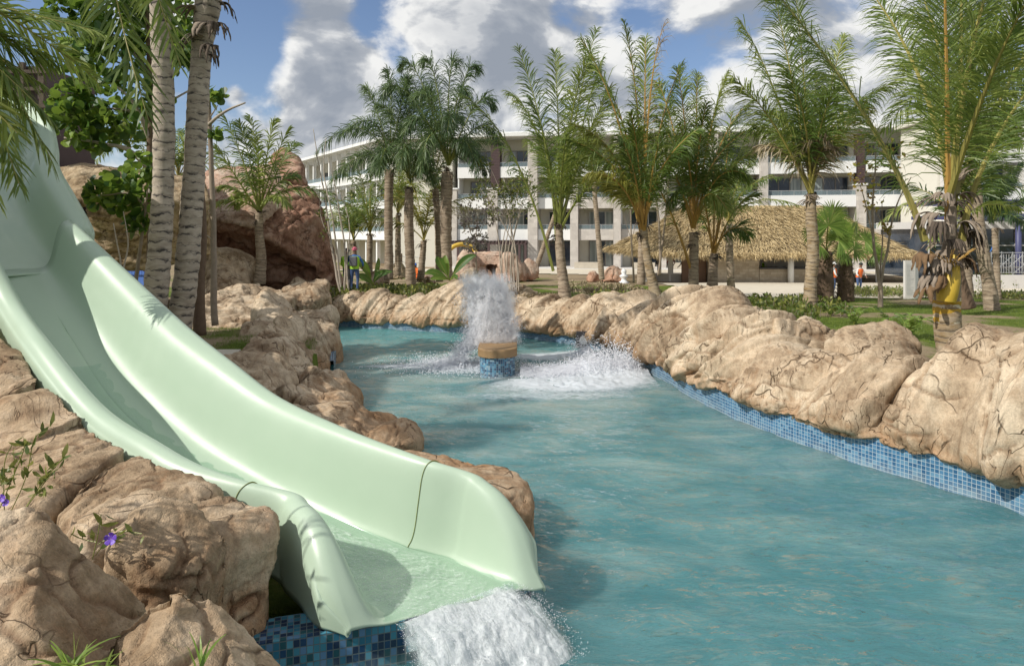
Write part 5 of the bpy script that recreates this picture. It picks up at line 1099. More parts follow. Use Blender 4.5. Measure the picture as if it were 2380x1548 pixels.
def palm(name, label, cat, path, r, tmat, D, origin, fronds, leaf='coco', stalk='stalk', L=.8, w=.04, n=60, droop=.5, plume=0, r0=.035, auto=0, alen=3.5, seed=0, group=None, ring=.05, sheaths=5, bare=.2, emin=-25, emax=80, aleaf=None, freq=9, tn=16, shm='sheath', bow=.25, gap=0, twist=.9, dead=0, shw=.28, thin=1.0):
    base = P(*path[0]); root = thing(name, label, cat, base, group)
    trunk_obj(root, path, r, tmat, ring, tn, seed=seed, freq=freq)
    o = P(origin[0], origin[1], D); rs = np.random.RandomState(seed+50)
    def one(p0, p1, p2, i, lf, st, tw, LL, dr=droop, **k):
        mb = MB(); frond_geo(mb, p0, p1, p2, n, LL, w, dr, tw, seed*100+i, r0, bare, plume, **k); mb.build('frond', [M[st], M[lf]], root)
    for i, f in enumerate(fronds):
        p1 = P(f[0], f[1], D+f[2]); p2 = P(f[3], f[4], D+f[5]); k = f[6] if len(f) > 6 else {}
        p0 = o+np.array([rs.uniform(-.06, .06), rs.uniform(-.06, .06), 0])
        if 'p0' in k: p0 = P(k['p0'][0], k['p0'][1], D+(k['p0'][2] if len(k['p0']) > 2 else 0))
        one(p0, p1, p2, i, k.get('leaf', leaf), k.get('stalk', stalk), k.get('twist', rs.uniform(-twist, twist)), L*k.get('L', 1), k.get('droop', droop), tipfall=k.get('fall', .25), side=k.get('side'), dens=k.get('dens', thin))
    for i in range(auto):
        az = i*2.39996+seed+rs.uniform(-.3, .3); el = math.radians(emin+(emax-emin)*((i+.5)/auto)**.8+rs.uniform(-6, 6)); ln = alen*rs.uniform(.82, 1.1)
        h = np.array([math.cos(az), math.sin(az), 0]); el0 = min(math.radians(86), el+math.radians(38))
        p1 = o+(h*math.cos(el0)+np.array([0, 0, math.sin(el0)]))*ln*.5; p2 = o+(h*math.cos(el)+np.array([0, 0, math.sin(el)]))*ln
        lf = aleaf if aleaf else leaf
        if i < dead: lf = 'dry'
        one(o, p1, p2, 40+i, lf, stalk, rs.uniform(-twist, twist), L, tipfall=.4, dens=thin)
    tp = P(*path[-1])
    for i in range(sheaths):
        sheath(root, tp+np.array([0, 0, rs.uniform(-.7, .1)*shw*3]), i*2.4+seed, rs.uniform(.5, 1.0)*shw*3, shw*rs.uniform(.7, 1.3), rs.uniform(.4, 1.5), seed*10+i, M[shm] if i % 3 else M['sheath_d'])
    return root

# two big ringed trunks
palm('coconut_palm', 'left one of two thick ringed grey palm trunks rising past the slide', 'palm tree', [(352, 760, 14.5), (362, 680, 14.5), (373, 560, 14.5), (380, 400, 14.5), (381, 230, 14.5), (374, 90, 14.5), (371, -80, 14.5), (366, -260, 14.5)],
     [.25, .245, .235, .215, .205, .20, .20, .2], M['trunk_big'], 14.5, (366, -280), [(150, -330, -1.2, 345, 235, -2.2, dict(L=1.3, twist=.3, droop=.25)), (600, -340, -1, 760, -150, -2), (250, -320, -1.5, 420, 120, -1.6, dict(L=1.0, droop=.25))],
     L=1.0, w=.055, n=80, seed=1, ring=.035, r0=.05, sheaths=0, tn=22, group='two thick ringed palms')
palm('coconut_palm', 'right one of two thick ringed palm trunks, with torn dark sheaths at the frame top', 'palm tree', [(412, 800, 15), (420, 740, 15), (437, 600, 15), (450, 420, 15), (460, 240, 15), (470, 110, 15), (482, 20, 15), (490, -60, 15)],
     [.27, .26, .245, .225, .22, .22, .27, .3], M['trunk_big'], 15, (492, -80), [(600, -250, 1, 760, -330, 1), (560, -300, -1, 620, -420, -2)],
     L=1.0, w=.05, n=70, seed=2, ring=.035, sheaths=0, tn=22, group='two thick ringed palms')
T2 = [o for o in bpy.data.objects if o.name.startswith('coconut_palm') and o.type == 'EMPTY'][-1]
for i, (px, py, az, L_, w_, fl_, m_) in enumerate([(470, 90, 3.6, .9, .34, .9, 'sheath'), (500, 60, 5.3, 1.0, .36, 1.3, 'sheath_d'), (512, 10, .2, .9, .3, 1.5, 'sheath_d'), (455, 20, 3.2, .8, .34, .9, 'sheath'), (490, 130, 5.6, .7, .18, 1.8, 'sheath_d'), (500, -20, 5.2, .8, .35, 1.3, 'sheath'), (480, 60, 4.7, .9, .42, 1.3, 'sheath'), (490, 110, 5.0, .8, .3, 1.5, 'sheath_d')]):
    sheath(T2, P(px, py, 14.75), az, L_, w_, fl_, 70+i, M[m_], up=.1)
# palm outside the left edge whose fronds hang into the frame
palm('coconut_palm', 'palm beyond the left edge whose near fronds hang over the slide top', 'palm tree', [(-560, 900, 8.6), (-500, 500, 8.6), (-440, 100, 8.6), (-420, -60, 8.6)], [.22, .2, .19, .18], M['trunk'], 8.6, (-410, -80),
     [(-160, -150, 0, 120, 330, -.1, dict(L=1.0, droop=.22, twist=.5)), (-120, -60, .1, 45, 390, 0, dict(L=.9, droop=.3, twist=-.3)), (-150, -100, .2, 225, 150, .5, dict(L=.8, droop=.25, twist=.9)), (-160, 0, -.2, 110, 230, -.2, dict(L=.85, droop=.3, twist=.2)), (-200, 80, -.4, 40, 270, -.3, dict(L=.85, twist=-.6)),
      (-100, 0, 1.5, 220, 45, 2.0, dict(L=.9, droop=.7)), (-260, 100, -.3, -10, 420, -.3, dict(L=.9)), (-150, 20, .3, 120, 110, .4, dict(L=.85, twist=.6)), (-150, 60, .3, 90, 160, .4, dict(L=.85, twist=.1))],
     L=.9, w=.032, n=100, seed=3, sheaths=2)
# small coconut palm on the left ledge
palm('coconut_palm', 'little dark green coconut palm standing alone before the red rock', 'palm tree', [(603, 660, 27), (607, 600, 27), (602, 540, 27), (603, 495, 27)], [.24, .2, .16, .15], M['trunk'], 27, (603, 492),
     [(560, 350, -.5, 515, 245, -.5), (575, 330, 0, 555, 270, 0), (600, 340, 0, 580, 255, .4), (540, 400, -1, 503, 330, -1), (640, 360, 0, 672, 285, 0), (660, 350, .5, 690, 320, 1), (620, 330, -.5, 640, 265, -.5), (655, 400, 0, 690, 400, .3), (545, 420, 0, 510, 430, 0), (640, 430, -.8, 668, 470, -1), (570, 430, 1, 545, 470, 1)],
     L=.72, w=.05, n=46, droop=.5, seed=4, auto=4, alen=3.2, stalk='stalk_g', r0=.045, shw=.22)
# feathery (queen) palms
QG = 'cluster of feathery palms beyond the far bank'
qk = dict(leaf='queen', stalk='stalk_g', L=1.0, w=.036, n=125, droop=1.3, plume=.7, group=QG, bare=.14, freq=5, shm='sheath', twist=.5)
palm('queen_palm', 'leftmost feathery palm with a long frond drooping out to the left', 'palm tree', [(903, 650, 32), (904, 600, 32), (903, 500, 32), (905, 395, 32)], [.22, .2, .2, .22], M['trunk'], 32, (906, 378),
     [(850, 240, 0, 735, 318, 0, dict(fall=.8)), (850, 330, 0, 762, 400, 0, dict(fall=.9)), (870, 220, .5, 848, 190, 1), (915, 200, 0, 900, 150, 0), (960, 220, 0, 985, 200, 0), (960, 320, -1, 1000, 370, -1), (930, 250, -1, 950, 165, -1), (885, 230, -1, 800, 300, -2), (900, 300, -2, 880, 400, -2.5)], seed=11, r0=.04, **qk)
palm('queen_palm', 'feathery palm with a pale scarred trunk second from the left', 'palm tree', [(955, 662, 31.5), (953, 600, 31.5), (950, 520, 31.5), (951, 440, 31.5)], [.25, .22, .22, .2], M['trunk'], 31.5, (951, 415),
     [(930, 260, 0, 880, 230, 0), (960, 230, 0, 940, 170, 0), (1000, 260, 0, 1040, 280, 0), (900, 330, -1, 855, 400, -1), (985, 350, -1, 1010, 420, -1), (1000, 400, 0, 1015, 345, 0, dict(leaf='dry', dens=.15)), (950, 280, -1.5, 930, 380, -2)], seed=12, r0=.04, **qk)
palm('queen_palm', 'tallest feathery palm with a thick fibrous trunk right of the cluster', 'palm tree', [(1040, 650, 31), (1038, 590, 31), (1036, 500, 31), (1040, 400, 31)], [.24, .24, .27, .26], M['trunk'], 31, (1042, 385),
     [(930, 130, 0, 885, 215, 0), (965, 100, .5, 930, 140, .5), (1010, 110, 0, 985, 128, 0), (1040, 110, 0, 1060, 130, .5), (1080, 110, 0, 1110, 150, 0), (1120, 170, 0, 1150, 240, 0), (1120, 230, -.5, 1165, 330, -.5), (980, 210, -1, 935, 310, -1.2), (1000, 230, -1.5, 975, 400, -2), (1080, 260, -1.5, 1110, 400, -2), (1050, 200, -2, 1040, 300, -2.5), (1060, 160, -1, 1090, 210, -2), (1010, 180, -1, 960, 220, -2), (1100, 300, 0, 1130, 400, 0)], seed=13, r0=.045, **qk)
palm('queen_palm', 'slimmer feathery palm half hidden behind the tallest one', 'palm tree', [(1021, 655, 33.5), (1020, 600, 33.5), (1018, 520, 33.5), (1012, 440, 33.5)], [.2, .18, .17, .16], M['trunk'], 33.5, (1010, 425),
     [(970, 230, 0, 925, 300, 0), (1000, 180, 0, 1000, 200, 0), (1040, 240, 0, 1075, 270, 0), (985, 330, -1, 955, 410, -1)], seed=14, r0=.035, auto=4, alen=4.5, **qk)
# coconut palms along the bank
palm('coconut_palm', 'coconut palm with green stalks and a torn trunk behind the grooved bank rock', 'palm tree', [(1314, 712, 24.6), (1312, 680, 24.6), (1304, 610, 24.6), (1300, 560, 24.6), (1299, 530, 24.6)], [.29, .23, .17, .16, .14], M['trunk'], 24.6, (1300, 540),
     [(1215, 330, -.4, 1078, 190, -1, dict(stalk='stalk_g', L=1.05, droop=1.0, twist=.1, p0=(1286, 630))), (1282, 330, 0, 1205, 85, 0, dict(twist=.15, side=(1, .2, 0), leaf='coco', L=.95, p0=(1293, 560))), (1300, 300, .6, 1290, 95, .8, dict(side=(1, .3, 0), twist=.2)), (1330, 280, 0, 1385, 40, .5, dict(side=(1, 0, 0), twist=.3)), (1335, 380, -.3, 1420, 180, -.5, dict(twist=.5)), (1345, 300, .8, 1400, 110, 1.5), (1350, 420, -.5, 1475, 330, -1, dict(twist=.2)),
      (1260, 260, 1, 1180, 190, 2), (1330, 400, 1.5, 1380, 300, 3), (1320, 230, -.5, 1370, 110, -1)],
     L=1.05, w=.036, n=100, droop=.85, seed=21, auto=4, alen=5.0, emin=50, emax=80, stalk='stalk_g', r0=.06, twist=1.0, bare=.26, shw=.3, sheaths=7)
palm('coconut_palm', 'leaning coconut palm with orange stalks left of the thatched roof', 'palm tree', [(1527, 712, 23.6), (1522, 680, 23.6), (1508, 620, 23.6), (1498, 560, 23.6), (1494, 520, 23.6)], [.31, .20, .15, .14, .13], M['trunk_y'], 23.6, (1494, 545),
     [(1450, 330, 0, 1335, 270, -.5, dict(leaf='coco_y', twist=.3, L=1.0, droop=.8)), (1470, 280, 0, 1385, 130, 0), (1490, 220, .5, 1450, 20, .5, dict(side=(1, .2, 0))), (1500, 260, 0, 1500, 60, 0, dict(side=(1, 0, 0), twist=.4)), (1450, 250, -.6, 1350, 60, -.5), (1520, 300, .5, 1585, 120, .8), (1460, 400, -1, 1370, 390, -1.3, dict(leaf='coco_y', L=1.0, droop=.9)), (1530, 380, -.3, 1600, 330, -.5), (1500, 180, -.5, 1545, 20, -.6, dict(leaf='dry', dens=.3)), (1465, 420, .4, 1420, 420, .5, dict(leaf='coco_y', droop=.9)), (1480, 380, -1.2, 1440, 300, -2), (1515, 380, -1, 1540, 290, -1.8)],
     L=1.05, w=.036, n=100, droop=1.15, seed=22, auto=4, alen=5.2, emin=52, emax=80, stalk='stalk_o', r0=.06, bare=.26, sheaths=6)
palm('coconut_palm', 'coconut palm with one tall straight orange stalk before the thatched roof', 'palm tree', [(1613, 690, 25.5), (1612, 650, 25.5), (1613, 590, 25.5), (1612, 540, 25.5)], [.27, .19, .17, .16], M['trunk'], 25.5, (1612, 530),
     [(1596, 300, 0, 1575, 135, -.2, dict(stalk='stalk_o', side=(1, .1, 0), twist=.1)), (1620, 260, .4, 1620, 150, 1, dict(side=(1, 0, 0))), (1650, 280, 0, 1690, 145, 0), (1670, 300, .5, 1745, 215, 1), (1560, 330, -.3, 1480, 290, -1), (1660, 360, -.5, 1740, 400, -1), (1560, 260, .8, 1530, 170, 1), (1540, 400, -.6, 1450, 325, -.8, dict(p0=(1610, 640), stalk='stalk_o', leaf='coco_y')), (1640, 400, -1, 1690, 480, -1.5), (1680, 380, 0, 1770, 330, .5), (1580, 400, -1.4, 1560, 460, -2)],
     L=1.05, w=.036, n=100, droop=1.15, seed=23, auto=4, alen=4.8, emin=50, emax=80, stalk='stalk_o', r0=.06, bare=.26, sheaths=5)
palm('coconut_palm', 'smaller coconut palm with a dark trunk close right of the orange stalked one', 'palm tree', [(1655, 684, 26.5), (1657, 640, 26.5), (1660, 590, 26.5)], [.24, .18, .15], M['trunk'], 26.5, (1660, 590),
     [(1665, 420, 0, 1650, 260, 0), (1690, 420, 0, 1735, 300, 0), (1700, 470, 0, 1760, 440, 0), (1640, 440, -.5, 1600, 350, -1), (1690, 400, 1, 1700, 240, 2), (1700, 500, -1, 1740, 540, -1.3), (1640, 480, .5, 1590, 470, 1)],
     L=.85, w=.045, n=60, droop=.6, seed=24, stalk='stalk_o', r0=.05, bare=.26, sheaths=4)
palm('coconut_palm', 'tall palm with an orange ringed trunk in front of the bar counter', 'palm tree', [(1882, 722, 21.5), (1884, 660, 21.5), (1890, 580, 21.5), (1886, 520, 21.5), (1884, 455, 21.5)], [.24, .19, .18, .17, .14], M['trunk_y'], 21.5, (1885, 450),
     [(1850, 220, 0, 1795, -60, 0, dict(side=(1, .1, 0), twist=.1, L=1.1, stalk='stalk')), (1870, 180, .5, 1850, -40, .8, dict(side=(1, 0, 0))), (1800, 260, -.4, 1700, 160, -.8), (1830, 330, 0, 1775, 330, 0, dict(leaf='dry', dens=.5, droop=1.2)), (1920, 240, .5, 1960, 60, 1), (1930, 300, 0, 2010, 230, 0, dict(leaf='coco_y', dens=.8)), (1900, 340, -.5, 1925, 330, -1, dict(leaf='dry', droop=1.3, dens=.6)), (1790, 160, 1, 1720, 20, 2), (1880, 250, -1, 1830, 140, -2), (1840, 300, 1, 1750, 280, 2)],
     L=1.2, w=.034, n=115, droop=1.0, seed=25, auto=4, alen=4.4, emin=50, emax=78, r0=.05, bare=.2, sheaths=8)
RP = palm('coconut_palm', 'near palm at the right with a yellow ringed trunk and torn grey sheaths', 'palm tree', [(2212, 880, 11.6), (2208, 830, 11.6), (2203, 760, 11.6), (2200, 690, 11.6), (2200, 640, 11.6)], [.215, .195, .20, .205, .21], M['trunk_y'], 11.6, (2205, 480),
     [(2070, 300, 0, 1750, -100, .3, dict(p0=(2150, 560), stalk='stalk', L=1.15, twist=.1, droop=.75, fall=.1)), (2203, 200, 0, 2190, -260, -.5, dict(p0=(2204, 590), side=(1, .1, 0), twist=.12, L=1.6, droop=.5, stalk='stalk_o')), (2250, 160, .6, 2225, -240, 1, dict(side=(1, -.1, 0), L=1.5, twist=-.2)), (2270, 330, -.2, 2470, 90, -.2, dict(p0=(2235, 560), L=1.1)), (2330, 200, .8, 2500, -100, 1.5, dict(L=1.2)), (2240, 250, 1.5, 2120, -120, 3, dict(L=1.2)), (2280, 200, -1, 2400, -60, -2.2, dict(L=1.1, leaf='coco')), (2290, 250, .3, 2480, 230, .5, dict(L=1.15, droop=.8)), (2180, 200, 1.0, 2020, -60, 2, dict(L=1.1)), (2240, 100, -.4, 2350, -240, -.6, dict(L=1.4, side=(1, .3, 0)))],
     L=.80, w=.020, n=210, droop=.8, seed=26, r0=.066, bare=.22, sheaths=0, freq=11, tn=28, ring=.06)
mb = MB(); V = []; bp = [(2200, 700, .20), (2200, 680, .205), (2202, 640, .20), (2205, 600, .15), (2208, 560, .10), (2210, 500, .085), (2212, 440, .05)]
c, s = resample(catmull([np.r_[P(a, b, 11.58), r] for a, b, r in bp], 10), .03, 3); mb.tube(c[:, :3], c[:, 3], 20, len=s); mb.build('crown_shaft', M['sheath'], RP, smooth=True)
mb = MB(); c, s = resample(catmull([np.r_[P(a, b, 11.42), r] for a, b, r in [(2199, 702, .14), (2203, 675, .16), (2212, 645, .13), (2218, 615, .075), (2219, 592, .02)]], 8), .02, 3); mb.tube(c[:, :3], c[:, 3], 18); mb.build('yellow_bulb', M['yellow'], RP, smooth=True)
c, s = resample(catmull([np.r_[P(a, b, 11.6), r] for a, b, r in [(2203, 752, .200), (2201, 738, .202), (2200, 712, .206), (2200, 690, .214)]], 8), .012, 3); rr = c[:, 3]*(1+.05*(np.mod(s*7.5, 1)-.3)); mb = MB(); mb.tube(c[:, :3], rr, 26, len=s); mb.build('yellow_rings', M['ringy'], RP, smooth=True)
for i, (px, py, az, L_, w_, fl_, m_, up) in enumerate([(2170, 500, 3.3, .95, .34, 1.5, 'sheath', .12), (2180, 520, 3.9, .8, .30, 1.6, 'sheath_d', .1), (2235, 520, -.5, .9, .34, 1.6, 'sheath', .12), (2245, 540, .2, .8, .30, 1.8, 'sheath_d', .1), (2160, 640, 3.6, .5, .34, 1.3, 'sheath', -.05), (2185, 600, 4.4, .55, .34, .9, 'sheath', -.0), (2240, 600, -1.1, .55, .22, .9, 'sheath', -.1), (2225, 420, .4, .5, .3, .3, 'sheath', .3), (2190, 455, 3.0, .8, .16, .5, 'sheath', .0), (2210, 560, 4.7, .5, .26, 1.3, 'sheath_d', .1), (2170, 620, 3.0, .5, .3, 1.7, 'sheath_d', .0)]):
    sheath(RP, P(px, py, 11.5-.1*(az > 3.4 and az < 5)), az, L_, w_, fl_, 90+i, M[m_], up=up)
rs = np.random.RandomState(44)
for i in range(20):
    az = rs.uniform(2.6, 6.8); yy = rs.uniform(430, 660); sheath(RP, P(2208+22*math.cos(az), yy, 11.5+.12*math.sin(az)), az, rs.uniform(.25, .7), rs.uniform(.10, .24), rs.uniform(.6, 2.0), 200+i, M['sheath'] if i % 3 else M['sheath_d'], up=rs.uniform(-.05, .3))
for px, py, az, L_, w_, fl_ in ((2165, 660, 3.4, .55, .5, 1.0), (2175, 640, 4.0, .45, .4, 1.1), (2150, 590, 3.3, .6, .45, 1.5), (2245, 600, -.3, .5, .4, 1.4)): sheath(RP, P(px, py, 11.4), az, L_, w_, fl_, int(px+py), M['fibre'], up=.0)
mb = MB(); rs = np.random.RandomState(9)
for i in range(26):
    a = P(2206, 640, 11.3); h = nrm(rs.normal(0, 1, 3)*A3(1, .5, 0)+A3(0, -.3, 0)); ln = rs.uniform(.25, .55); t = np.linspace(0, 1, 6)[:, None]
    mb.tube(a+A3(0, 0, .1)+(h*.7+A3(0, 0, .9))*ln*t+A3(0, 0, -.25)*ln*t*t, .006, 4)
mb.build('flower_stalk', M['stalk_o'], RP)
palm('coconut_palm', 'slender ringed palm trunk leaning at the right edge behind the near palm', 'palm tree', [(2306, 722, 22.5), (2298, 660, 22.5), (2280, 560, 22.5), (2268, 440, 22.5), (2262, 330, 22.5), (2262, 230, 22.5)], [.25, .2, .18, .17, .17, .17], M['trunk'], 22.5, (2262, 200),
     [(2200, 60, 0, 2100, 150, 0), (2300, 40, 0, 2400, 200, 0), (2260, 0, 0, 2250, -120, 0), (2320, 120, -.5, 2370, 330, -.6), (2220, 120, -1, 2160, 290, -1)], L=1.0, w=.045, n=70, droop=.8, seed=27, auto=5, alen=4.5, sheaths=3)
palm('coconut_palm', 'short pale trunk standing just behind the near right palm', 'palm tree', [(2252, 692, 30), (2247, 640, 30), (2243, 560, 30), (2240, 480, 30)], [.22, .2, .18, .16], M['trunk'], 30, (2240, 470), [], auto=7, alen=3.2, L=.8, seed=28, sheaths=2, n=50)
palm('coconut_palm', 'dark leaning stump of a trunk between the right palms', 'palm tree', [(2250, 716, 21), (2238, 670, 21), (2226, 610, 21), (2220, 540, 21)], [.24, .16, .13, .11], M['bark_dk'], 21, (2220, 535), [], auto=4, alen=2.4, L=.6, seed=29, sheaths=2, n=44)
palm('queen_palm', 'small feathery palm before the blue pergola at the right edge', 'palm tree', [(2318, 700, 29), (2316, 620, 29), (2312, 530, 29)], [.15, .13, .12], M['trunk'], 29, (2312, 510), [(2310, 400, 0, 2290, 385, 0), (2325, 400, 0, 2350, 430, 0), (2300, 420, 0, 2272, 470, 0)], auto=9, alen=2.6, seed=30, sheaths=2, **{k: v for k, v in qk.items() if k not in ('group', 'L')}, L=.6)
# background palms
BGP = 'palms in front of the hotel'
for i, (bx, by, tx, ty, D, al, lab, lf) in enumerate([
    (858, 640, 860, 545, 38, 4.6, 'bushy bright palm behind the leftmost feathery palm', 'coco'),
    (978, 648, 985, 560, 36, 4.2, 'yellow green palm glowing between the feathery trunks', 'coco_y'),
    (700 + 125, 640, 822, 560, 41, 3.6, 'low drooping palm behind the two workers', 'coco'),
    (925, 640, 925, 500, 40, 4.6, 'palm half hidden behind the first two feathery trunks', 'coco'),
    (1699, 672, 1694, 520, 33, 4.0, 'thin palm in front of the plain bar wall', 'coco'),
    (1399, 650, 1380, 425, 46, 4.5, 'slim pale leaning palm trunk in front of the hotel windows', 'coco'),
    (1490, 662, 1493, 520, 31, 4.2, 'palm with a straight grey trunk behind the leaning one', 'coco'),
    (1240, 640, 1300, 470, 52, 3.6, 'far palm behind the green stalked one', 'coco')]):
    palm('coconut_palm', lab, 'palm tree', [(bx, by, D), ((bx+tx)/2, (by+ty)/2, D), (tx, ty, D)], [.2, .17, .15], M['trunk'], D, (tx, ty), [], auto=10, alen=al*.95, L=.85, w=.045, n=48, droop=.8, seed=40+i, leaf=lf, stalk='stalk', group=BGP, sheaths=3, r0=.04, emin=12, emax=84)
palm('coconut_palm', 'distant palm over the rock arch at the left', 'palm tree', [(205, 420, 40), (203, 380, 40), (200, 330, 40)], [.16, .14, .12], M['bark_pale'], 40, (200, 330), [], auto=10, alen=2.2, L=.5, w=.05, n=34, seed=60, sheaths=1)
palm('coconut_palm', 'distant palm between the rock arch and the ringed trunks', 'palm tree', [(300, 420, 44), (300, 380, 44), (300, 340, 44)], [.16, .14, .12], M['bark_pale'], 44, (300, 345), [], auto=11, alen=3.2, L=.7, w=.06, n=34, seed=61, sheaths=1)
palm('coconut_palm', 'green palm behind the trunks beside the pale rock slab', 'palm tree', [(420, 640, 33), (420, 520, 33), (415, 420, 33)], [.16, .14, .12], M['trunk'], 33, (415, 415), [], auto=12, alen=3.6, L=.8, w=.06, n=40, seed=62, sheaths=1)
# fan palms
def fan_palm(base, top, D, fans, label, seed):
    root = thing('fan_palm', label, 'palm tree', P(*base, D)); p = [(base[0], base[1]+6, D), ((base[0]+top[0])/2, (base[1]+top[1])/2, D), (top[0], top[1], D)]
    trunk_obj(root, p, [.34, .30, .20], M['bark_dk'], .0, 14, seed=seed)
    rs = np.random.RandomState(seed); mb = MB(); a, b = P(*p[0]), P(*p[2]); n = 260; t = rs.rand(n); az = rs.uniform(0, 6.28, n); r = .30*(1-.35*t)
    c = a+(b-a)*t[:, None]+np.stack([np.cos(az)*r, np.sin(az)*r, 0*r], 1); d = nrm(np.stack([np.cos(az), np.sin(az), rs.uniform(.3, 1.2, n)], 1))
    blades(mb, c, d, rs.uniform(.12, .26, n), rs.uniform(.07, .12, n), np.stack([np.cos(az), np.sin(az), -.6+0*az], 1)+rs.normal(0, .2, (n, 3)), rs.rand(n)*.35, 1); mb.build('leaf_boots', M['dry'], root)
    o = P(top[0], top[1]-4, D)
    for i, (fx, fy, dD, R, face) in enumerate(fans):
        mb = MB(); c = P(fx, fy, D+dD); mb.tube(bez(o, (o+c)/2+A3(0, 0, .15), c, np.linspace(0, 1, 8)), .022, 5, 0, rnd=.5); ax = nrm(c-o); fc = nrm(np.array(face, float)); sx = nrm(np.cross(ax, fc)); up = nrm(np.cross(fc, sx)); up = up if up@ax > 0 else -up
        m_ = 34; an = np.linspace(-2.35, 2.35, m_); dr = np.sin(an)[:, None]*sx+np.cos(an)[:, None]*up+fc*rs.normal(0, .06, m_)[:, None]; ln = R*(1-.12*np.abs(an)/2.35)*rs.uniform(.92, 1.05, m_)
        V = np.zeros((m_, 4, 2, 3)); tw = np.cross(fc, dr); tw = nrm(tw)
        for k_, (q, ww) in enumerate(((0, .02), (.5, 1.0), (.75, .7), (1.0, .05))):
            cc = c+dr*(ln*q)[:, None]+A3(0, 0, -1)*(.16*R*q*q*q)*np.ones((m_, 1))+fc*(.0); w_ = .5*ww*R*.075
            V[:, k_, 0] = cc-tw*w_; V[:, k_, 1] = cc+tw*w_+fc*w_*.5
        qq = np.array([(2*j, 2*j+1, 2*j+3, 2*j+2) for j in range(3)]); mb.add(V.reshape(-1, 3), (qq[None]+8*np.arange(m_)[:, None, None]).reshape(-1, 4), 1, rnd=np.repeat(np.clip(rs.normal(.5, .18, m_), 0, 1), 8))
        mb.build('frond', [M['stalk_g'], M['fan']], root)
fan_palm((1917, 702), (1920, 585), 27, [(1925, 525, -.4, .95, (0, -1, .15)), (1890, 540, .2, .75, (.5, -1, 0)), (1950, 560, -.2, .7, (-.3, -1, .2)), (1905, 570, -.5, .6, (.3, -1, .4)), (1935, 500, .6, .8, (0, -1, 0)), (1960, 535, .5, .7, (-.6, -.8, 0))], 'left fan palm with a shaggy dark trunk and a bright round fan', 71)
fan_palm((1965, 694), (1967, 602), 27.5, [(1990, 520, -.3, .85, (.9, -.6, .1)), (2010, 560, -.2, .7, (-.2, -1, .4)), (1960, 585, -.5, .6, (.2, -1, .5)), (1985, 580, -.4, .65, (0, -1, .6)), (2030, 590, .2, .6, (-.5, -1, .3)), (1945, 545, .6, .7, (.3, -1, 0))], 'right fan palm with a shaggy dark trunk and loose drooping fans', 72)

# ------------------------------------------------------------------ trees, shrubs, plants
def leaves(mb, c, rad, n, size, seed, shape='lance', m=0, up=.3, shell=False):
    rs = np.random.RandomState(seed); c = np.array(c, float); rad = np.array(rad, float); k = rs.randint(0, len(c), n)
    d = nrm(rs.normal(0, 1, (n, 3))); p = c[k]+d*rad[k][:, None if rad.ndim == 1 else slice(None)]*(rs.uniform(.25, 1, n)**.5)[:, None]
    dr = nrm(d*.5+rs.normal(0, .6, (n, 3))+A3(0, 0, up)); s = nrm(np.cross(dr, rs.normal(0, 1, (n, 3)))); sz = size*rs.uniform(.6, 1.25, n); nm = np.cross(dr, s)
    if shape == 'round': prof = [(0, .06), (.18, .42), (.5, .56), (.82, .42), (1, .08)]
    elif shape == 'lance': prof = [(0, .03), (.4, .17), (.75, .12), (1, .01)]
    else: prof = [(0, .03), (.35, .30), (.7, .24), (1, .03)]
    K = len(prof); V = np.zeros((n, K, 2, 3))
    for i, (t, w) in enumerate(prof):
        cc = p+dr*(sz*t)[:, None]+nm*(.10*sz*math.sin(t*3))[:, None]; V[:, i, 0] = cc-s*(sz*w)[:, None]; V[:, i, 1] = cc+s*(sz*w)[:, None]
    q = np.array([(2*i, 2*i+1, 2*i+3, 2*i+2) for i in range(K-1)]); mb.add(V.reshape(-1, 3), (q[None]+2*K*np.arange(n)[:, None, None]).reshape(-1, 4), m, rnd=np.repeat(rs.rand(n), 2*K)); return mb
def limbs(root, lines, mat, name='trunk', wig=.02, seed=0, sides=8):
    if name == 'limb' and len(lines) > 1:
        return [limbs(root, [l], mat, name, wig, seed+i, sides) for i, l in enumerate(lines)]
    mb = MB(); rs = np.random.RandomState(seed)
    for pts, r0, r1 in lines:
        c, s = resample(catmull([P(*p) for p in pts], 8), .12, 3); t = s/s[-1]; c = c+wig*np.stack([fbm(np.stack([s*1.5, s*0+rs.rand()*50, s*0], 1), 2) for _ in range(3)], 1); mb.tube(c, r0+(r1-r0)*t, sides, len=s)
    return mb.build(name, mat, root, smooth=True)
SG = thing('sea_grape_tree', 'tree with big round glossy leaves behind the thick ringed trunks', 'tree', P(350, 760, 17))
limbs(SG, [([(349, 800, 17), (352, 560, 17), (350, 380, 17), (352, 200, 17), (345, 40, 17), (350, -60, 17)], .13, .07)], M['bark_dk'], seed=1)
limbs(SG, [([(352, 395, 17), (300, 350, 16.8), (240, 335, 16.8), (150, 322, 16.5)], .07, .02), ([(352, 330, 17), (310, 240, 16.6), (240, 180, 16.5)], .06, .015), ([(350, 300, 17), (300, 260, 17.2), (200, 250, 17)], .05, .012), ([(352, 180, 17), (280, 90, 17), (200, 60, 17)], .05, .012), ([(350, 150, 17), (420, 60, 17.3), (460, 20, 17)], .05, .015), ([(352, 420, 17), (330, 470, 16.6), (260, 462, 16.5)], .04, .012), ([(350, 260, 17.2), (440, 210, 17.6), (485, 190, 17.5)], .04, .012)], M['bark_pale'], 'limb', seed=2)
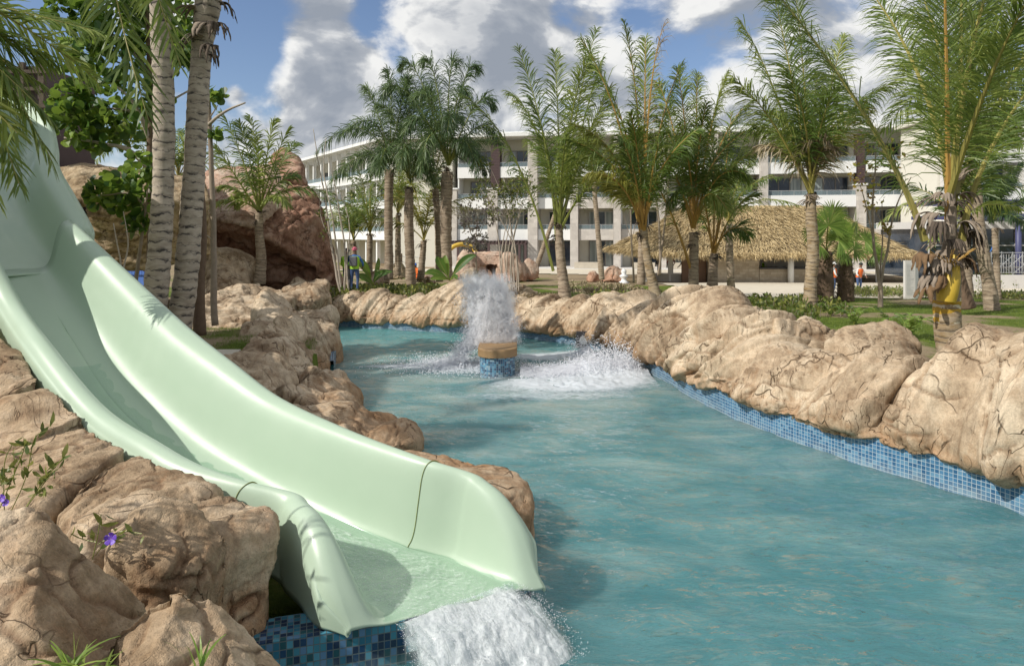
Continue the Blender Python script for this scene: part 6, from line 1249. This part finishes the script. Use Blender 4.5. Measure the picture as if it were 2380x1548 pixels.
mb = MB(); cl = [(170, 290, .55), (230, 300, .6), (300, 300, .6), (160, 230, .4), (210, 220, .65), (280, 230, .7), (340, 220, .6), (190, 150, .55), (250, 130, .7), (320, 130, .7), (200, 80, .6), (280, 60, .75), (350, 60, .7), (420, 60, .6), (420, 130, .4), (240, 10, .6), (330, -10, .6), (140, 260, .3), (425, 20, .7), (405, 110, .5), (150, 20, .5)]
leaves(mb, [P(a, b, 17+((i*7) % 5-2)*.25) for i, (a, b, r) in enumerate(cl)], [r for *_, r in cl], 1750, .22, 3, 'round', up=.1); mb.build('crown', M['broad'], SG)
mb = MB(); cl = [(250, 440, .42), (300, 430, .5), (340, 450, .4), (280, 475, .3), (330, 390, .35), (235, 455, .25), (320, 520, .2)]
S2 = thing('sea_grape_tree', 'smaller bright green round leaved tree before the rock arch', 'tree', P(310, 680, 15.5)); limbs(S2, [([(308, 720, 15.5), (322, 600, 15.5), (338, 480, 15.5)], .05, .03), ([(338, 480, 15.5), (300, 450, 15.4), (235, 455, 15.3)], .03, .01), ([(336, 490, 15.5), (345, 420, 15.5)], .025, .01)], M['bark'], seed=3)
leaves(mb, [P(a, b, 15.5) for a, b, r in cl], [r for *_, r in cl], 330, .20, 4, 'round', up=.2); mb.build('crown', M['broad'], S2)
S3 = thing('bare_sapling', 'thin pale forked sapling standing under the rock arch', 'tree', P(288, 690, 14)); limbs(S3, [([(288, 700, 14), (286, 650, 14), (262, 520, 14)], .025, .01), ([(287, 640, 14), (295, 560, 14), (285, 490, 14)], .02, .008)], M['bark_pale'], seed=4)
for pts, r, lab, mt in (([(464, 778, 15.6), (462, 680, 15.6), (468, 540, 15.6), (462, 380, 15.6), (470, 200, 15.6)], .15, 'dark brown trunk just right of the ringed palms', 'bark_dk'),
                        ([(498, 758, 16.4), (497, 650, 16.4), (496, 500, 16.4), (490, 360, 16.4), (486, 235, 16.4)], .085, 'thin mottled trunk with a few leaves at its top and one bare grey limb', 'bark')):
    t = thing('young_tree', lab, 'tree', P(*pts[0])); limbs(t, [(pts, r, r*.6)], M[mt], seed=int(r*100))
    if mt == 'bark':
        limbs(t, [([(487, 290, 16.4), (520, 262, 16.2), (570, 238, 16)], .045, .02), ([(488, 270, 16.4), (505, 245, 16.3)], .02, .01), ([(490, 340, 16.4), (475, 330, 16.4)], .02, .01), ([(497, 560, 16.4), (478, 545, 16.3)], .02, .01)], M['bark_pale'], 'limb')
        mb = MB(); leaves(mb, [P(488, 226, 16.4), P(505, 222, 16.4), P(500, 315, 16.3)], [.22, .15, .08], 60, .17, 8, 'round'); mb.build('crown', M['broad'], t)
t = thing('bare_sapling', 'cluster of bare grey sapling stems beside the two workers', 'tree', P(795, 690, 27.3))
limbs(t, [([(795, 694, 27.3), (775, 600, 27.3), (758, 480, 27.3), (735, 350, 27.3), (728, 300, 27.3)], .06, .012), ([(796, 694, 27.3), (785, 600, 27.2), (772, 500, 27), (752, 400, 27), (758, 320, 27)], .05, .012), ([(800, 694, 27.3), (802, 600, 27.3), (790, 500, 27.3), (775, 420, 27.3), (762, 370, 27.3)], .05, .012), ([(812, 694, 27.3), (806, 620, 27.3), (812, 520, 27.3), (790, 440, 27.4)], .04, .01), ([(770, 560, 27.3), (745, 500, 27.3), (742, 430, 27.4)], .02, .008)], M['bark_pale'], seed=6)
mb = MB(); leaves(mb, [P(745, 495, 27.3), P(758, 545, 27.3), P(765, 520, 27), P(800, 470, 27.3)], [.2, .25, .3, .5], 90, .12, 9, 'oval'); mb.build('leaf_tufts', M['shrub'], t)
t = thing('young_tree', 'sparse many stemmed young tree right of the fountain plume', 'tree', P(1178, 676, 29.5))
rs = np.random.RandomState(12); ln = []; tips = []
for i in range(9):
    x0 = 1166+i*5; tx = rs.uniform(1115, 1240); ty = rs.uniform(345, 500); ln.append(([(x0, 678, 29.5), (x0+rs.uniform(-8, 8), 590, 29.5), ((x0+tx)/2+rs.uniform(-10, 10), (560+ty)/2, 29.5), (tx, ty, 29.5+rs.uniform(-.6, .6))], .035, .008)); tips.append((tx, ty))
    for j in range(4):
        f = rs.uniform(.1, .9); ax, ay = (x0+tx)/2*(1-f)+tx*f, (560+ty)/2*(1-f)+ty*f; ex, ey = ax+rs.uniform(-45, 45), ay-rs.uniform(5, 45); ln.append(([(ax, ay, 29.5), ((ax+ex)/2, (ay+ey)/2-4, 29.5), (ex, ey, 29.5)], .012, .005)); tips.append((ex, ey))
limbs(t, ln, M['bark_pale'], seed=7, sides=5); mb = MB(); leaves(mb, [P(a, b, 29.5) for a, b in tips], [.28]*len(tips), 1500, .15, 13, 'lance'); mb.build('crown', M['shrub'], t)
t = thing('young_tree', 'small grey purple leaved tree in front of the hotel left of the plume', 'tree', P(1105, 640, 44)); limbs(t, [([(1108, 640, 44), (1106, 560, 44), (1112, 480, 44)], .05, .015), ([(1106, 570, 44), (1085, 520, 44)], .03, .01), ([(1107, 560, 44), (1130, 510, 44)], .03, .01)], M['bark'], seed=8)
M['purpleleaf'] = leaf_mat('grey_purple_leaves', (.09, .065, .075), (.17, .14, .14), (.28, .27, .20)); mb = MB(); leaves(mb, [P(a, b, 44) for a, b in ((1085, 500), (1112, 475), (1130, 505), (1095, 525), (1115, 560), (1095, 570), (1150, 500))], [.7, .8, .7, .6, .6, .5, .5], 900, .2, 14, 'oval'); mb.build('crown', M['purpleleaf'], t)
t = thing('young_tree', 'forked bare tree with a few rusty leaves left of the near right palm', 'tree', P(2046, 730, 24))
limbs(t, [([(2046, 738, 24), (2047, 690, 24), (2044, 655, 24)], .10, .08), ([(2044, 660, 24), (2030, 560, 24), (2028, 480, 24), (2034, 400, 24), (2036, 340, 24)], .06, .02), ([(2045, 660, 24), (2062, 580, 24), (2082, 480, 24), (2118, 412, 24)], .055, .015), ([(2044, 655, 24), (2050, 560, 24.2), (2052, 470, 24.2)], .03, .012), ([(2030, 560, 24), (2010, 470, 24), (1995, 420, 24)], .03, .012), ([(2028, 480, 24), (2052, 520, 24)], .015, .01)], M['bark'], seed=9)
M['rustleaf'] = leaf_mat('rusty_leaves', (.20, .08, .02), (.34, .20, .04), (.30, .32, .06)); mb = MB(); leaves(mb, [P(a, b, 24) for a, b in ((2028, 468), (2010, 430), (2036, 360), (1998, 400), (2060, 380), (2020, 330), (2085, 350), (2062, 530))], [.35, .4, .5, .4, .4, .4, .4, .15], 240, .16, 15, 'oval'); mb.build('crown', M['rustleaf'], t)
for pts, lab in (([(1473, 657, 36), (1468, 560, 36), (1464, 440, 36)], 'very thin bare trunk just left of the thatched roof tip'), ([(1530, 640, 33), (1545, 520, 33), (1555, 380, 33), (1550, 230, 33)], 'thin dark bare stem rising through the palm fronds'), ([(1535, 640, 34), (1530, 500, 34), (1510, 380, 34), (1498, 200, 34)], 'second thin dark stem beside the leaning palm')):
    t = thing('bare_sapling', lab, 'tree', P(*pts[0])); limbs(t, [(pts, .06, .02), ([pts[-2], (pts[-2][0]+20, pts[-2][1]-80, pts[-2][2])], .02, .008), ([pts[-2], (pts[-2][0]-18, pts[-2][1]-60, pts[-2][2])], .02, .008)], M['bark'], seed=len(lab))
def banana(base, D, lv, label, seed):
    root = thing('banana_plant', label, 'plant', P(*base, D)); o = P(base[0], base[1], D)
    for i, (mx, my, tx, ty, dD, w) in enumerate(lv):
        a, b, c = o, P(mx, my, D+dD*.5), P(tx, ty, D+dD); t = np.linspace(0, 1, 16); c_ = bez(a, b, c, t); T = nrm(np.gradient(c_, axis=0)); s = nrm(np.cross(T, A3(0, -1, .55))); ww = w*np.sin(np.pi*np.clip((t-.12)/.9, 0.02, .99))**.7; nn_ = np.cross(s, T)
        V = np.stack([c_+s*(ww*q)[:, None]*.5+nn_*(abs(q)*ww*.18)[:, None] for q in (-1, -.5, 0, .5, 1)], 1); mb = MB(); mb.grid(V, 1, rnd=.35+.35*((i+seed) % 3)/2); mb.tube(c_, .018*(1-.7*t), 5, 0, rnd=.5); mb.build('leaf_blade', [M['stalk_g'], M['broad']], root, smooth=True)
banana((1046, 652), 26.4, [(1015, 600, 1020, 598, 0, .34), (1030, 612, 1036, 594, .2, .3), (1075, 600, 1106, 594, -.1, .34), (1010, 628, 990, 634, -.2, .3), (1025, 640, 1000, 650, -.4, .26), (1060, 636, 1062, 650, -.4, .2)], 'banana plant with one long dark leaf pointing right behind the humped rock', 1)
banana((868, 664), 28.4, [(845, 600, 822, 606, -.2, .34), (872, 632, 912, 632, 0, .3), (850, 640, 828, 642, -.2, .3), (880, 620, 880, 600, .4, .2)], 'banana plant with flat leaves spreading right of the two workers', 2)
def bed(name, poly_px, z, n, size, hgt, mat, label, seed, shape='oval', stems=True, dens_r=.16):
    rs = np.random.RandomState(seed); pp = np.array([G(a, b, z)[:2] for a, b in poly_px]); lo, hi = pp.min(0), pp.max(0); q = rs.uniform(lo, hi, (n*4, 2)); q = q[in_poly(q[:, 0], q[:, 1], pp)][:max(8, n//9)]
    zz = gz(q[:, 0], q[:, 1]); hh = hgt*rs.uniform(.4, 1.1, len(q)); mb = MB()
    c = np.stack([q[:, 0], q[:, 1], zz+hh*.65], 1); leaves(mb, c, np.stack([hh*0+dens_r, hh*0+dens_r, hh*.45], 1), n, size, seed, shape, 0, up=.9)
    for i in range(len(q)): mb.tube([(q[i, 0], q[i, 1], zz[i]-.02), (q[i, 0]+rs.uniform(-.04, .04), q[i, 1], zz[i]+hh[i])], .008, 3, 1, cap=False)
    return mb.build(name, [mat, M['bark']], kind='stuff', label=label)
bed('ground_cover', [(700, 690), (830, 655), (1010, 650), (1060, 660), (960, 700), (880, 690), (800, 700)], 1.0, 5200, .17, .5, M['shrub'], 'mixed green and bronze shrubs filling the bed behind the far bank', 1)
bed('ground_cover', [(1380, 700), (1400, 676), (1560, 676), (1600, 700), (1545, 712), (1450, 706)], .9, 1700, .15, .35, M['shrub'], 'low leafy plants at the feet of the leaning palm', 2)
bed('ground_cover', [(1740, 716), (1770, 692), (1870, 700), (1980, 740), (1900, 770), (1800, 742)], 1.0, 1600, .13, .35, M['shrub'], 'low leafy plants behind the highest bank rock', 3)
bed('ground_cover', [(1240, 700), (1190, 690), (1260, 672), (1330, 672), (1290, 700)], .9, 500, .15, .2, M['dry'], 'dry stubble behind the bank right of the plume', 4, 'lance')
bed('ground_cover', [(1300, 672), (1330, 645), (1480, 650), (1500, 676), (1400, 684)], .5, 1300, .2, .25, M['dry'], 'rows of dry clipped stubble in sandy soil on the far lawn', 5, 'lance')
bed('hedge_rows', [(1960, 692), (1990, 672), (2180, 672), (2200, 694)], .55, 3600, .14, .42, M['shrub'], 'sparse low hedge between the near lawn and the plaza', 6, 'lance')
bed('hedge_rows', [(2230, 672), (2260, 648), (2380, 642), (2400, 668)], .2, 2400, .18, .7, M['shrub'], 'thin hedge in front of the low pale wall', 7, 'lance')
bed('hedge_rows', [(2215, 706), (2220, 690), (2400, 684), (2400, 704)], .6, 1700, .14, .3, M['shrub'], 'low planting at the edge of the near lawn', 8, 'lance')
def fern(px, py, z, hgt, n, label, seed, leaf='fan'):
    b = G(px, py, z); b[2] = gz(b[0], b[1])-.02; root = thing('fern', label, 'fern', b); rs = np.random.RandomState(seed)
    for i in range(n):
        az = i*2.4+rs.uniform(-.3, .3); h = A3(math.cos(az), math.sin(az), 0); l = hgt*rs.uniform(.8, 1.2); mb = MB(); frond_geo(mb, b, b+h*l*.25+A3(0, 0, l*.8), b+h*l*.75+A3(0, 0, l*rs.uniform(.5, 1.0)), 26, .22*l, .028, .2, 0, seed*20+i, .008, .12); mb.build('frond', [M['stalk_g'], M[leaf]], root)
fern(2112, 790, 1.08, .75, 9, 'big fern behind the dip in the rocks left of the near palm', 1); fern(1985, 758, 1.08, .6, 8, 'fern growing behind the rounded dome rock', 2); fern(2075, 770, 1.08, .6, 7, 'dark fern just left of the biggest fern', 3, 'coco'); fern(2262, 838, 1.1, .55, 8, 'leafy fern at the right foot of the near palm', 4, 'coco'); fern(1930, 740, 1.06, .5, 7, 'small fern beside the orange ringed palm', 5)
# near plants on the foreground slabs
def weed(pts, seed, label, D, nl, fl=(), size=.06):
    root = thing('flowering_weed', label, 'plant', P(*pts[0][0], D)); mb = MB(); rs = np.random.RandomState(seed); cs = []
    for l in pts:
        c, s = resample(catmull([P(a, b, D+rs.uniform(-.05, .05)) for a, b in l], 6), .03, 3); mb.tube(c, .0035, 4, 0, rnd=.4); cs += list(c[len(c)//3:])
    leaves(mb, cs, [.03]*len(cs), nl, size, seed, 'lance', 1, up=.4); mb.build('stems', [M['stalk_g'], M['shrub']], root)
    for i, (a, b, r) in enumerate(fl):
        c = P(a, b, D-.06); m2 = MB(); fc = nrm(A3(.1, -1, .35)); sx = nrm(np.cross(fc, A3(0, 0, 1))); up = np.cross(sx, fc)
        for k_ in range(5):
            an = k_*2*math.pi/5+.3; d = sx*math.cos(an)+up*math.sin(an); s = sx*-math.sin(an)+up*math.cos(an); V = np.array([[c+d*r*t+s*r*w*q+fc*(.35*r*t*t-.06*r*math.cos(q*7)*t) for q in (-1, -.5, 0, .5, 1)] for t, w in ((.08, .06), (.4, .28), (.75, .46), (.95, .40), (1.05, .2))]); m2.grid(V)
        m2.build('flower', M['purple'], root, smooth=True)
weed([[(215, 1300), (228, 1240), (235, 1195)], [(228, 1265), (280, 1235), (330, 1240)], [(225, 1260), (190, 1252), (165, 1240)], [(222, 1290), (240, 1268), (256, 1256)]], 21, 'small plant with one open violet flower on the rocks', 4.75, 22, [(258, 1252, .040)], .10)
weed([[(20, 1200), (60, 1110), (80, 1020), (110, 1000)], [(40, 1210), (100, 1120), (150, 1060)], [(10, 1200), (10, 1080), (30, 1030)], [(60, 1180), (120, 1100), (135, 1090)], [(0, 1180), (50, 1060), (60, 1020)]], 22, 'thin straggling weed with faded violet blooms at the left edge', 4.6, 90, [(4, 1158, .026), (14, 1168, .022)], .085)
def tuft(px, py, D, n, hgt, label, seed, spread=.8):
    rs = np.random.RandomState(seed); b = P(px, py, D); mb = MB(); az = rs.uniform(0, 6.28, n); d = nrm(np.stack([np.cos(az)*spread, np.sin(az)*spread, rs.uniform(.5, 1.3, n)], 1)); ln = hgt*rs.uniform(.6, 1.1, n)
    blades(mb, b+rs.normal(0, .02, (n, 3)), d, ln, .022*np.ones(n), rs.normal(0, 1, (n, 3)), rs.uniform(.3, .9, n), 5, .35); return mb.build('grass_tuft', M['fan'], label=label, cat='plant')
tuft(165, 1560, 3.45, 26, .28, 'spiky grass tuft at the bottom left of the big boulder', 1, 1.0); tuft(462, 1548, 3.55, 7, .30, 'few upright green blades in front of the rough boulder', 2, .35); tuft(255, 1560, 3.4, 8, .2, 'small sprig of blades right of the spiky tuft', 3)
t = thing('bare_sapling', 'leafless shrub just beyond the left edge whose thin shadows cross the slide', 'tree', (-5.3, 4.0, .9))
mb = MB(); rs = np.random.RandomState(31)
for i in range(7):
    b = A3(-5.2+rs.uniform(-.2, .2), 4.1+rs.uniform(-.2, .2), .9); e = A3(-4.6+rs.uniform(-.7, .6), 4.1+rs.uniform(-.5, .4), 4.2+rs.uniform(-.7, .6)); m_ = (b+e)/2+A3(rs.uniform(-.3, .3), rs.uniform(-.3, .3), .2)
    c = bez(b, m_, e, np.linspace(0, 1, 20)); mb.tube(c, .017*(1-.6*np.linspace(0, 1, 20)), 6)
    for j in (9, 13, 16):
        d = nrm(rs.normal(0, 1, 3)*A3(1, 1, .3)+A3(0, 0, .8)); mb.tube(bez(c[j], c[j]+d*.25, c[j]+d*.45+A3(0, 0, .1), np.linspace(0, 1, 6)), .007, 5)
mb.build('branches', M['bark_pale'], t, smooth=True)
# grass blades on the nearer lawns
rs = np.random.RandomState(17); n = 100000
q = np.vstack([rs.uniform((4.5, 9.5), (20, 30), (n*6//10, 2)), rs.uniform((-9.5, 12.0), (-4.6, 21), (n*4//10, 2))]); nzv = fbm(np.stack([q[:, 0]*.5, q[:, 1]*.5, q[:, 0]*0], 1), 4)
q = q[(~in_poly(q[:, 0], q[:, 1], RIV_OUT)) & (nzv < .25+.2*rs.rand(n))]; n = len(q); b = np.c_[q, gz(q[:, 0], q[:, 1])-.005]; mb = MB(); d = nrm(np.c_[rs.normal(0, .35, (n, 2)), np.ones(n)]); blades(mb, b, d, rs.uniform(.03, .075, n), rs.uniform(.006, .011, n), np.c_[rs.normal(0, 1, (n, 2)), np.zeros(n)], np.clip(rs.rand(n)*.8+.1, 0, 1), 1)
mb.build('grass', M['grass'], kind='stuff', label='short mown grass of the near lawns')

# ------------------------------------------------------------------ people
def cloth(name, c): return plain(name, c, .85, .15, 8, .3)
SK = plain('skin', (.20, .11, .07), .6, .1, 5)
C = dict(green=cloth('green_vest', (.35, .62, .05)), blue=cloth('blue_shirt', (.05, .15, .42)), jeans=cloth('denim', (.05, .09, .20)), black=cloth('black_cloth', (.02, .022, .03)), red=cloth('red_shirt', (.55, .02, .02)), white=cloth('white_cloth', (.65, .65, .62)), orange=cloth('orange_vest', (.75, .16, .03)), pink=cloth('pink_cap', (.55, .12, .18)), grey=cloth('grey_cloth', (.12, .12, .13)), hblue=cloth('blue_helmet', (.03, .14, .55)), hwhite=cloth('white_helmet', (.7, .7, .68)), straw=cloth('straw_cap', (.5, .42, .2)))
def person(px, py_feet, D, label, top, legs, hat=None, az=0.0, h=1.73, bend=0.0, arms=((.10, -.1), (.10, .1)), vest=None, pack=False, squat=0.0, zf=None):
    b = P(px, py_feet, D); b = b if zf is None else np.array([b[0], D, zf]); root = thing('person', label, 'person', b); k = h/1.73
    ca, sa = math.cos(az), math.sin(az)
    def W(x, y, z): return b+k*A3(x*ca-y*sa, x*sa+y*ca, z)
    hp = .92*(1-squat); kn = .50*(1-squat*.3); by = -bend*.5; ns = hp+.50*math.cos(bend)
    J = {'pel': (0, 0, hp), 'sp': (0, by*.4, hp+.22), 'ch': (0, by*.8, hp+.40*math.cos(bend*.8)), 'nk': (0, by*1.1, ns+.04), 'hd0': (0, by*1.25-.01, ns+.14), 'hd1': (0, by*1.35-.02, ns+.24), 'hd2': (0, by*1.4-.01, ns+.31)}
    rad = {'pel': (.155, .12), 'sp': (.145, .11), 'ch': (.175, .12), 'nk': (.06, .06), 'hd0': (.075, .085), 'hd1': (.085, .1), 'hd2': (.05, .06)}; edges = [('pel', 'sp'), ('sp', 'ch'), ('ch', 'nk'), ('nk', 'hd0'), ('hd0', 'hd1'), ('hd1', 'hd2')]
    for s, nm in ((-1, 'l'), (1, 'r')):
        J['hip'+nm] = (s*.10, .0, hp-.06); J['kn'+nm] = (s*.12, -.04-.35*squat, kn); J['an'+nm] = (s*.12, .04, .09); J['to'+nm] = (s*.14, -.12, .04)
        rad['hip'+nm] = (.10, .10); rad['kn'+nm] = (.062, .062); rad['an'+nm] = (.045, .045); rad['to'+nm] = (.045, .03); edges += [('pel', 'hip'+nm), ('hip'+nm, 'kn'+nm), ('kn'+nm, 'an'+nm), ('an'+nm, 'to'+nm)]
        out, fw = arms[0] if s < 0 else arms[1]; c0 = J['ch']; J['sh'+nm] = (s*.19, c0[1], c0[2]+.05); J['el'+nm] = (s*(.23+out), c0[1]-abs(fw)*.6, c0[2]-.22); J['wr'+nm] = (s*(.22+out*.4), c0[1]-abs(fw)*1.8-.05, c0[2]-.44+abs(fw)*.5); J['ha'+nm] = (s*(.21+out*.3), c0[1]-abs(fw)*2.0-.07, c0[2]-.53+abs(fw)*.6)
        rad['sh'+nm] = (.062, .062); rad['el'+nm] = (.045, .045); rad['wr'+nm] = (.032, .028); rad['ha'+nm] = (.04, .022); edges += [('ch', 'sh'+nm), ('sh'+nm, 'el'+nm), ('el'+nm, 'wr'+nm), ('wr'+nm, 'ha'+nm)]
    keys = list(J); me = bpy.data.meshes.new('body'); me.from_pydata([tuple(W(*J[q])-b) for q in keys], [(keys.index(a), keys.index(c)) for a, c in edges], []); o = bpy.data.objects.new('t', me); COL.objects.link(o)
    md = o.modifiers.new('s', 'SKIN'); sv = me.skin_vertices[0].data
    for i, q in enumerate(keys): sv[i].radius = (rad[q][0]*k, rad[q][1]*k)
    sv[0].use_root = True; md.use_smooth_shade = True; q = o.modifiers.new('u', 'SUBSURF'); q.levels = 2; q.render_levels = 2
    m2 = bpy.data.meshes.new_from_object(o.evaluated_get(bpy.context.evaluated_depsgraph_get())); bpy.data.objects.remove(o)
    for mt in (top, legs, SK, C['black']): m2.materials.append(mt)
    wj = {q: (W(*J[q])-b) for q in keys}
    for p in m2.polygons:
        c = np.array(p.center); d = {q: np.linalg.norm(c-v) for q, v in wj.items()}; q = min(d, key=d.get)
        p.material_index = 2 if q in ('hd0', 'hd1', 'hd2', 'hal', 'har', 'wrl', 'wrr', 'nk') and not (q == 'nk' and c[2] < wj['nk'][2]) else 3 if q[:2] in ('to', 'an') and c[2] < .12*k else 1 if (q[:2] in ('hi', 'kn', 'an') or c[2] < wj['pel'][2]-.0) and q[:2] not in ('el', 'wr', 'ha') else 0
    m2.name = 'body'; ob = bpy.data.objects.new('body', m2); COL.objects.link(ob); ob.parent = root
    def blob(nm, c, r, mt, ex=1.0, lo=-.2):
        an = np.linspace(0, 2*np.pi, 16, endpoint=False); ph = np.linspace(lo, math.pi/2, 7); V = np.array([[W(c[0]+r[0]*math.cos(f)*math.cos(t), c[1]+r[1]*math.cos(f)*math.sin(t), c[2]+r[2]*math.sin(f)) for t in an] for f in ph]); m3 = MB(); m3.grid(V, closed=True); return m3.build(nm, mt, root, smooth=True)
    hc = J['hd2']
    blob('cap' if hat is not None else 'hair', (hc[0], hc[1], hc[2]-.065), (.105, .125, .115), hat if hat is not None else C['black'])
    if hat is not None:
        m3 = MB(); an = np.linspace(math.pi*1.0, math.pi*2.0, 9); V = np.array([[W(hc[0]+r*.95*math.cos(t), hc[1]+r*1.1*math.sin(t), hc[2]-.07+dz) for t in an] for r, dz in ((.10, .01), (.17, -.012))]); m3.grid(V); m3.build('cap_peak', hat, root)
    if vest is not None:
        c0 = J['ch']; an = np.linspace(0, 2*np.pi, 20, endpoint=False); hts = [(hp-.02, .19, .15), (hp+.12, .185, .145), (hp+.26, .205, .155), (c0[2]+.02, .215, .155), (c0[2]+.085, .15, .12)]
        V = np.array([[W(rx*math.cos(t), by*((z-hp)/.5)+ry*math.sin(t), z) for t in an] for z, rx, ry in hts]); m3 = MB(); m3.grid(V, closed=True); m3.build('vest', vest, root, smooth=True)
    if pack:
        m3 = MB(); V = []
        c0 = J['ch']; v = np.array([[W(x*.15*s_, c0[1]+.13+y*.16, c0[2]-.30+z*.38*1.0) for s_ in (1,) for x in (-1, 1)] for y in (0, 1) for z in (0, 1)]).reshape(-1, 3); m3.add(v, [(0, 1, 3, 2), (4, 6, 7, 5), (0, 4, 5, 1), (2, 3, 7, 6), (0, 2, 6, 4), (1, 5, 7, 3)]); pk = m3.build('backpack', C['grey'], root); q = pk.modifiers.new('b', 'BEVEL'); q.width = .04; q.segments = 3
    return root
PI = math.pi
person(824, 678, 27.4, 'worker seen from behind in blue shirt, jeans, green vest, pink cap and grey backpack', C['blue'], C['jeans'], C['pink'], PI, 1.75, vest=C['green'], pack=True)
person(806, 676, 28.6, 'worker in green vest and dark cap left of the one with the backpack', C['green'], C['grey'], C['black'], PI-.4, 1.74)
person(1532, 643, 56, 'man in black shirt and dark trousers standing near the bar', C['black'], C['grey'], None, -1.2, 1.78, arms=((.1, -.05), (.05, .2)), zf=.05)
person(1560, 643, 56.5, 'man in red shirt and straw cap seen from behind beside the bar', C['red'], C['black'], C['straw'], PI, 1.75, zf=.05)
person(1594, 640, 53, 'stooping man in white shirt behind the low curved wall', C['white'], C['grey'], None, -.8, 1.7, bend=.7, arms=((.05, .25), (.05, .25)), zf=.05)
person(1776, 640, 52, 'bar worker in yellow green vest and white helmet behind the counter', C['white'], C['grey'], C['hwhite'], -1.5, 1.7, vest=C['green'], zf=-.05)
person(1938, 675, 38, 'worker in orange vest half hidden by the fan palm trunks', C['white'], C['jeans'], C['hwhite'], 1.2, 1.72, vest=C['orange'], zf=float(gz(18, 38)))
person(1996, 672, 39, 'worker in white shirt and orange vest right of the fan palms', C['white'], C['jeans'], None, 0.4, 1.7, vest=C['orange'], bend=.2, zf=float(gz(19, 39)))
person(2314, 610, 45, 'worker in green vest and blue sleeves on the scaffold', C['blue'], C['jeans'], C['grey'], PI+.3, 1.7, vest=C['green'], zf=1.36)
person(972, 640, 46, 'crouching worker in orange clothes and blue helmet behind the feathery palms', C['orange'], C['orange'], C['hblue'], -1.0, 1.7, squat=.45, bend=.3, zf=.25)
